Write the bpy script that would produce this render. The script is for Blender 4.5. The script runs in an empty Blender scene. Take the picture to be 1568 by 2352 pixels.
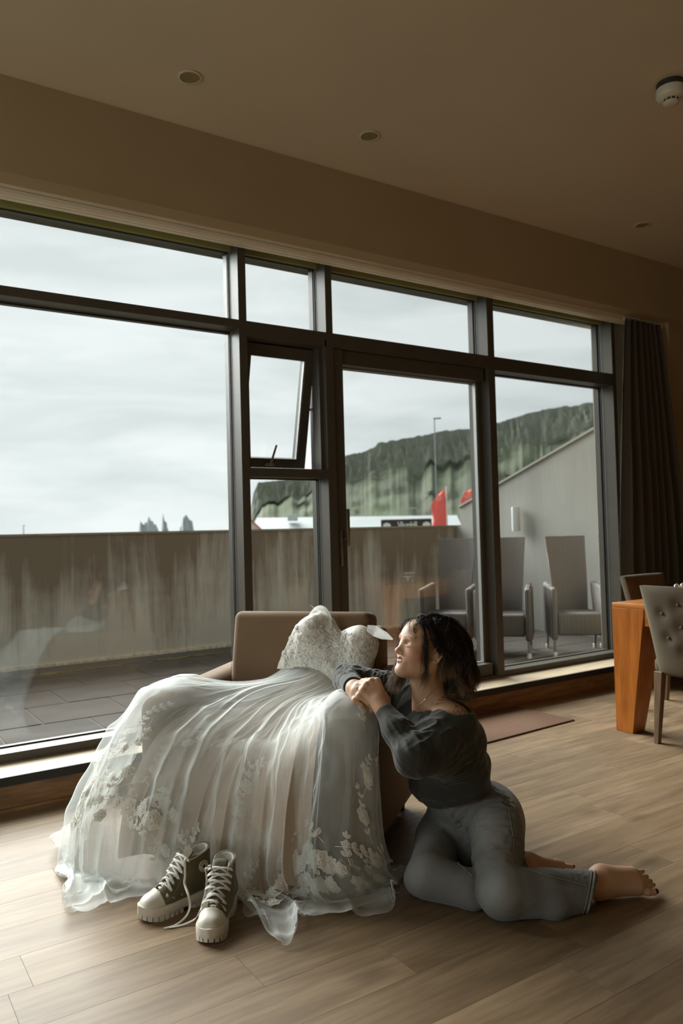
import bpy, bmesh, math, random
import numpy as np
from mathutils import Vector, Matrix

# ------------------------------------------------------------------ camera, sky, sun, exposure
SC = bpy.context.scene
COL = SC.collection
rng = np.random.default_rng(7)
random.seed(7)

EYE = Vector((0.0, 0.0, 1.22))
cam_d = bpy.data.cameras.new('camera')
cam = bpy.data.objects.new('camera', cam_d)
COL.objects.link(cam)
SC.camera = cam
YAW, PITCH, ROLL = 0.5820026, 0.0290440, -0.0266313
_F = Vector((math.sin(YAW) * math.cos(PITCH), math.cos(YAW) * math.cos(PITCH), math.sin(PITCH)))
_R = Vector((math.cos(YAW), -math.sin(YAW), 0))
_U = _R.cross(_F)
_R2 = math.cos(ROLL) * _R + math.sin(ROLL) * _U
_U2 = -math.sin(ROLL) * _R + math.cos(ROLL) * _U
cam.matrix_world = Matrix(((_R2.x, _U2.x, -_F.x, EYE.x), (_R2.y, _U2.y, -_F.y, EYE.y), (_R2.z, _U2.z, -_F.z, EYE.z), (0, 0, 0, 1)))
cam_d.sensor_fit = 'VERTICAL'
cam_d.sensor_height = 36.0
cam_d.sensor_width = 24.0
cam_d.lens = 1756.44 / 2352 * 36.0
cam_d.clip_start = 0.05
cam_d.clip_end = 6000
cam_d.dof.use_dof = True
cam_d.dof.focus_distance = 2.75
cam_d.dof.aperture_fstop = 3.2

world = bpy.data.worlds.new('overcast_sky')
SC.world = world
world.use_nodes = True
wn, wl = world.node_tree.nodes, world.node_tree.links
wn.clear()
w_out = wn.new('ShaderNodeOutputWorld')
w_bg = wn.new('ShaderNodeBackground')
w_tc = wn.new('ShaderNodeTexCoord')
w_map = wn.new('ShaderNodeMapping')
w_map.inputs['Scale'].default_value = (1.5, 1.5, 8.0)
w_noise = wn.new('ShaderNodeTexNoise')
w_noise.inputs['Scale'].default_value = 2.3
w_noise.inputs['Detail'].default_value = 5
w_noise.inputs['Roughness'].default_value = 0.5
w_noise.inputs['Distortion'].default_value = 0.4
w_ramp = wn.new('ShaderNodeValToRGB')
w_ramp.color_ramp.elements[0].position = 0.36
w_ramp.color_ramp.elements[0].color = (0.68, 0.735, 0.745, 1)
w_ramp.color_ramp.elements[1].position = 0.64
w_ramp.color_ramp.elements[1].color = (0.90, 0.945, 0.95, 1)
# a broad glow of thin cloud around the hidden sun
w_dot = wn.new('ShaderNodeVectorMath'); w_dot.operation = 'DOT_PRODUCT'
SUN_FROM = Vector((-0.10, 0.82, 0.54)).normalized()
GLOW = Vector((0.20, 0.97, 0.09)).normalized()
w_dot.inputs[1].default_value = GLOW
w_glow = wn.new('ShaderNodeMapRange')
w_glow.interpolation_type = 'SMOOTHSTEP'
w_glow.inputs['From Min'].default_value = 0.86
w_glow.inputs['From Max'].default_value = 1.0
w_glow.inputs['To Min'].default_value = 0.0
w_glow.inputs['To Max'].default_value = 0.20
w_add = wn.new('ShaderNodeMixRGB'); w_add.blend_type = 'ADD'; w_add.inputs['Fac'].default_value = 1
wl.new(w_tc.outputs['Generated'], w_map.inputs['Vector'])
wl.new(w_map.outputs['Vector'], w_noise.inputs['Vector'])
wl.new(w_noise.outputs['Fac'], w_ramp.inputs['Fac'])
wl.new(w_tc.outputs['Generated'], w_dot.inputs[0])
wl.new(w_dot.outputs['Value'], w_glow.inputs['Value'])
wl.new(w_ramp.outputs['Color'], w_add.inputs['Color1'])
wl.new(w_glow.outputs['Result'], w_add.inputs['Color2'])
wl.new(w_add.outputs['Color'], w_bg.inputs['Color'])
w_bg.inputs['Strength'].default_value = 1.0
wl.new(w_bg.outputs['Background'], w_out.inputs['Surface'])

sun_d = bpy.data.lights.new('veiled_sun', 'SUN')
sun_d.energy = 12.5
sun_d.angle = math.radians(50)
sun_d.color = (1.0, 1.0, 0.985)
sun = bpy.data.objects.new('veiled_sun', sun_d)
COL.objects.link(sun)
sun.rotation_euler = SUN_FROM.to_track_quat('Z', 'Y').to_euler()

# added fill light behind an invented end-wall window, to brighten the room
fill_d = bpy.data.lights.new('end_wall_fill', 'AREA')
fill_d.shape = 'RECTANGLE'; fill_d.size = 4.2; fill_d.size_y = 2.7
fill_d.energy = 105
fill_d.color = (0.93, 1.0, 1.0)
fill = bpy.data.objects.new('end_wall_fill', fill_d)
COL.objects.link(fill)
fill.location = (-4.36, 1.7, 1.6)
fill.rotation_euler = (0, math.radians(-90), 0)

SC.view_settings.view_transform = 'Standard'
SC.view_settings.look = 'None'
SC.view_settings.gamma = 1.0
SC.view_settings.use_curve_mapping = False
SC.view_settings.exposure = 0.0
try:
    SC.cycles.max_bounces = 10
    SC.cycles.diffuse_bounces = 5
    SC.cycles.glossy_bounces = 4
    SC.cycles.transmission_bounces = 6
    SC.cycles.transparent_max_bounces = 40
    SC.cycles.caustics_reflective = False
    SC.cycles.caustics_refractive = False
except Exception:
    pass


# ------------------------------------------------------------------ helpers
def lin(r, g, b):
    f = lambda c: (c / 255 / 12.92) if c / 255 <= 0.04045 else ((c / 255 + 0.055) / 1.055) ** 2.4
    return (f(r), f(g), f(b))


def tag(o, label=None, cat=None, group=None, kind=None):
    if label: o['label'] = label
    if cat: o['category'] = cat
    if group: o['group'] = group
    if kind: o['kind'] = kind
    return o


def empty(name, loc=(0, 0, 0), rz=0.0, parent=None):
    o = bpy.data.objects.new(name, None)
    COL.objects.link(o)
    o.location = loc
    o.rotation_euler = (0, 0, rz)
    o.empty_display_size = 0.05
    if parent: o.parent = parent
    return o


class MB:
    """collects shapes and links them as ONE mesh object"""
    def __init__(s):
        s.v, s.f = [], []

    def add(s, verts, faces):
        b = len(s.v)
        s.v.extend([tuple(map(float, p)) for p in verts])
        s.f.extend([tuple(int(i) + b for i in f) for f in faces])
        return s

    def box(s, x0, x1, y0, y1, z0, z1):
        v = [(x, y, z) for x in (x0, x1) for y in (y0, y1) for z in (z0, z1)]
        return s.add(v, [(0, 1, 3, 2), (4, 6, 7, 5), (0, 4, 5, 1), (2, 3, 7, 6), (0, 2, 6, 4), (1, 5, 7, 3)])

    def hexa(s, bottom, top):
        v = list(bottom) + list(top)
        return s.add(v, [(3, 2, 1, 0), (4, 5, 6, 7), (0, 1, 5, 4), (1, 2, 6, 5), (2, 3, 7, 6), (3, 0, 4, 7)])

    def rbox(s, x0, x1, y0, y1, z0, z1, r=0.01, seg=3, mat=None):
        bm = bmesh.new()
        bmesh.ops.create_cube(bm, size=1)
        for v in bm.verts:
            v.co = Vector(((x0 + x1) / 2 + v.co.x * (x1 - x0), (y0 + y1) / 2 + v.co.y * (y1 - y0), (z0 + z1) / 2 + v.co.z * (z1 - z0)))
        r = min(r, 0.49 * min(x1 - x0, y1 - y0, z1 - z0))
        bmesh.ops.bevel(bm, geom=bm.edges[:], offset=r, segments=seg, profile=0.5, affect='EDGES')
        return s.bm(bm, mat)

    def rhexa(s, bottom, top, r=0.01, seg=3):
        bm = bmesh.new()
        vs = [bm.verts.new(p) for p in list(bottom) + list(top)]
        for f in [(3, 2, 1, 0), (4, 5, 6, 7), (0, 1, 5, 4), (1, 2, 6, 5), (2, 3, 7, 6), (3, 0, 4, 7)]:
            bm.faces.new([vs[i] for i in f])
        bmesh.ops.recalc_face_normals(bm, faces=bm.faces[:])
        bmesh.ops.bevel(bm, geom=bm.edges[:], offset=r, segments=seg, profile=0.5, affect='EDGES')
        return s.bm(bm)

    def bm(s, bm, mat=None):
        bm.verts.index_update()
        vs = [(mat @ v.co) if mat else v.co.copy() for v in bm.verts]
        s.add(vs, [[v.index for v in f.verts] for f in bm.faces])
        bm.free()
        return s

    def tube(s, pts, radii, n=10, cap=True, flat=None):
        pts = [Vector(p) for p in pts]
        if not hasattr(radii, '__len__'): radii = [radii] * len(pts)
        rings = []
        up = Vector((0, 0, 1)) if flat is None else Vector(flat[1])
        prev = None
        for i, p in enumerate(pts):
            t = (pts[min(i + 1, len(pts) - 1)] - pts[max(i - 1, 0)]).normalized()
            if prev is None:
                a = t.cross(up)
                if a.length < 1e-4: a = t.cross(Vector((1, 0, 0)))
            else:
                a = prev - t * prev.dot(t)
                if flat is not None:
                    a2 = t.cross(up)
                    if a2.length > 1e-3: a = a2
            a.normalize()
            b = t.cross(a)
            prev = a
            k = 1.0 if flat is None else flat[0]
            rings.append([p + a * math.cos(2 * math.pi * j / n) * radii[i] + b * math.sin(2 * math.pi * j / n) * radii[i] * k for j in range(n)])
        v = [q for r in rings for q in r]
        f = [(i * n + j, i * n + (j + 1) % n, (i + 1) * n + (j + 1) % n, (i + 1) * n + j) for i in range(len(pts) - 1) for j in range(n)]
        if cap:
            f.append(tuple(reversed(range(n))))
            f.append(tuple((len(pts) - 1) * n + j for j in range(n)))
        return s.add(v, f)

    def lathe(s, prof, n=24, at=(0, 0, 0), axis='z', cap=True):
        v = []
        for r, h in prof:
            for j in range(n):
                a = 2 * math.pi * j / n
                p = (r * math.cos(a), r * math.sin(a), h)
                if axis == 'y': p = (p[0], p[2], p[1])
                if axis == 'x': p = (p[2], p[0], p[1])
                v.append((p[0] + at[0], p[1] + at[1], p[2] + at[2]))
        f = [(i * n + j, i * n + (j + 1) % n, (i + 1) * n + (j + 1) % n, (i + 1) * n + j) for i in range(len(prof) - 1) for j in range(n)]
        if cap:
            f.append(tuple(range(n)))
            f.append(tuple((len(prof) - 1) * n + j for j in reversed(range(n))))
        return s.add(v, f)

    def grid(s, P, closed=False):
        P = np.asarray(P)
        a, b = P.shape[:2]
        f = []
        for i in range(a - 1):
            for j in range(b if closed else b - 1):
                k = (j + 1) % b
                f.append((i * b + j, i * b + k, (i + 1) * b + k, (i + 1) * b + j))
        return s.add(P.reshape(-1, 3), f)

    def build(s, name, mat, parent=None, smooth=None, loc=None):
        me = bpy.data.meshes.new(name)
        me.from_pydata(s.v, [], s.f)
        me.validate()
        bm = bmesh.new(); bm.from_mesh(me)
        bmesh.ops.recalc_face_normals(bm, faces=bm.faces[:])
        bm.to_mesh(me); bm.free()
        if smooth is not None:
            me.polygons.foreach_set('use_smooth', [True] * len(me.polygons))
            me.set_sharp_from_angle(angle=math.radians(smooth))
        o = bpy.data.objects.new(name, me)
        COL.objects.link(o)
        if mat is not None:
            for m in (mat if isinstance(mat, (list, tuple)) else [mat]): me.materials.append(m)
        if parent: o.parent = parent
        if loc is not None: o.location = loc
        return o


def copy_tree(o, parent=None):
    c = o.copy()
    COL.objects.link(c)
    c.parent = parent
    for ch in list(o.children): copy_tree(ch, c)
    return c


def pure_mesh(name, V, F, mat, parent=None, smooth=True, tris=False):
    """fast numpy mesh (quads, or triangles)"""
    V = np.asarray(V, np.float32); F = np.asarray(F, np.int32)
    k = F.shape[1]
    me = bpy.data.meshes.new(name)
    me.vertices.add(len(V)); me.vertices.foreach_set('co', V.ravel())
    me.loops.add(F.size); me.loops.foreach_set('vertex_index', F.ravel())
    me.polygons.add(len(F))
    me.polygons.foreach_set('loop_start', np.arange(len(F), dtype=np.int32) * k)
    me.update(calc_edges=True)
    if smooth: me.polygons.foreach_set('use_smooth', [True] * len(F))
    if mat is not None: me.materials.append(mat)
    o = bpy.data.objects.new(name, me)
    COL.objects.link(o)
    if parent: o.parent = parent
    return o


# ------------------------------------------------------------------ materials
class NT:
    def __init__(s, name):
        s.m = bpy.data.materials.new(name)
        s.m.use_nodes = True
        s.n, s.l = s.m.node_tree.nodes, s.m.node_tree.links
        s.bsdf = s.n['Principled BSDF']
        s.out = s.n['Material Output']

    def node(s, t, **kw):
        n = s.n.new(t)
        for k, v in kw.items():
            if k in n.inputs: n.inputs[k].default_value = v
            else: setattr(n, k, v)
        return n

    def link(s, a, b): s.l.new(a, b)

    def coords(s, scale=(1, 1, 1), kind='Object'):
        tc = s.node('ShaderNodeTexCoord'); mp = s.node('ShaderNodeMapping')
        mp.inputs['Scale'].default_value = scale
        s.link(tc.outputs[kind], mp.inputs['Vector'])
        return mp

    def noise(s, vec, scale, detail=3, rough=0.5, dist=0.0):
        n = s.node('ShaderNodeTexNoise')
        n.inputs['Scale'].default_value = scale; n.inputs['Detail'].default_value = detail
        n.inputs['Roughness'].default_value = rough; n.inputs['Distortion'].default_value = dist
        s.link(vec.outputs[0], n.inputs['Vector'])
        return n

    def ramp(s, fac, stops):
        r = s.node('ShaderNodeValToRGB')
        e = r.color_ramp.elements
        while len(e) < len(stops): e.new(0.5)
        for i, (p, c) in enumerate(stops):
            e[i].position = p; e[i].color = (*c[:3], 1)
        s.link(fac, r.inputs['Fac'])
        return r

    def mix(s, a, b, fac, blend='MIX'):
        m = s.node('ShaderNodeMixRGB'); m.blend_type = blend
        for sock, val in ((m.inputs['Fac'], fac), (m.inputs['Color1'], a), (m.inputs['Color2'], b)):
            if hasattr(val, 'is_linked') or hasattr(val, 'links'): s.link(val, sock)
            elif isinstance(val, (int, float)): sock.default_value = val
            else: sock.default_value = (*val[:3], 1)
        return m

    def bump(s, h, strength=0.2, dist=0.002):
        b = s.node('ShaderNodeBump')
        b.inputs['Strength'].default_value = strength; b.inputs['Distance'].default_value = dist
        s.link(h, b.inputs['Height'])
        s.link(b.outputs['Normal'], s.bsdf.inputs['Normal'])
        return b

    def set(s, color=None, rough=None, metal=None, spec=None, sheen=None, trans=None):
        i = s.bsdf.inputs
        if color is not None:
            if hasattr(color, 'links'): s.link(color, i['Base Color'])
            else: i['Base Color'].default_value = (*color[:3], 1)
        if rough is not None: i['Roughness'].default_value = rough
        if metal is not None: i['Metallic'].default_value = metal
        if spec is not None: i['Specular IOR Level'].default_value = spec
        if sheen is not None: i['Sheen Weight'].default_value = sheen; i['Sheen Roughness'].default_value = 0.5
        return s


def plain(name, color, rough=0.6, metal=0.0, var=0.12, scale=6.0, bump=0.0, bscale=60, spec=0.5, sheen=None):
    t = NT(name)
    c = t.coords()
    n = t.noise(c, scale, 4, 0.55)
    a = tuple(x * (1 - var) for x in color); b = tuple(min(1, x * (1 + var)) for x in color)
    r = t.ramp(n.outputs['Fac'], [(0.3, a), (0.7, b)])
    t.set(r.outputs['Color'], rough, metal, spec, sheen)
    if bump:
        n2 = t.noise(c, bscale, 4, 0.6)
        t.bump(n2.outputs['Fac'], bump)
    return t.m


def wood(name, dark, mid, light, grain=(1.0, 11, 11), rough=0.42, bump=0.06, rnd=0.25, kind='Object', knots=True, spec=0.5):
    t = NT(name)
    tc = t.node('ShaderNodeTexCoord')
    oi = t.node('ShaderNodeObjectInfo')
    off = t.node('ShaderNodeVectorMath', operation='SCALE')
    comb = t.node('ShaderNodeCombineXYZ')
    for k in range(3): t.link(oi.outputs['Random'], comb.inputs[k])
    t.link(comb.outputs[0], off.inputs[0]); off.inputs['Scale'].default_value = 37.0
    add = t.node('ShaderNodeVectorMath', operation='ADD')
    t.link(tc.outputs[kind], add.inputs[0]); t.link(off.outputs[0], add.inputs[1])
    mp = t.node('ShaderNodeMapping'); mp.inputs['Scale'].default_value = grain
    t.link(add.outputs[0], mp.inputs['Vector'])
    n1 = t.noise(mp, 1.6, 6, 0.62, 0.9)
    n2 = t.noise(mp, 7.0, 3, 0.6, 0.2)
    r = t.ramp(n1.outputs['Fac'], [(0.28, dark), (0.5, mid), (0.72, light)])
    m1 = t.mix(r.outputs['Color'], (*[0.5 * x for x in dark],), 0.0)
    fr = t.ramp(n2.outputs['Fac'], [(0.35, (0.35, 0.35, 0.35)), (0.6, (0.0, 0.0, 0.0))])
    t.link(fr.outputs['Color'], m1.inputs['Fac'])
    col = m1.outputs['Color']
    if knots:
        vmp = t.node('ShaderNodeMapping'); vmp.inputs['Scale'].default_value = (2.2, 4.6, 4.6)
        t.link(add.outputs[0], vmp.inputs['Vector'])
        vo = t.node('ShaderNodeTexVoronoi'); vo.inputs['Scale'].default_value = 1.0
        t.link(vmp.outputs[0], vo.inputs['Vector'])
        kr = t.ramp(vo.outputs['Distance'], [(0.0, (0.62, 0.62, 0.62)), (0.085, (0.35, 0.35, 0.35)), (0.2, (0, 0, 0))])
        m2 = t.mix(col, tuple(0.4 * x for x in dark), 0.0)
        t.link(kr.outputs['Color'], m2.inputs['Fac'])
        col = m2.outputs['Color']
    hsv = t.node('ShaderNodeHueSaturation')
    mr = t.node('ShaderNodeMapRange')
    mr.inputs['To Min'].default_value = 1 - rnd; mr.inputs['To Max'].default_value = 1 + rnd
    t.link(oi.outputs['Random'], mr.inputs['Value'])
    t.link(mr.outputs['Result'], hsv.inputs['Value'])
    t.link(col, hsv.inputs['Color'])
    t.set(hsv.outputs['Color'], rough, spec=spec)
    if bump: t.bump(n2.outputs['Fac'], bump, 0.001)
    return t.m


def glass_mat(name, tint=(0.94, 0.96, 0.95), boost=1.0):
    t = NT(name)
    t.n.remove(t.bsdf)
    tr = t.node('ShaderNodeBsdfTransparent'); tr.inputs['Color'].default_value = (*tint, 1)
    gl = t.node('ShaderNodeBsdfGlossy'); gl.inputs['Roughness'].default_value = 0.0
    fr = t.node('ShaderNodeFresnel'); ge = t.node('ShaderNodeNewGeometry'); io = t.node('ShaderNodeMapRange')
    io.inputs['To Min'].default_value = 1.5; io.inputs['To Max'].default_value = 1 / 1.5   # the far face is met from inside
    t.link(ge.outputs['Backfacing'], io.inputs['Value']); t.link(io.outputs['Result'], fr.inputs['IOR'])
    ma = t.node('ShaderNodeMath', operation='MULTIPLY'); ma.inputs[1].default_value = boost
    t.link(fr.outputs[0], ma.inputs[0])
    mx = t.node('ShaderNodeMixShader')
    t.link(ma.outputs[0], mx.inputs[0]); t.link(tr.outputs[0], mx.inputs[1]); t.link(gl.outputs[0], mx.inputs[2])
    t.link(mx.outputs[0], t.out.inputs['Surface'])
    return t.m


M = {}
M['wall'] = plain('wall_paint', (0.40, 0.305, 0.180), 0.75, var=0.03, scale=2, bump=0.03, bscale=220)
M['ceiling'] = plain('ceiling_paint', (0.56, 0.475, 0.345), 0.75, var=0.03, scale=1.5, bump=0.04, bscale=260)
M['white_trim'] = plain('white_lacquered_trim', (0.80, 0.72, 0.58), 0.4, var=0.04)
M['olive'] = plain('olive_board', (0.34, 0.33, 0.12), 0.5, var=0.05)
M['frame'] = plain('dark_anodised_frame', (0.080, 0.070, 0.055), 0.42, metal=0.0, var=0.08, spec=0.35)
M['gasket'] = plain('black_gasket', (0.012, 0.011, 0.01), 0.6)
M['alu'] = plain('bright_aluminium', (0.36, 0.37, 0.36), 0.45, metal=0.5, var=0.05)
M['bronze'] = plain('brushed_handle_metal', (0.30, 0.26, 0.20), 0.35, metal=0.9, var=0.05)
M['glass'] = glass_mat('window_glass', boost=1.1)
M['floor'] = wood('oak_floor_planks', (0.155, 0.096, 0.050), (0.225, 0.152, 0.086), (0.295, 0.210, 0.128), (0.6, 6, 6), rough=0.50, rnd=0.14, spec=0.25)
M['board'] = wood('oak_kickboard', (0.12, 0.058, 0.018), (0.24, 0.125, 0.045), (0.33, 0.185, 0.075), (0.9, 9, 9), rough=0.45, rnd=0.10)
M['sill'] = wood('pale_oak_sill', (0.40, 0.31, 0.20), (0.55, 0.44, 0.30), (0.66, 0.55, 0.40), (0.8, 12, 12), rough=0.4, rnd=0.03, knots=False)


def concrete(name, base, stain, top_z, streak=1.0):
    t = NT(name)
    c = t.coords((1, 1, 1))
    big = t.noise(c, 0.9, 5, 0.6)
    stc = t.coords((2.1, 2.1, 0.13))
    st = t.noise(stc, 1.4, 7, 0.74, 0.5)
    fine = t.noise(c, 30, 4, 0.6)
    sep = t.node('ShaderNodeSeparateXYZ'); tc = t.node('ShaderNodeTexCoord')
    t.link(tc.outputs['Object'], sep.inputs[0])
    # rain streaks hang from the top edge: more of them near the top
    zr = t.node('ShaderNodeMapRange')
    zr.inputs['From Min'].default_value = top_z - 1.15; zr.inputs['From Max'].default_value = top_z
    zr.inputs['To Min'].default_value = -0.12; zr.inputs['To Max'].default_value = 0.20
    t.link(sep.outputs[2], zr.inputs['Value'])
    sm = t.node('ShaderNodeMath', operation='ADD')
    t.link(st.outputs['Fac'], sm.inputs[0]); t.link(zr.outputs['Result'], sm.inputs[1])
    sm2 = t.node('ShaderNodeMath', operation='MULTIPLY_ADD')
    t.link(big.outputs['Fac'], sm2.inputs[0]); sm2.inputs[1].default_value = 0.55; t.link(sm.outputs[0], sm2.inputs[2])
    r = t.ramp(sm2.outputs[0], [(0.68, (0, 0, 0)), (0.93, (streak, streak, streak))])
    b = t.ramp(big.outputs['Fac'], [(0.3, tuple(0.86 * x for x in base)), (0.7, tuple(1.1 * x for x in base))])
    m = t.mix(b.outputs['Color'], stain, 0.0)
    t.link(r.outputs['Color'], m.inputs['Fac'])
    t.set(m.outputs['Color'], 0.85)
    t.bump(fine.outputs['Fac'], 0.25, 0.003)
    return t.m


M['parapet'] = concrete('streaked_concrete', (0.56, 0.52, 0.45), (0.20, 0.150, 0.102), 1.30)
M['side_concrete'] = concrete('pale_side_concrete', (0.35, 0.345, 0.315), (0.23, 0.215, 0.185), 2.3, 0.5)
M['coping'] = plain('concrete_coping', (0.27, 0.22, 0.16), 0.8, var=0.2, bump=0.2)
M['terrace'] = plain('damp_terrace_slab', (0.046, 0.035, 0.026), 0.85, var=0.30, scale=3.5, bump=0.15, bscale=90)
M['terrace_base'] = plain('terrace_joint', (0.030, 0.026, 0.022), 0.7)
M['moss'] = plain('ochre_moss', (0.16, 0.12, 0.03), 0.9, var=0.3, scale=30, bump=0.5)
M['pale_line'] = plain('chipped_pale_paint', (0.60, 0.50, 0.38), 0.8, var=0.35, scale=25)


# ------------------------------------------------------------------ the room
def S(name, mb, m, parent=None, label=None, smooth=None):
    o = mb.build(name, m, parent, smooth)
    o['kind'] = 'structure'
    if label: o['label'] = label
    return o


floor = S('floor', MB().box(-4.3, 9.8, -3.2, 4.3, -0.25, -0.004), M['floor'], label='oak plank floor of the room, brown with pale sheen by the window')
PW, PL = 0.19, 1.19
pm = MB().box(-PL / 2 + 0.0005, PL / 2 - 0.0005, -PW / 2 + 0.0005, PW / 2 - 0.0005, -0.004, 0.0)
proto = pm.build('plank', M['floor'], floor)
joint = {0: 0.33, 1: 0.10, 2: 1.33, 3: 0.62, 4: 0.958, 5: 0.375, 6: 0.80, 7: 0.15}
first = True
for k in range(-3, 14):
    y = 1.322 - 0.19 * 1 + PW * k + PW / 2
    off = {0: 1.02, 1: 1.69, 2: 0.62, 3: 1.33, 4: 0.958, 5: 0.375}.get(k - 0, (k * 0.47) % PL)
    for j in range(-2, 8):
        x = (off % PL) + PL * j + PL / 2
        if x < -1.3 or x > 8.2 or y > 3.80: continue
        if first: p = proto; first = False
        else:
            p = proto.copy(); COL.objects.link(p); p.parent = floor
        p.location = (x, y, 0)

S('ceiling', MB().box(-4.3, 9.8, -3.2, 4.3, 3.42, 3.65), M['ceiling'], label='plain beige ceiling with round downlights')
S('wall_window', MB().box(-4.3, 9.8, 3.79, 3.97, 2.955, 3.42).box(-4.3, 9.8, 3.97, 4.26, 3.06, 3.42), M['wall'], label='deep beige beam above the window wall')
S('wall_right', MB().box(5.93, 9.8, 3.86, 4.26, 0, 2.955), M['wall'], label='beige wall beside the curtain')
S('wall_reveal', MB().box(5.42, 5.93, 4.06, 4.26, 0, 3.06), M['white_trim'], label='pale reveal between the last window post and the curtain')
S('wall_back', MB().box(-4.3, 9.8, -3.2, -3.0, 0, 3.42), M['wall'], label='beige back wall behind the viewer')
S('wall_left', MB().box(-4.3, -4.1, -3.0, -0.4, 0, 3.42).box(-4.3, -4.1, 3.8, 4.26, 0, 3.42).box(-4.3, -4.1, -0.4, 3.8, 0, 0.25).box(-4.3, -4.1, -0.4, 3.8, 2.95, 3.42), M['wall'], label='beige end wall opened for the added window')
S('wall_far', MB().box(9.6, 9.8, -3.0, 3.86, 0, 3.42), M['wall'], label='beige end wall beyond the dining table')
trk = MB().box(-4.1, 5.93, 3.915, 3.985, 2.935, 2.955).box(-4.1, 5.93, 3.922, 3.945, 2.905, 2.935).box(-4.1, 5.93, 3.955, 3.985, 2.905, 2.935)
trk.box(-4.1, 5.93, 3.915, 3.99, 2.915, 2.937)
S('trim_1', trk, M['white_trim'], label='white double curtain track under the beam')
S('trim_2', MB().box(-4.1, 5.93, 4.11, 4.16, 2.925, 3.06), M['olive'], label='olive board closing the window head')
# sill, its dark edge and the kickboards
S('trim_3', MB().box(-4.1, 5.93, 3.785, 4.26, 0.128, 0.158), M['sill'], label='pale oak window sill')
S('trim_4', MB().box(-4.1, 5.93, 3.772, 3.786, 0.118, 0.159), M['gasket'], label='dark metal edge of the window sill')
base = S('baseboard_window', MB().box(-4.1, 5.93, 3.815, 4.26, 0.0, 0.128), M['board'], label='oak boards closing the step under the window sill')
x = -4.09
bl = [1.6, 1.35, 1.12, 1.75, 1.2, 1.731, 1.27]
for L_ in bl:
    S('plank', MB().rbox(x + 0.001, min(x + L_, 5.93) - 0.001, 3.79, 3.815, 0.014, 0.118, 0.001, 1), M['board'], base)
    x += L_
S('batten', MB().box(-4.1, 5.93, 3.778, 3.815, 0.0, 0.014), M['board'], base)

# ------------------------------------------------------------------ window wall
YF, YB, YG = 4.02, 4.20, 4.155


def post(par, x0, x1, z0, z1, name='mullion'):
    mb = MB().box(x0, x1, YF, 4.13, z0, z1).box(x0 + 0.004, x1 - 0.004, 4.13, 4.142, z0, z1).box(x0, x1, 4.17, YB + 0.02, z0, z1)
    o = S(name, mb, M['frame'], par)
    return o


def rail(par, x0, x1, z0, z1, name='transom', y0=YF, y1=YB):
    return S(name, MB().box(x0, x1, y0, y1, z0, z1), M['frame'], par)


def pane(par, x0, x1, z0, z1):
    o = S('pane', MB().box(x0 - 0.012, x1 + 0.012, YG - 0.012, YG + 0.012, z0 - 0.012, z1 + 0.012), M['glass'], par)
    g = MB()
    for a, b, c, d in ((x0, x0 + 0.007, z0, z1), (x1 - 0.007, x1, z0, z1), (x0, x1, z0, z0 + 0.007), (x0, x1, z1 - 0.007, z1)):
        g.box(a, b, YG - 0.017, YG - 0.010, c, d)
    S('gasket', g, M['gasket'], o)
    gl = MB()
    gl.box(x1 - 0.0015, x1, YG - 0.03, YG - 0.018, z0, z1)
    S('glazing_bead', gl, M['alu'], o)
    return o


def window(n, label):
    w = empty(f'window_{n}')
    w['kind'] = 'structure'; w['label'] = label
    return w


w1 = window(1, 'wide fixed window onto the terrace, sky and sea stacks')
post(w1, -0.99, -0.94, 0.158, 3.06); post(w1, 1.962, 2.013, 0.158, 3.06)
rail(w1, -0.94, 1.962, 2.442, 2.49); rail(w1, -0.94, 1.962, 0.158, 0.203, 'bottom_rail'); rail(w1, -0.94, 1.962, 2.925, 2.955, 'head_rail', 4.16)
pane(w1, -0.94, 1.962, 2.49, 2.925); pane(w1, -0.94, 1.962, 0.203, 2.442)
w0 = window(2, 'next fixed window along the same wall')
post(w0, -4.1, -4.05, 0.158, 3.06)
rail(w0, -4.05, -0.99, 2.442, 2.49); rail(w0, -4.05, -0.99, 0.158, 0.203, 'bottom_rail'); rail(w0, -4.05, -0.99, 2.925, 2.955, 'head_rail', 4.16)
pane(w0, -4.05, -0.99, 2.49, 2.925); pane(w0, -4.05, -0.99, 0.203, 2.442)

w2 = window(3, 'narrow window with a small sash tilted open')
post(w2, 2.565, 2.615, 2.442, 3.06); post(w2, 2.555, 2.615, 0.158, 2.442)
rail(w2, 2.013, 2.565, 2.40, 2.49); rail(w2, 2.013, 2.565, 0.158, 0.203, 'bottom_rail'); rail(w2, 2.013, 2.565, 2.925, 2.955, 'head_rail', 4.16)
rail(w2, 2.013, 2.555, 1.572, 1.625); rail(w2, 2.013, 2.040, 1.625, 2.40, 'jamb', 4.06, 4.15); rail(w2, 2.530, 2.555, 1.625, 2.40, 'jamb', 4.06, 4.15)
pane(w2, 2.013, 2.565, 2.49, 2.925); pane(w2, 2.013, 2.555, 0.203, 1.572)
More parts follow.
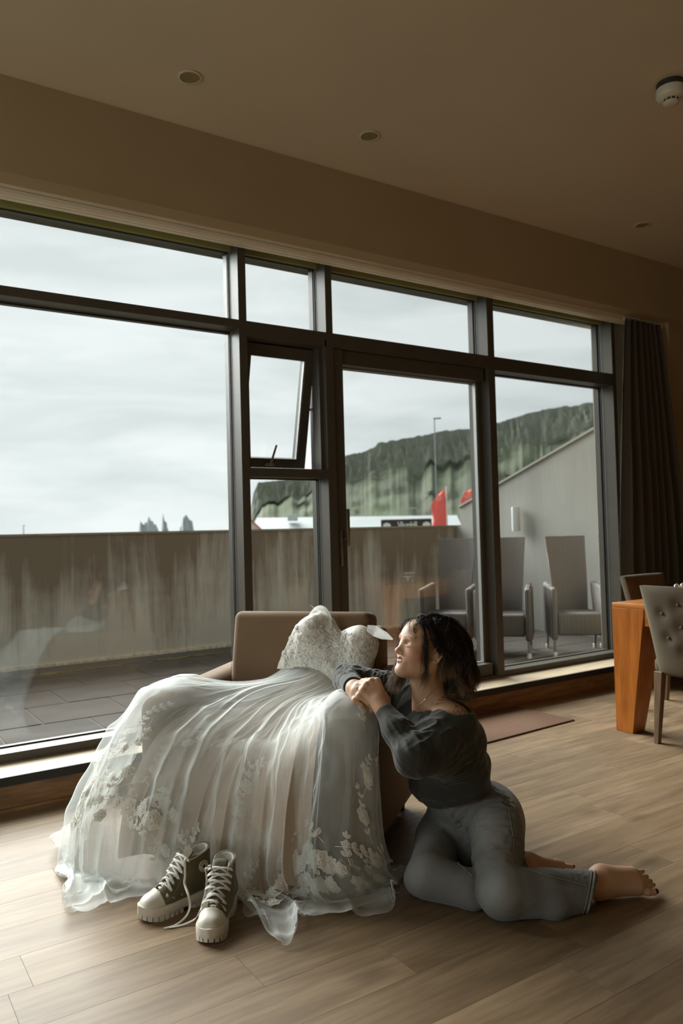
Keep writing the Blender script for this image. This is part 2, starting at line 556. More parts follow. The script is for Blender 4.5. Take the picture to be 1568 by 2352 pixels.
# the sash, hung at its top and pushed out at the bottom
sash = S('sash', MB().box(2.035, 2.092, -0.03, 0.045, -0.755, 0).box(2.478, 2.535, -0.03, 0.045, -0.755, 0).box(2.092, 2.478, -0.03, 0.045, -0.072, 0).box(2.092, 2.478, -0.03, 0.045, -0.755, -0.695), M['frame'], w2)
sash.location = (0, 4.14, 2.395); sash.rotation_euler = (math.radians(12.5), 0, 0)
S('pane', MB().box(2.085, 2.485, 0.0, 0.02, -0.70, -0.065), M['glass'], sash)
S('glazing_bead', MB().box(2.470, 2.478, -0.02, 0.0, -0.695, -0.072).box(2.092, 2.096, -0.02, 0.0, -0.695, -0.072), M['alu'], sash)
S('handle', MB().rbox(2.235, 2.30, -0.05, -0.03, -0.742, -0.722, 0.006, 2).tube([(2.27, -0.05, -0.735), (2.277, -0.065, -0.68), (2.292, -0.072, -0.605)], [0.009, 0.008, 0.007], 10, flat=(0.6, (0, 1, 0))), M['bronze'], sash, smooth=40)
S('stay', MB().box(2.538, 2.546, 4.12, 4.25, 2.02, 2.034), M['alu'], w2)

w5 = window(5, 'added wide window in the end wall, carrying the fill light')  # invented window, added to frame the fill light outside it
for y_ in (-0.4, 0.98, 2.36, 3.75): S('mullion', MB().box(-4.24, -4.12, y_, y_ + 0.05, 0.25, 2.95), M['frame'], w5)
for z_ in (0.25, 2.90): S('transom', MB().box(-4.24, -4.12, -0.35, 3.75, z_, z_ + 0.05), M['frame'], w5)
for y_ in (-0.35, 1.03, 2.41): S('pane', MB().box(-4.20, -4.176, y_, y_ + 1.33, 0.29, 2.91), M['glass'], w5)

d1 = empty('door_1'); d1['kind'] = 'structure'; d1['label'] = 'glazed terrace door in a dark metal frame with a bar handle'
post(d1, 3.957, 4.022, 0.158, 3.06); 
rail(d1, 2.615, 3.957, 2.40, 2.49); rail(d1, 2.615, 3.957, 0.158, 0.178, 'threshold'); rail(d1, 2.615, 3.957, 2.925, 2.955, 'head_rail', 4.16)
pane(d1, 2.615, 3.957, 2.49, 2.925)
leaf = S('door_leaf', MB().box(2.622, 2.690, 4.03, 4.12, 0.18, 2.395).box(3.915, 3.955, 4.10, 4.19, 0.18, 2.395).box(2.690, 3.93, 4.045, 4.19, 2.305, 2.395).box(2.690, 3.93, 4.045, 4.19, 0.18, 0.262).box(2.622, 2.69, 4.12, 4.19, 0.18, 2.395), M['frame'], d1)
S('pane', MB().box(2.68, 3.925, YG - 0.012, YG + 0.012, 0.255, 2.312), M['glass'], leaf)
S('glazing_bead', MB().box(3.905, 3.913, 4.11, 4.14, 0.262, 2.305).box(2.690, 3.91, 4.12, 4.142, 0.262, 0.268).box(2.690, 3.91, 4.12, 4.142, 2.299, 2.305), M['alu'], leaf)
S('handle', MB().rbox(2.650, 2.672, 3.965, 3.987, 1.145, 1.378, 0.004, 2).tube([(2.661, 4.03, 1.19), (2.661, 3.975, 1.19)], 0.009, 10).rbox(2.636, 2.650, 4.018, 4.03, 1.02, 1.25, 0.003, 2), M['bronze'], leaf, smooth=40)

w4 = window(4, 'fixed window beside the terrace door, in front of the wicker chairs')
post(w4, 5.372, 5.415, 0.158, 3.06)
rail(w4, 4.022, 5.372, 2.392, 2.49); rail(w4, 4.022, 5.372, 0.158, 0.200, 'bottom_rail', 4.03); rail(w4, 4.022, 5.372, 2.925, 2.955, 'head_rail', 4.16)
pane(w4, 4.022, 5.372, 2.49, 2.925); pane(w4, 4.022, 5.372, 0.200, 2.392)

# ceiling fittings
def downlight(x, y, label):
    t = empty('downlight', (x, y, 3.42))
    tag(t, label, 'downlight', 'round downlights in the ceiling')
    MB().lathe([(0.048, -0.001), (0.057, -0.001), (0.058, -0.005), (0.055, -0.007), (0.047, -0.007), (0.047, -0.002)], 32, cap=False).build('trim_ring', M['ceiling'], t, 40)
    MB().lathe([(0.001, -0.0035), (0.046, -0.004)], 32).build('lens', M['dl_lens'], t, 40)
    return t


M['dl_lens'] = plain('unlit_downlight_lens', (0.24, 0.20, 0.10), 0.35, var=0.06)
downlight(1.413, 3.361, 'unlit round downlight above the widest window pane')
downlight(2.466, 3.366, 'unlit round downlight between the other two, above the terrace door')
downlight(4.916, 3.375, 'unlit round downlight nearest the curtain')

sd = empty('smoke_detector', (3.475, 2.20, 3.42))
tag(sd, 'round white smoke detector with a dark base ring on the ceiling', 'smoke detector')
M['white_plastic'] = plain('white_plastic', (0.62, 0.57, 0.48), 0.4, var=0.03)
M['dark_plastic'] = plain('dark_plastic', (0.03, 0.028, 0.025), 0.5)
MB().lathe([(0.066, 0.0), (0.066, -0.026), (0.062, -0.030)], 40).build('base_ring', M['dark_plastic'], sd, 40)
MB().lathe([(0.069, -0.030), (0.070, -0.060), (0.064, -0.072), (0.050, -0.080), (0.036, -0.083)], 40).build('housing', M['white_plastic'], sd, 30)
MB().lathe([(0.036, -0.083), (0.036, -0.094)], 32).build('vent_ring', M['dark_plastic'], sd, 30)
MB().lathe([(0.0372, -0.094), (0.036, -0.101), (0.026, -0.106), (0.01, -0.107)], 32).build('cap', M['white_plastic'], sd, 30)
rb = MB()
for k in range(10):
    a = k * math.pi / 5
    rb.tube([(0.0368 * math.cos(a), 0.0368 * math.sin(a), -0.083), (0.0368 * math.cos(a), 0.0368 * math.sin(a), -0.095)], 0.0028, 6)
rb.build('vent_ribs', M['white_plastic'], sd)

# ------------------------------------------------------------------ terrace
ter = S('terrace', MB().box(-9, 12, 4.26, 7.87, -0.2, -0.006), M['terrace_base'], label='dark damp slabs of the terrace outside the window')
tp = MB().rbox(-0.294, 0.294, -0.294, 0.294, -0.03, 0.0, 0.004, 1).build('slab', M['terrace'], ter)
k = 0
for i in range(-2, 13):
    for j in range(6):
        o = tp if k == 0 else tp.copy()
        if k: COL.objects.link(o); o.parent = ter
        o.location = (0.24 + 0.6 * i + (0.3 if j % 2 else 0), 4.54 + 0.6 * j, random.uniform(-0.0015, 0.0015))
        k += 1
par = S('parapet', MB().box(-30, 8.6, 7.87, 8.10, -0.4, 1.28), M['parapet'], label='low concrete terrace wall streaked brown by rain')
S('coping', MB().box(-30, 8.6, 7.862, 8.11, 1.28, 1.303), M['coping'], par)
pl_ = MB()
x = -6.0
while x < 6.6:
    L_ = random.uniform(0.25, 0.9)
    pl_.box(x, x + L_, 7.845 + random.uniform(0, 0.004), 7.872, 0.0, 0.030 + random.uniform(0, 0.010))
    x += L_ + random.uniform(0.0, 0.012)
S('painted_line', pl_, M['pale_line'], par)
gut = S('gutter', MB().box(-9, 7.0, 7.50, 7.845, -0.002, 0.004), plain('dark_gutter', (0.045, 0.043, 0.04), 0.6, var=0.2), ter)
ms = MB()
for k in range(26):
    x = random.uniform(0.9, 4.6); y = 7.43 + random.uniform(-0.05, 0.06)
    ms.rbox(x, x + random.uniform(0.05, 0.3), y, y + random.uniform(0.015, 0.05), -0.001, 0.008, 0.003, 1)
tag(S('moss', ms, M['moss'], ter), kind='stuff')

side = MB()
prof = [(5.48, 0), (5.48, 2.336), (7.78, 1.546), (7.78, 1.28), (7.87, 1.28), (7.87, 0)]
n = len(prof)
va = [(7.05, y, z) for y, z in prof] + [(7.30, y, z) for y, z in prof]
side.add(va, [tuple(range(n)), tuple(range(2 * n - 1, n - 1, -1))] + [(i, (i + 1) % n, n + (i + 1) % n, n + i) for i in range(n)])
sw = S('side_wall', side, M['side_concrete'], label='pale sloping concrete wall closing the side of the terrace')
cp = MB()
cp.hexa([(7.03, 5.48, 2.33), (7.32, 5.48, 2.33), (7.32, 7.80, 1.535), (7.03, 7.80, 1.535)], [(7.03, 5.48, 2.36), (7.32, 5.48, 2.36), (7.32, 7.80, 1.565), (7.03, 7.80, 1.565)])
S('coping', cp, M['side_concrete'], sw)
S('pier', MB().box(7.03, 7.5, 4.27, 5.53, -0.1, 3.2), M['side_concrete'], label='concrete pier at the end of the window wall')
S('eave', MB().box(-9, 9, 4.26, 4.46, 3.005, 3.7).box(-9, 9, 4.26, 4.30, 2.97, 3.06), plain('damp_concrete_eave', (0.20, 0.185, 0.165), 0.8, var=0.25, bump=0.2), label='grey concrete eave above the windows')
S('house_base', MB().box(-9, 9, 4.2, 4.27, -0.3, 0.15), M['side_concrete'])

wl_ = empty('wall_lamp', (7.00, 6.69, 1.352))
tag(wl_, 'slim white tube lamp on the sloping concrete wall', 'wall lamp')
MB().rbox(-0.03, 0.012, -0.032, 0.032, -0.15, 0.15, 0.006, 2).build('back_plate', M['white_plastic'], wl_, 40)
MB().lathe([(0.01, -0.150), (0.040, -0.148), (0.042, -0.13), (0.042, 0.13), (0.040, 0.148), (0.01, 0.150)], 24, (-0.045, 0, 0)).build('tube_shade', plain('opal_tube', (0.62, 0.66, 0.66), 0.3, var=0.03), wl_, 40)

# ------------------------------------------------------------------ beyond the terrace
def polar(az, r, z): return (r * math.sin(az), r * math.cos(az), z)


S('sea', MB().box(-4000, 4000, 150, 6000, -31, -30), plain('grey_sea', (0.10, 0.13, 0.14), 0.25), label='grey sea beyond the parapet')
S('ground', MB().box(-600, 1200, 8.2, 700, -7, -6), plain('village_ground', (0.10, 0.11, 0.06), 0.9, var=0.3, scale=0.05), label='village ground below the terrace')

ridge = [(0.440, -0.004), (0.4600, 0.012), (0.4648, 0.0382), (0.4686, 0.058), (0.474, 0.0692), (0.5012, 0.0726), (0.5297, 0.0766), (0.5584, 0.0873), (0.5903, 0.1037), (0.6103, 0.1071), (0.6247, 0.1124), (0.6312, 0.1179), (0.6506, 0.1207), (0.6791, 0.1242), (0.7075, 0.1299), (0.7356, 0.1309), (0.7606, 0.1319), (0.7856, 0.1384), (0.8185, 0.1449), (0.8402, 0.1502), (0.8669, 0.1533), (0.9061, 0.1552), (0.9493, 0.157), (1.1, 0.165), (1.35, 0.15)]
cfoot = [(0.440, -0.01), (0.4662, 0.0268), (0.5005, 0.0459), (0.5896, 0.0679), (0.6494, 0.079), (0.706, 0.0839), (0.7595, 0.0947), (0.8172, 0.1032), (0.905, 0.1226), (1.1, 0.13), (1.35, 0.12)]


def vnoise(p, seed=0):
    """smooth value noise on (N,k) points"""
    p = np.asarray(p, float)
    i = np.floor(p).astype(np.int64); f = p - i
    f = f * f * (3 - 2 * f)
    k = p.shape[1]
    out = np.zeros(len(p))
    for c in range(1 << k):
        w = np.ones(len(p)); hsh = np.full(len(p), seed * 7919 + 13, np.int64)
        for d in range(k):
            b = (c >> d) & 1
            w *= f[:, d] if b else 1 - f[:, d]
            hsh = (hsh * 1103515245 + (i[:, d] + b) * 374761393) & 0x7fffffff
            hsh ^= hsh >> 13
        hsh = (hsh * 668265263) & 0x7fffffff
        hsh ^= hsh >> 15
        out += w * ((hsh & 0xffff) / 65535.0)
    return out * 2 - 1


def fbm(p, o=4, seed=0):
    p = np.asarray(p, float); s = np.zeros(len(p)); a = 1.0
    for k in range(o):
        s += a * vnoise(p * 2 ** k, seed + k); a *= 0.5
    return s


AZ = np.linspace(0.44, 1.35, 620)
rz = np.interp(AZ, *zip(*ridge)); cz = np.interp(AZ, *zip(*cfoot))
rz = rz + 0.0012 * fbm(np.c_[AZ * 140, AZ * 0], 3, 5)
cz = np.minimum(cz + 0.006 * fbm(np.c_[AZ * 60, AZ * 0], 4, 9), rz - 0.002)
rows = []
TT = [(0, 'f', 0.0), (0.12, 's', 0.1), (0.25, 's', 0.22), (0.38, 's', 0.35), (0.52, 's', 0.5), (0.66, 's', 0.65), (0.8, 's', 0.82), (0.92, 's', 0.95), (1, 's', 1.0)]
NS, NC = 26, 22
for i in range(NS):
    t = i / (NS - 1)
    R_ = 620 + 230 * t + 9 * fbm(np.c_[AZ * 30, np.full_like(AZ, t * 9)], 4, 2) * min(1, 3 * t) * (1 if t < 0.98 else 0.6)
    z = -6 + (cz * 850 + 7.2) * t ** 1.25
    rows.append(np.c_[R_ * np.sin(AZ), R_ * np.cos(AZ), z])
for i in range(1, NC + 1):
    t = i / NC
    gul = np.abs(fbm(np.c_[AZ * 120, np.full_like(AZ, t * 1.2)], 4, 21))
    R_ = 850 + 18 * t + 5 * gul * math.sin(math.pi * min(1, t * 0.9 + 0.1)) 
    el = cz + (rz - cz) * t ** 0.85
    rows.append(np.c_[R_ * np.sin(AZ), R_ * np.cos(AZ), 1.22 + el * 868])
for i in range(1, 7):
    t = i / 6
    R_ = 868 + 420 * t
    rows.append(np.c_[R_ * np.sin(AZ), R_ * np.cos(AZ), 1.22 + rz * 868 * (1 + 0.05 * t)])
P = np.array(rows)
t_ = NT('hazed_cliff_and_grass')  # greyed, low-contrast tones put distance haze into the mountain's colour
c_ = t_.coords()
nb = t_.noise(c_, 0.016, 6, 0.62)
nf = t_.noise(c_, 0.09, 5, 0.65)
geo = t_.node('ShaderNodeNewGeometry'); sp_ = t_.node('ShaderNodeSeparateXYZ')
t_.link(geo.outputs['True Normal'], sp_.inputs[0])
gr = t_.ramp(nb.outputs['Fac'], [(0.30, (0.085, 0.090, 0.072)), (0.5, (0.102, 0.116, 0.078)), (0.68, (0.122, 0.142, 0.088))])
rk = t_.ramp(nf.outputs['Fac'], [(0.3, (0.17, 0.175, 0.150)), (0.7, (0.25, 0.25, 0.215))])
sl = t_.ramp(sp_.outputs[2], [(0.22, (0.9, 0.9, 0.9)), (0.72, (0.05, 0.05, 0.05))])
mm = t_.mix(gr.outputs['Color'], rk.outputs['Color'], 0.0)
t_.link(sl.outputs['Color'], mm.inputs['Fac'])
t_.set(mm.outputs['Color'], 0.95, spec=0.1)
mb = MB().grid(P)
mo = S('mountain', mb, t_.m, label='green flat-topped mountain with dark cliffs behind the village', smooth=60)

M['hazed_stack'] = plain('hazed_stack_rock', (0.36, 0.39, 0.39), 0.95, var=0.2, scale=0.03)  # pale blue-grey base colour stands in for haze over the rock
def sea_stack(peaks, lo, hi, label):
    r = 2400
    mid = (lo + hi) / 2
    us = np.linspace(lo, hi, 60); ds = np.linspace(-1, 1, 15)
    pk = [(lo, 0.004)] + peaks + [(hi, 0.004)]
    h = np.interp(us, *zip(*pk))
    G = []
    for d in ds:
        zz = 1.22 + h * r * (1 - 0.75 * abs(d) ** 1.5) - 30 * abs(d) + 4 * fbm(np.c_[us * 900, np.full_like(us, d * 3)], 3, 3)
        rr = r + d * 40
        G.append(np.c_[rr * np.sin(us), rr * np.cos(us), np.maximum(zz, -30.5)])
    root = MB().grid(np.array(G)).build('sea_stack', M['hazed_stack'])
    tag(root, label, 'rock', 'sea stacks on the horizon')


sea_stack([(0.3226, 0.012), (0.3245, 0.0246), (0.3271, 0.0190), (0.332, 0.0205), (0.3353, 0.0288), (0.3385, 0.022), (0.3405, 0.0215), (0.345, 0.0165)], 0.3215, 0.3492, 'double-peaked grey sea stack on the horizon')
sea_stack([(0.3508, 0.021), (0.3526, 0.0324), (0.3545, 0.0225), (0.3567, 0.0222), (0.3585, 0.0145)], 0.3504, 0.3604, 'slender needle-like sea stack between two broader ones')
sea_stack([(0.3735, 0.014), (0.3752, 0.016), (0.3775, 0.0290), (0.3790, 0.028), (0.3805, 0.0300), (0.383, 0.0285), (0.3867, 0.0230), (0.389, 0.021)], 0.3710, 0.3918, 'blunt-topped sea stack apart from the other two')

# village building, local frame: x along its front, y away from us
bld = empty('restaurant', polar(0.6, 90, -6), -0.6)
tag(bld, 'long white-roofed restaurant with a dark name board beyond the terrace wall', 'building')
M['roof_white'] = plain('pale_metal_roof', (0.42, 0.45, 0.45), 0.5, var=0.04, scale=0.3)
M['render_white'] = plain('white_render', (0.62, 0.63, 0.60), 0.8, var=0.05)
MB().box(-11.9, 12.3, 0, 12, 0, 7.0).build('walls', M['render_white'], bld)
rf = MB(); rf.add([(-12.4, -0.6, 7.0), (12.7, -0.6, 7.0), (12.7, 6, 9.22), (-12.4, 6, 9.55), (12.7, 12.6, 7.0), (-12.4, 12.6, 7.0), (-12.4, -0.6, 6.85), (12.7, -0.6, 6.85), (12.7, 12.6, 6.85), (-12.4, 12.6, 6.85)], [(0, 1, 2, 3), (3, 2, 4, 5), (0, 3, 5, 9, 6), (1, 7, 8, 4, 2), (6, 7, 1, 0), (9, 8, 7, 6), (5, 4, 8, 9)])
rf.build('roof', M['roof_white'], bld)
MB().rbox(-8.3, -7.1, 3.2, 4.4, 9.0, 9.75, 0.05, 1).build('roof_vent', M['roof_white'], bld)
sg = MB().rbox(2.95, 8.85, -1.0, -0.85, 7.1, 8.78, 0.03, 1).build('name_board', plain('dark_sign_board', (0.045, 0.022, 0.018), 0.6), bld)
M['sign_white'] = plain('white_sign_paint', (0.75, 0.75, 0.72), 0.6, var=0.02)
tc_ = bpy.data.curves.new('lettering', 'FONT')
tc_.body = 'V\u00edkursk\u00e1li'; tc_.size = 1.12; tc_.extrude = 0.02; tc_.align_x = 'CENTER'; tc_.space_character = 0.86; tc_.offset = 0.012
to = bpy.data.objects.new('lettering', tc_); COL.objects.link(to); to.parent = sg
to.location = (6.02, -1.02, 7.72); to.rotation_euler = (math.pi / 2, 0, 0)
to.scale = (0.62, 1.0, 1.0)
tc_.materials.append(M['sign_white'])
def letters_to_mesh(o, name):
    """turns a lettering curve into an ordinary mesh part"""
    bpy.context.view_layer.update()
    me = bpy.data.meshes.new_from_object(o.evaluated_get(bpy.context.evaluated_depsgraph_get()))
    me.name = name
    n = bpy.data.objects.new(name, me); COL.objects.link(n)
    n.parent = o.parent; n.matrix_local = o.matrix_local.copy()
    cu_ = o.data
    bpy.data.objects.remove(o); bpy.data.curves.remove(cu_)
    n.name = name
    n['kind'] = 'stuff'
    return n


to = letters_to_mesh(to, 'lettering')
for sx in (3.62, 8.22):
    e = MB()
    pts = [(-0.46, 0.0), (-0.40, 0.22), (-0.2, 0.33), (0.02, 0.40), (0.20, 0.33), (0.38, 0.26), (0.46, 0.05), (0.44, -0.3), (-0.4, -0.3)]
    n = len(pts)
    e.add([(sx + x, -1.03, 8.02 + z) for x, z in pts] + [(sx + x, -1.0, 8.02 + z) for x, z in pts], [tuple(range(n)), tuple(range(2 * n - 1, n - 1, -1))] + [(i, (i + 1) % n, n + (i + 1) % n, n + i) for i in range(n)])
    e.build('board_emblem', M['sign_white'], sg)

hs = empty('house', polar(0.447, 72, -6), -0.47)
hs.scale = (0.86, 0.86, 0.95)
tag(hs, 'white gabled house with red roof edges, half hidden by the window frame', 'house')
g_ = MB(); pr_ = [(-4.2, 0, 0), (4.2, 0, 0), (4.2, 0, 6.6), (1.35, 0, 9.15), (-4.2, 0, 6.6)]
g_.add(pr_ + [(x, 9, z) for x, y, z in pr_], [(4, 3, 2, 1, 0), (5, 6, 7, 8, 9), (0, 1, 6, 5), (1, 2, 7, 6), (2, 3, 8, 7), (3, 4, 9, 8), (4, 0, 5, 9)])
g_.build('walls', M['render_white'], hs)
M['red'] = plain('red_paint', (0.50, 0.12, 0.09), 0.6, var=0.05)
MB().tube([(1.35, -0.15, 9.28), (4.6, -0.15, 6.4)], 0.11, 6).build('roof_edge', M['red'], hs)
MB().tube([(1.35, -0.15, 9.28), (-4.6, -0.15, 6.4)], 0.11, 6).build('roof_edge', M['red'], hs)
MB().box(-0.6, 0.5, -0.04, 0.02, 6.9, 7.9).build('gable_window', plain('dark_window_glass', (0.04, 0.05, 0.05), 0.1), hs)

M['flag_red'] = plain('red_flag_cloth', (0.88, 0.14, 0.115), 0.8, var=0.05)
M['flag_red'].node_tree.nodes['Principled BSDF'].inputs['Transmission Weight'].default_value = 0.0
M['pole_white'] = plain('white_pole', (0.66, 0.68, 0.66), 0.5, var=0.03)
def banner(az, top_el, w, h, slope, label):
    r = 60
    top = 1.22 + top_el * r
    o = empty('banner_flag', polar(az, r, -6), -az)
    tag(o, label, 'flag', 'red banner flags')
    MB().tube([(0, 0, 0), (0, 0, top + 6)], [0.075, 0.055], 10).build('pole', M['pole_white'], o, 40)
    nu, nv = 10, 24
    P = np.zeros((nv, nu, 3))
    for i in range(nv):
        for j in range(nu):
            a, b = j / (nu - 1), i / (nv - 1)
            wv = w * (1 + 0.06 * math.sin(b * 11) - (0.22 * max(0, b - 0.8) / 0.2 if b > 0.8 else 0))
            P[i, j] = (-0.06 - a * wv, 0.10 * math.sin(a * 5 + b * 4), top + 6 - 0.15 - h * (1 - b) - slope * a * b + 0.0)
    f = MB().grid(P).build('banner', M['flag_red'], o, 60)
    sol = f.modifiers.new('thick', 'SOLIDIFY'); sol.thickness = 0.01
    em = MB()
    n = 16
    cx, cz = -0.06 - w * 0.5, top + 6 - 0.62 - slope * 0.5
    em.add([(cx + 0.28 * math.cos(2 * math.pi * k / n), -0.17, cz + 0.16 * math.sin(2 * math.pi * k / n)) for k in range(n)] + [(cx + 0.28 * math.cos(2 * math.pi * k / n), -0.14, cz + 0.16 * math.sin(2 * math.pi * k / n)) for k in range(n)], [tuple(range(n)), tuple(range(2 * n - 1, n - 1, -1))] + [(k, (k + 1) % n, n + (k + 1) % n, n + k) for k in range(n)])
    em.build('emblem', plain('pale_flag_print', (0.75, 0.30, 0.27), 0.8), f)


banner(0.7188, 0.0579, 1.08, 3.6, 0.62, 'taller red banner flag behind the name board')
banner(0.7555, 0.0572, 1.02, 3.6, 0.28, 'red banner flag partly hidden by the sloping wall')

def street_lamp(az, r, el, arm, label, rad=0.07):
    o = empty('street_lamp', polar(az, r, -6), -az)
    tag(o, label, 'street lamp')
    top = 1.22 + el * r + 6
    MB().tube([(0, 0, 0), (0, 0, top * 0.55), (0, 0, top)], [rad * 1.25, rad, rad * 0.75], 10).build('pole', plain('galvanised_pole', (0.22, 0.25, 0.26), 0.5, 0.2), o, 40)
    MB().rbox(-0.08, arm, -0.12, 0.12, top - 0.02, top + 0.10, 0.03, 2).build('lamp_head', plain('grey_lamp_head', (0.25, 0.27, 0.27), 0.5), o, 40)


street_lamp(0.7063, 70, 0.1468, 0.62, 'tall grey street lamp in front of the mountain')
street_lamp(0.6715, 110, 0.031, 1.0, 'small distant street lamp with a pale head above the roof', 0.06)
street_lamp(0.1877, 160, 0.0205, 0.3, 'tiny lone post on the horizon above the parapet', 0.10)

# ------------------------------------------------------------------ wicker armchairs on the terrace
t_ = NT('woven_wicker')
c_ = t_.coords((1, 1, 1))
wv = t_.node('ShaderNodeTexWave', wave_type='BANDS', bands_direction='Z'); wv.inputs['Scale'].default_value = 28; wv.inputs['Distortion'].default_value = 0.6
wh = t_.node('ShaderNodeTexWave', wave_type='BANDS', bands_direction='X'); wh.inputs['Scale'].default_value = 16; wh.inputs['Distortion'].default_value = 0.4
t_.link(c_.outputs[0], wv.inputs['Vector']); t_.link(c_.outputs[0], wh.inputs['Vector'])
ml = t_.node('ShaderNodeMath', operation='MULTIPLY'); t_.link(wv.outputs['Fac'], ml.inputs[0]); t_.link(wh.outputs['Fac'], ml.inputs[1])
rr = t_.ramp(ml.outputs[0], [(0.0, (0.060, 0.050, 0.043)), (0.5, (0.150, 0.132, 0.118)), (1.0, (0.23, 0.21, 0.19))])
t_.set(rr.outputs['Color'], 0.65); t_.bump(ml.outputs[0], 0.7, 0.006)
M['wicker'] = t_.m
M['chair_cap'] = plain('white_foot_cap', (0.70, 0.70, 0.66), 0.4)
M['chair_metal'] = plain('grey_leg_tube', (0.24, 0.23, 0.21), 0.4, 0.5)


def wicker_chair(label):
    o = empty('wicker_armchair')
    tag(o, label, 'armchair', 'wicker armchairs along the terrace wall')
    # local: faces -y, front at y = 0
    MB().rhexa([(-0.205, 0.02, 0.20), (0.205, 0.02, 0.20), (0.205, 0.55, 0.22), (-0.205, 0.55, 0.22)], [(-0.205, 0.0, 0.41), (0.205, 0.0, 0.41), (0.205, 0.56, 0.40), (-0.205, 0.56, 0.40)], 0.02).build('seat', M['wicker'], o, 40)
    bp = []
    for i in range(11):
        b = i / 10
        row = []
        for sgn, dd in ((1, 0), (1, 1)): pass
        bp.append((0.40 + 0.74 * b, 0.50 + 0.30 * b ** 1.25, 0.160 + 0.042 * b))
    back = MB()
    F, Bk = [], []
    for z, y, w in bp:
        F.append([(w * (2 * k / 8 - 1), y + 0.03 * (1 - (2 * k / 8 - 1) ** 2), z) for k in range(9)])
        Bk.append([(w * (2 * k / 8 - 1), y + 0.045 + 0.03 * (1 - (2 * k / 8 - 1) ** 2), z) for k in range(9)])
    ring = np.array([f + list(reversed(b)) for f, b in zip(F, Bk)])
    back.grid(ring, closed=True)
    nb_ = ring.shape[1]
    back.f.append(tuple(range(nb_))); back.f.append(tuple((len(bp) - 1) * nb_ + k for k in range(nb_)))
    back.build('backrest', M['wicker'], o, 40)
    for sx in (-1, 1):
        x0, x1 = (0.205, 0.262) if sx > 0 else (-0.262, -0.205)
        MB().rhexa([(x0, 0.0, 0.16), (x1, 0.0, 0.16), (x1, 0.56, 0.2), (x0, 0.56, 0.2)], [(x0, -0.03, 0.655), (x1, -0.03, 0.655), (x1, 0.60, 0.68), (x0, 0.60, 0.68)], 0.022).build('armrest', M['wicker'], o, 40)
        rb = MB()
        for k in range(9):
            y = 0.02 + 0.06 * k
            rb.tube([(x1 + 0.003 if sx > 0 else x0 - 0.003, y, 0.18), (x1 + 0.003 if sx > 0 else x0 - 0.003, y - 0.01, 0.64)], 0.008, 6)
        rb.build('woven_ribs', M['wicker'], o)
        for y, dy in ((0.03, 0), (0.53, 0.07)):
            lg = MB().tube([(sx * 0.234, y, 0.2), (sx * 0.234, y + dy, 0.03)], 0.013, 8).build('leg', M['chair_metal'], o, 40)
            MB().lathe([(0.019, 0.0), (0.019, 0.04), (0.013, 0.045)], 12, (sx * 0.234, y + dy, 0)).build('foot_cap', M['chair_cap'], lg, 40)
    return o


wc = [((5.27, 5.27), 0.85, 'wicker armchair seen through the door glass, right arm behind the door post'),
      ((5.84, 4.83), 0.72, 'wicker armchair with its tall back centred in the last window pane'),
      ((5.00, 5.78), 0.90, 'wicker armchair farthest out, its tall back beside the low parapet'),
      ((6.243, 4.475), 0.72, 'wicker armchair cut off by the frame of the last window pane')]
w0c = wicker_chair(wc[0][2])
for i, ((x, y), rz_, lab) in enumerate(wc):
    o = w0c if i == 0 else copy_tree(w0c)
    o.location = (x, y, 0); o.rotation_euler = (0, 0, -rz_); o['label'] = lab

# ------------------------------------------------------------------ dining table and chairs
M['table'] = wood('orange_varnished_wood', (0.34, 0.095, 0.012), (0.50, 0.155, 0.022), (0.60, 0.215, 0.038), (9, 9, 0.8), rough=0.30, rnd=0.02, knots=False)
M['table_top'] = wood('orange_varnished_top', (0.28, 0.085, 0.012), (0.40, 0.135, 0.021), (0.48, 0.18, 0.035), (9, 0.8, 9), rough=0.28, rnd=0.02, knots=False)
X0, X1, Y0, Y1 = 3.90, 4.92, 1.30, 2.985
tb = empty('dining_table', (X0, Y1, 0))
tag(tb, 'orange varnished wooden dining table with tapered block legs', 'table')
MB().rbox(0, X1 - X0, Y0 - Y1, 0, 0.735, 0.765, 0.003, 2).build('tabletop', M['table_top'], tb, 40)
ap = MB().box(0.002, 0.03, Y0 - Y1 + 0.2, -0.222, 0.64, 0.7349).box(X1 - X0 - 0.03, X1 - X0 - 0.002, Y0 - Y1 + 0.2, -0.222, 0.64, 0.7349).box(0.222, X1 - X0 - 0.222, -0.03, -0.002, 0.64, 0.7349).box(0.222, X1 - X0 - 0.222, Y0 - Y1 + 0.002, Y0 - Y1 + 0.03, 0.64, 0.7349)
ap.build('apron', M['table_top'], tb)
for sx, sy in ((0, 0), (1, 0), (0, 1), (1, 1)):
    xo = 0 if sx == 0 else X1 - X0; yo = 0 if sy == 0 else Y0 - Y1
    dx = 1 if sx == 0 else -1; dy = -1 if sy == 0 else 1
    q = lambda w, z: [(xo + dx * a * w, yo + dy * b * w, z) for a, b in ((0, 0), (1, 0), (1, 1), (0, 1))]
    MB().rhexa(q(0.115, 0), q(0.22, 0.7348), 0.002, 1).build('leg', M['table'], tb)

t_ = NT('taupe_upholstery')
c_ = t_.coords()
n_ = t_.noise(c_, 180, 3, 0.6); n2_ = t_.noise(c_, 5, 3, 0.5)
t_.set(t_.ramp(n2_.outputs['Fac'], [(0.3, (0.088, 0.065, 0.036)), (0.7, (0.108, 0.081, 0.046))]).outputs['Color'], 0.8, sheen=0.03)
t_.bump(n_.outputs['Fac'], 0.15, 0.001)
M['taupe'] = t_.m
M['chair_leg'] = wood('brown_chair_leg', (0.13, 0.075, 0.038), (0.20, 0.125, 0.068), (0.27, 0.175, 0.10), (9, 9, 1.2), rough=0.45, rnd=0.05, knots=False)


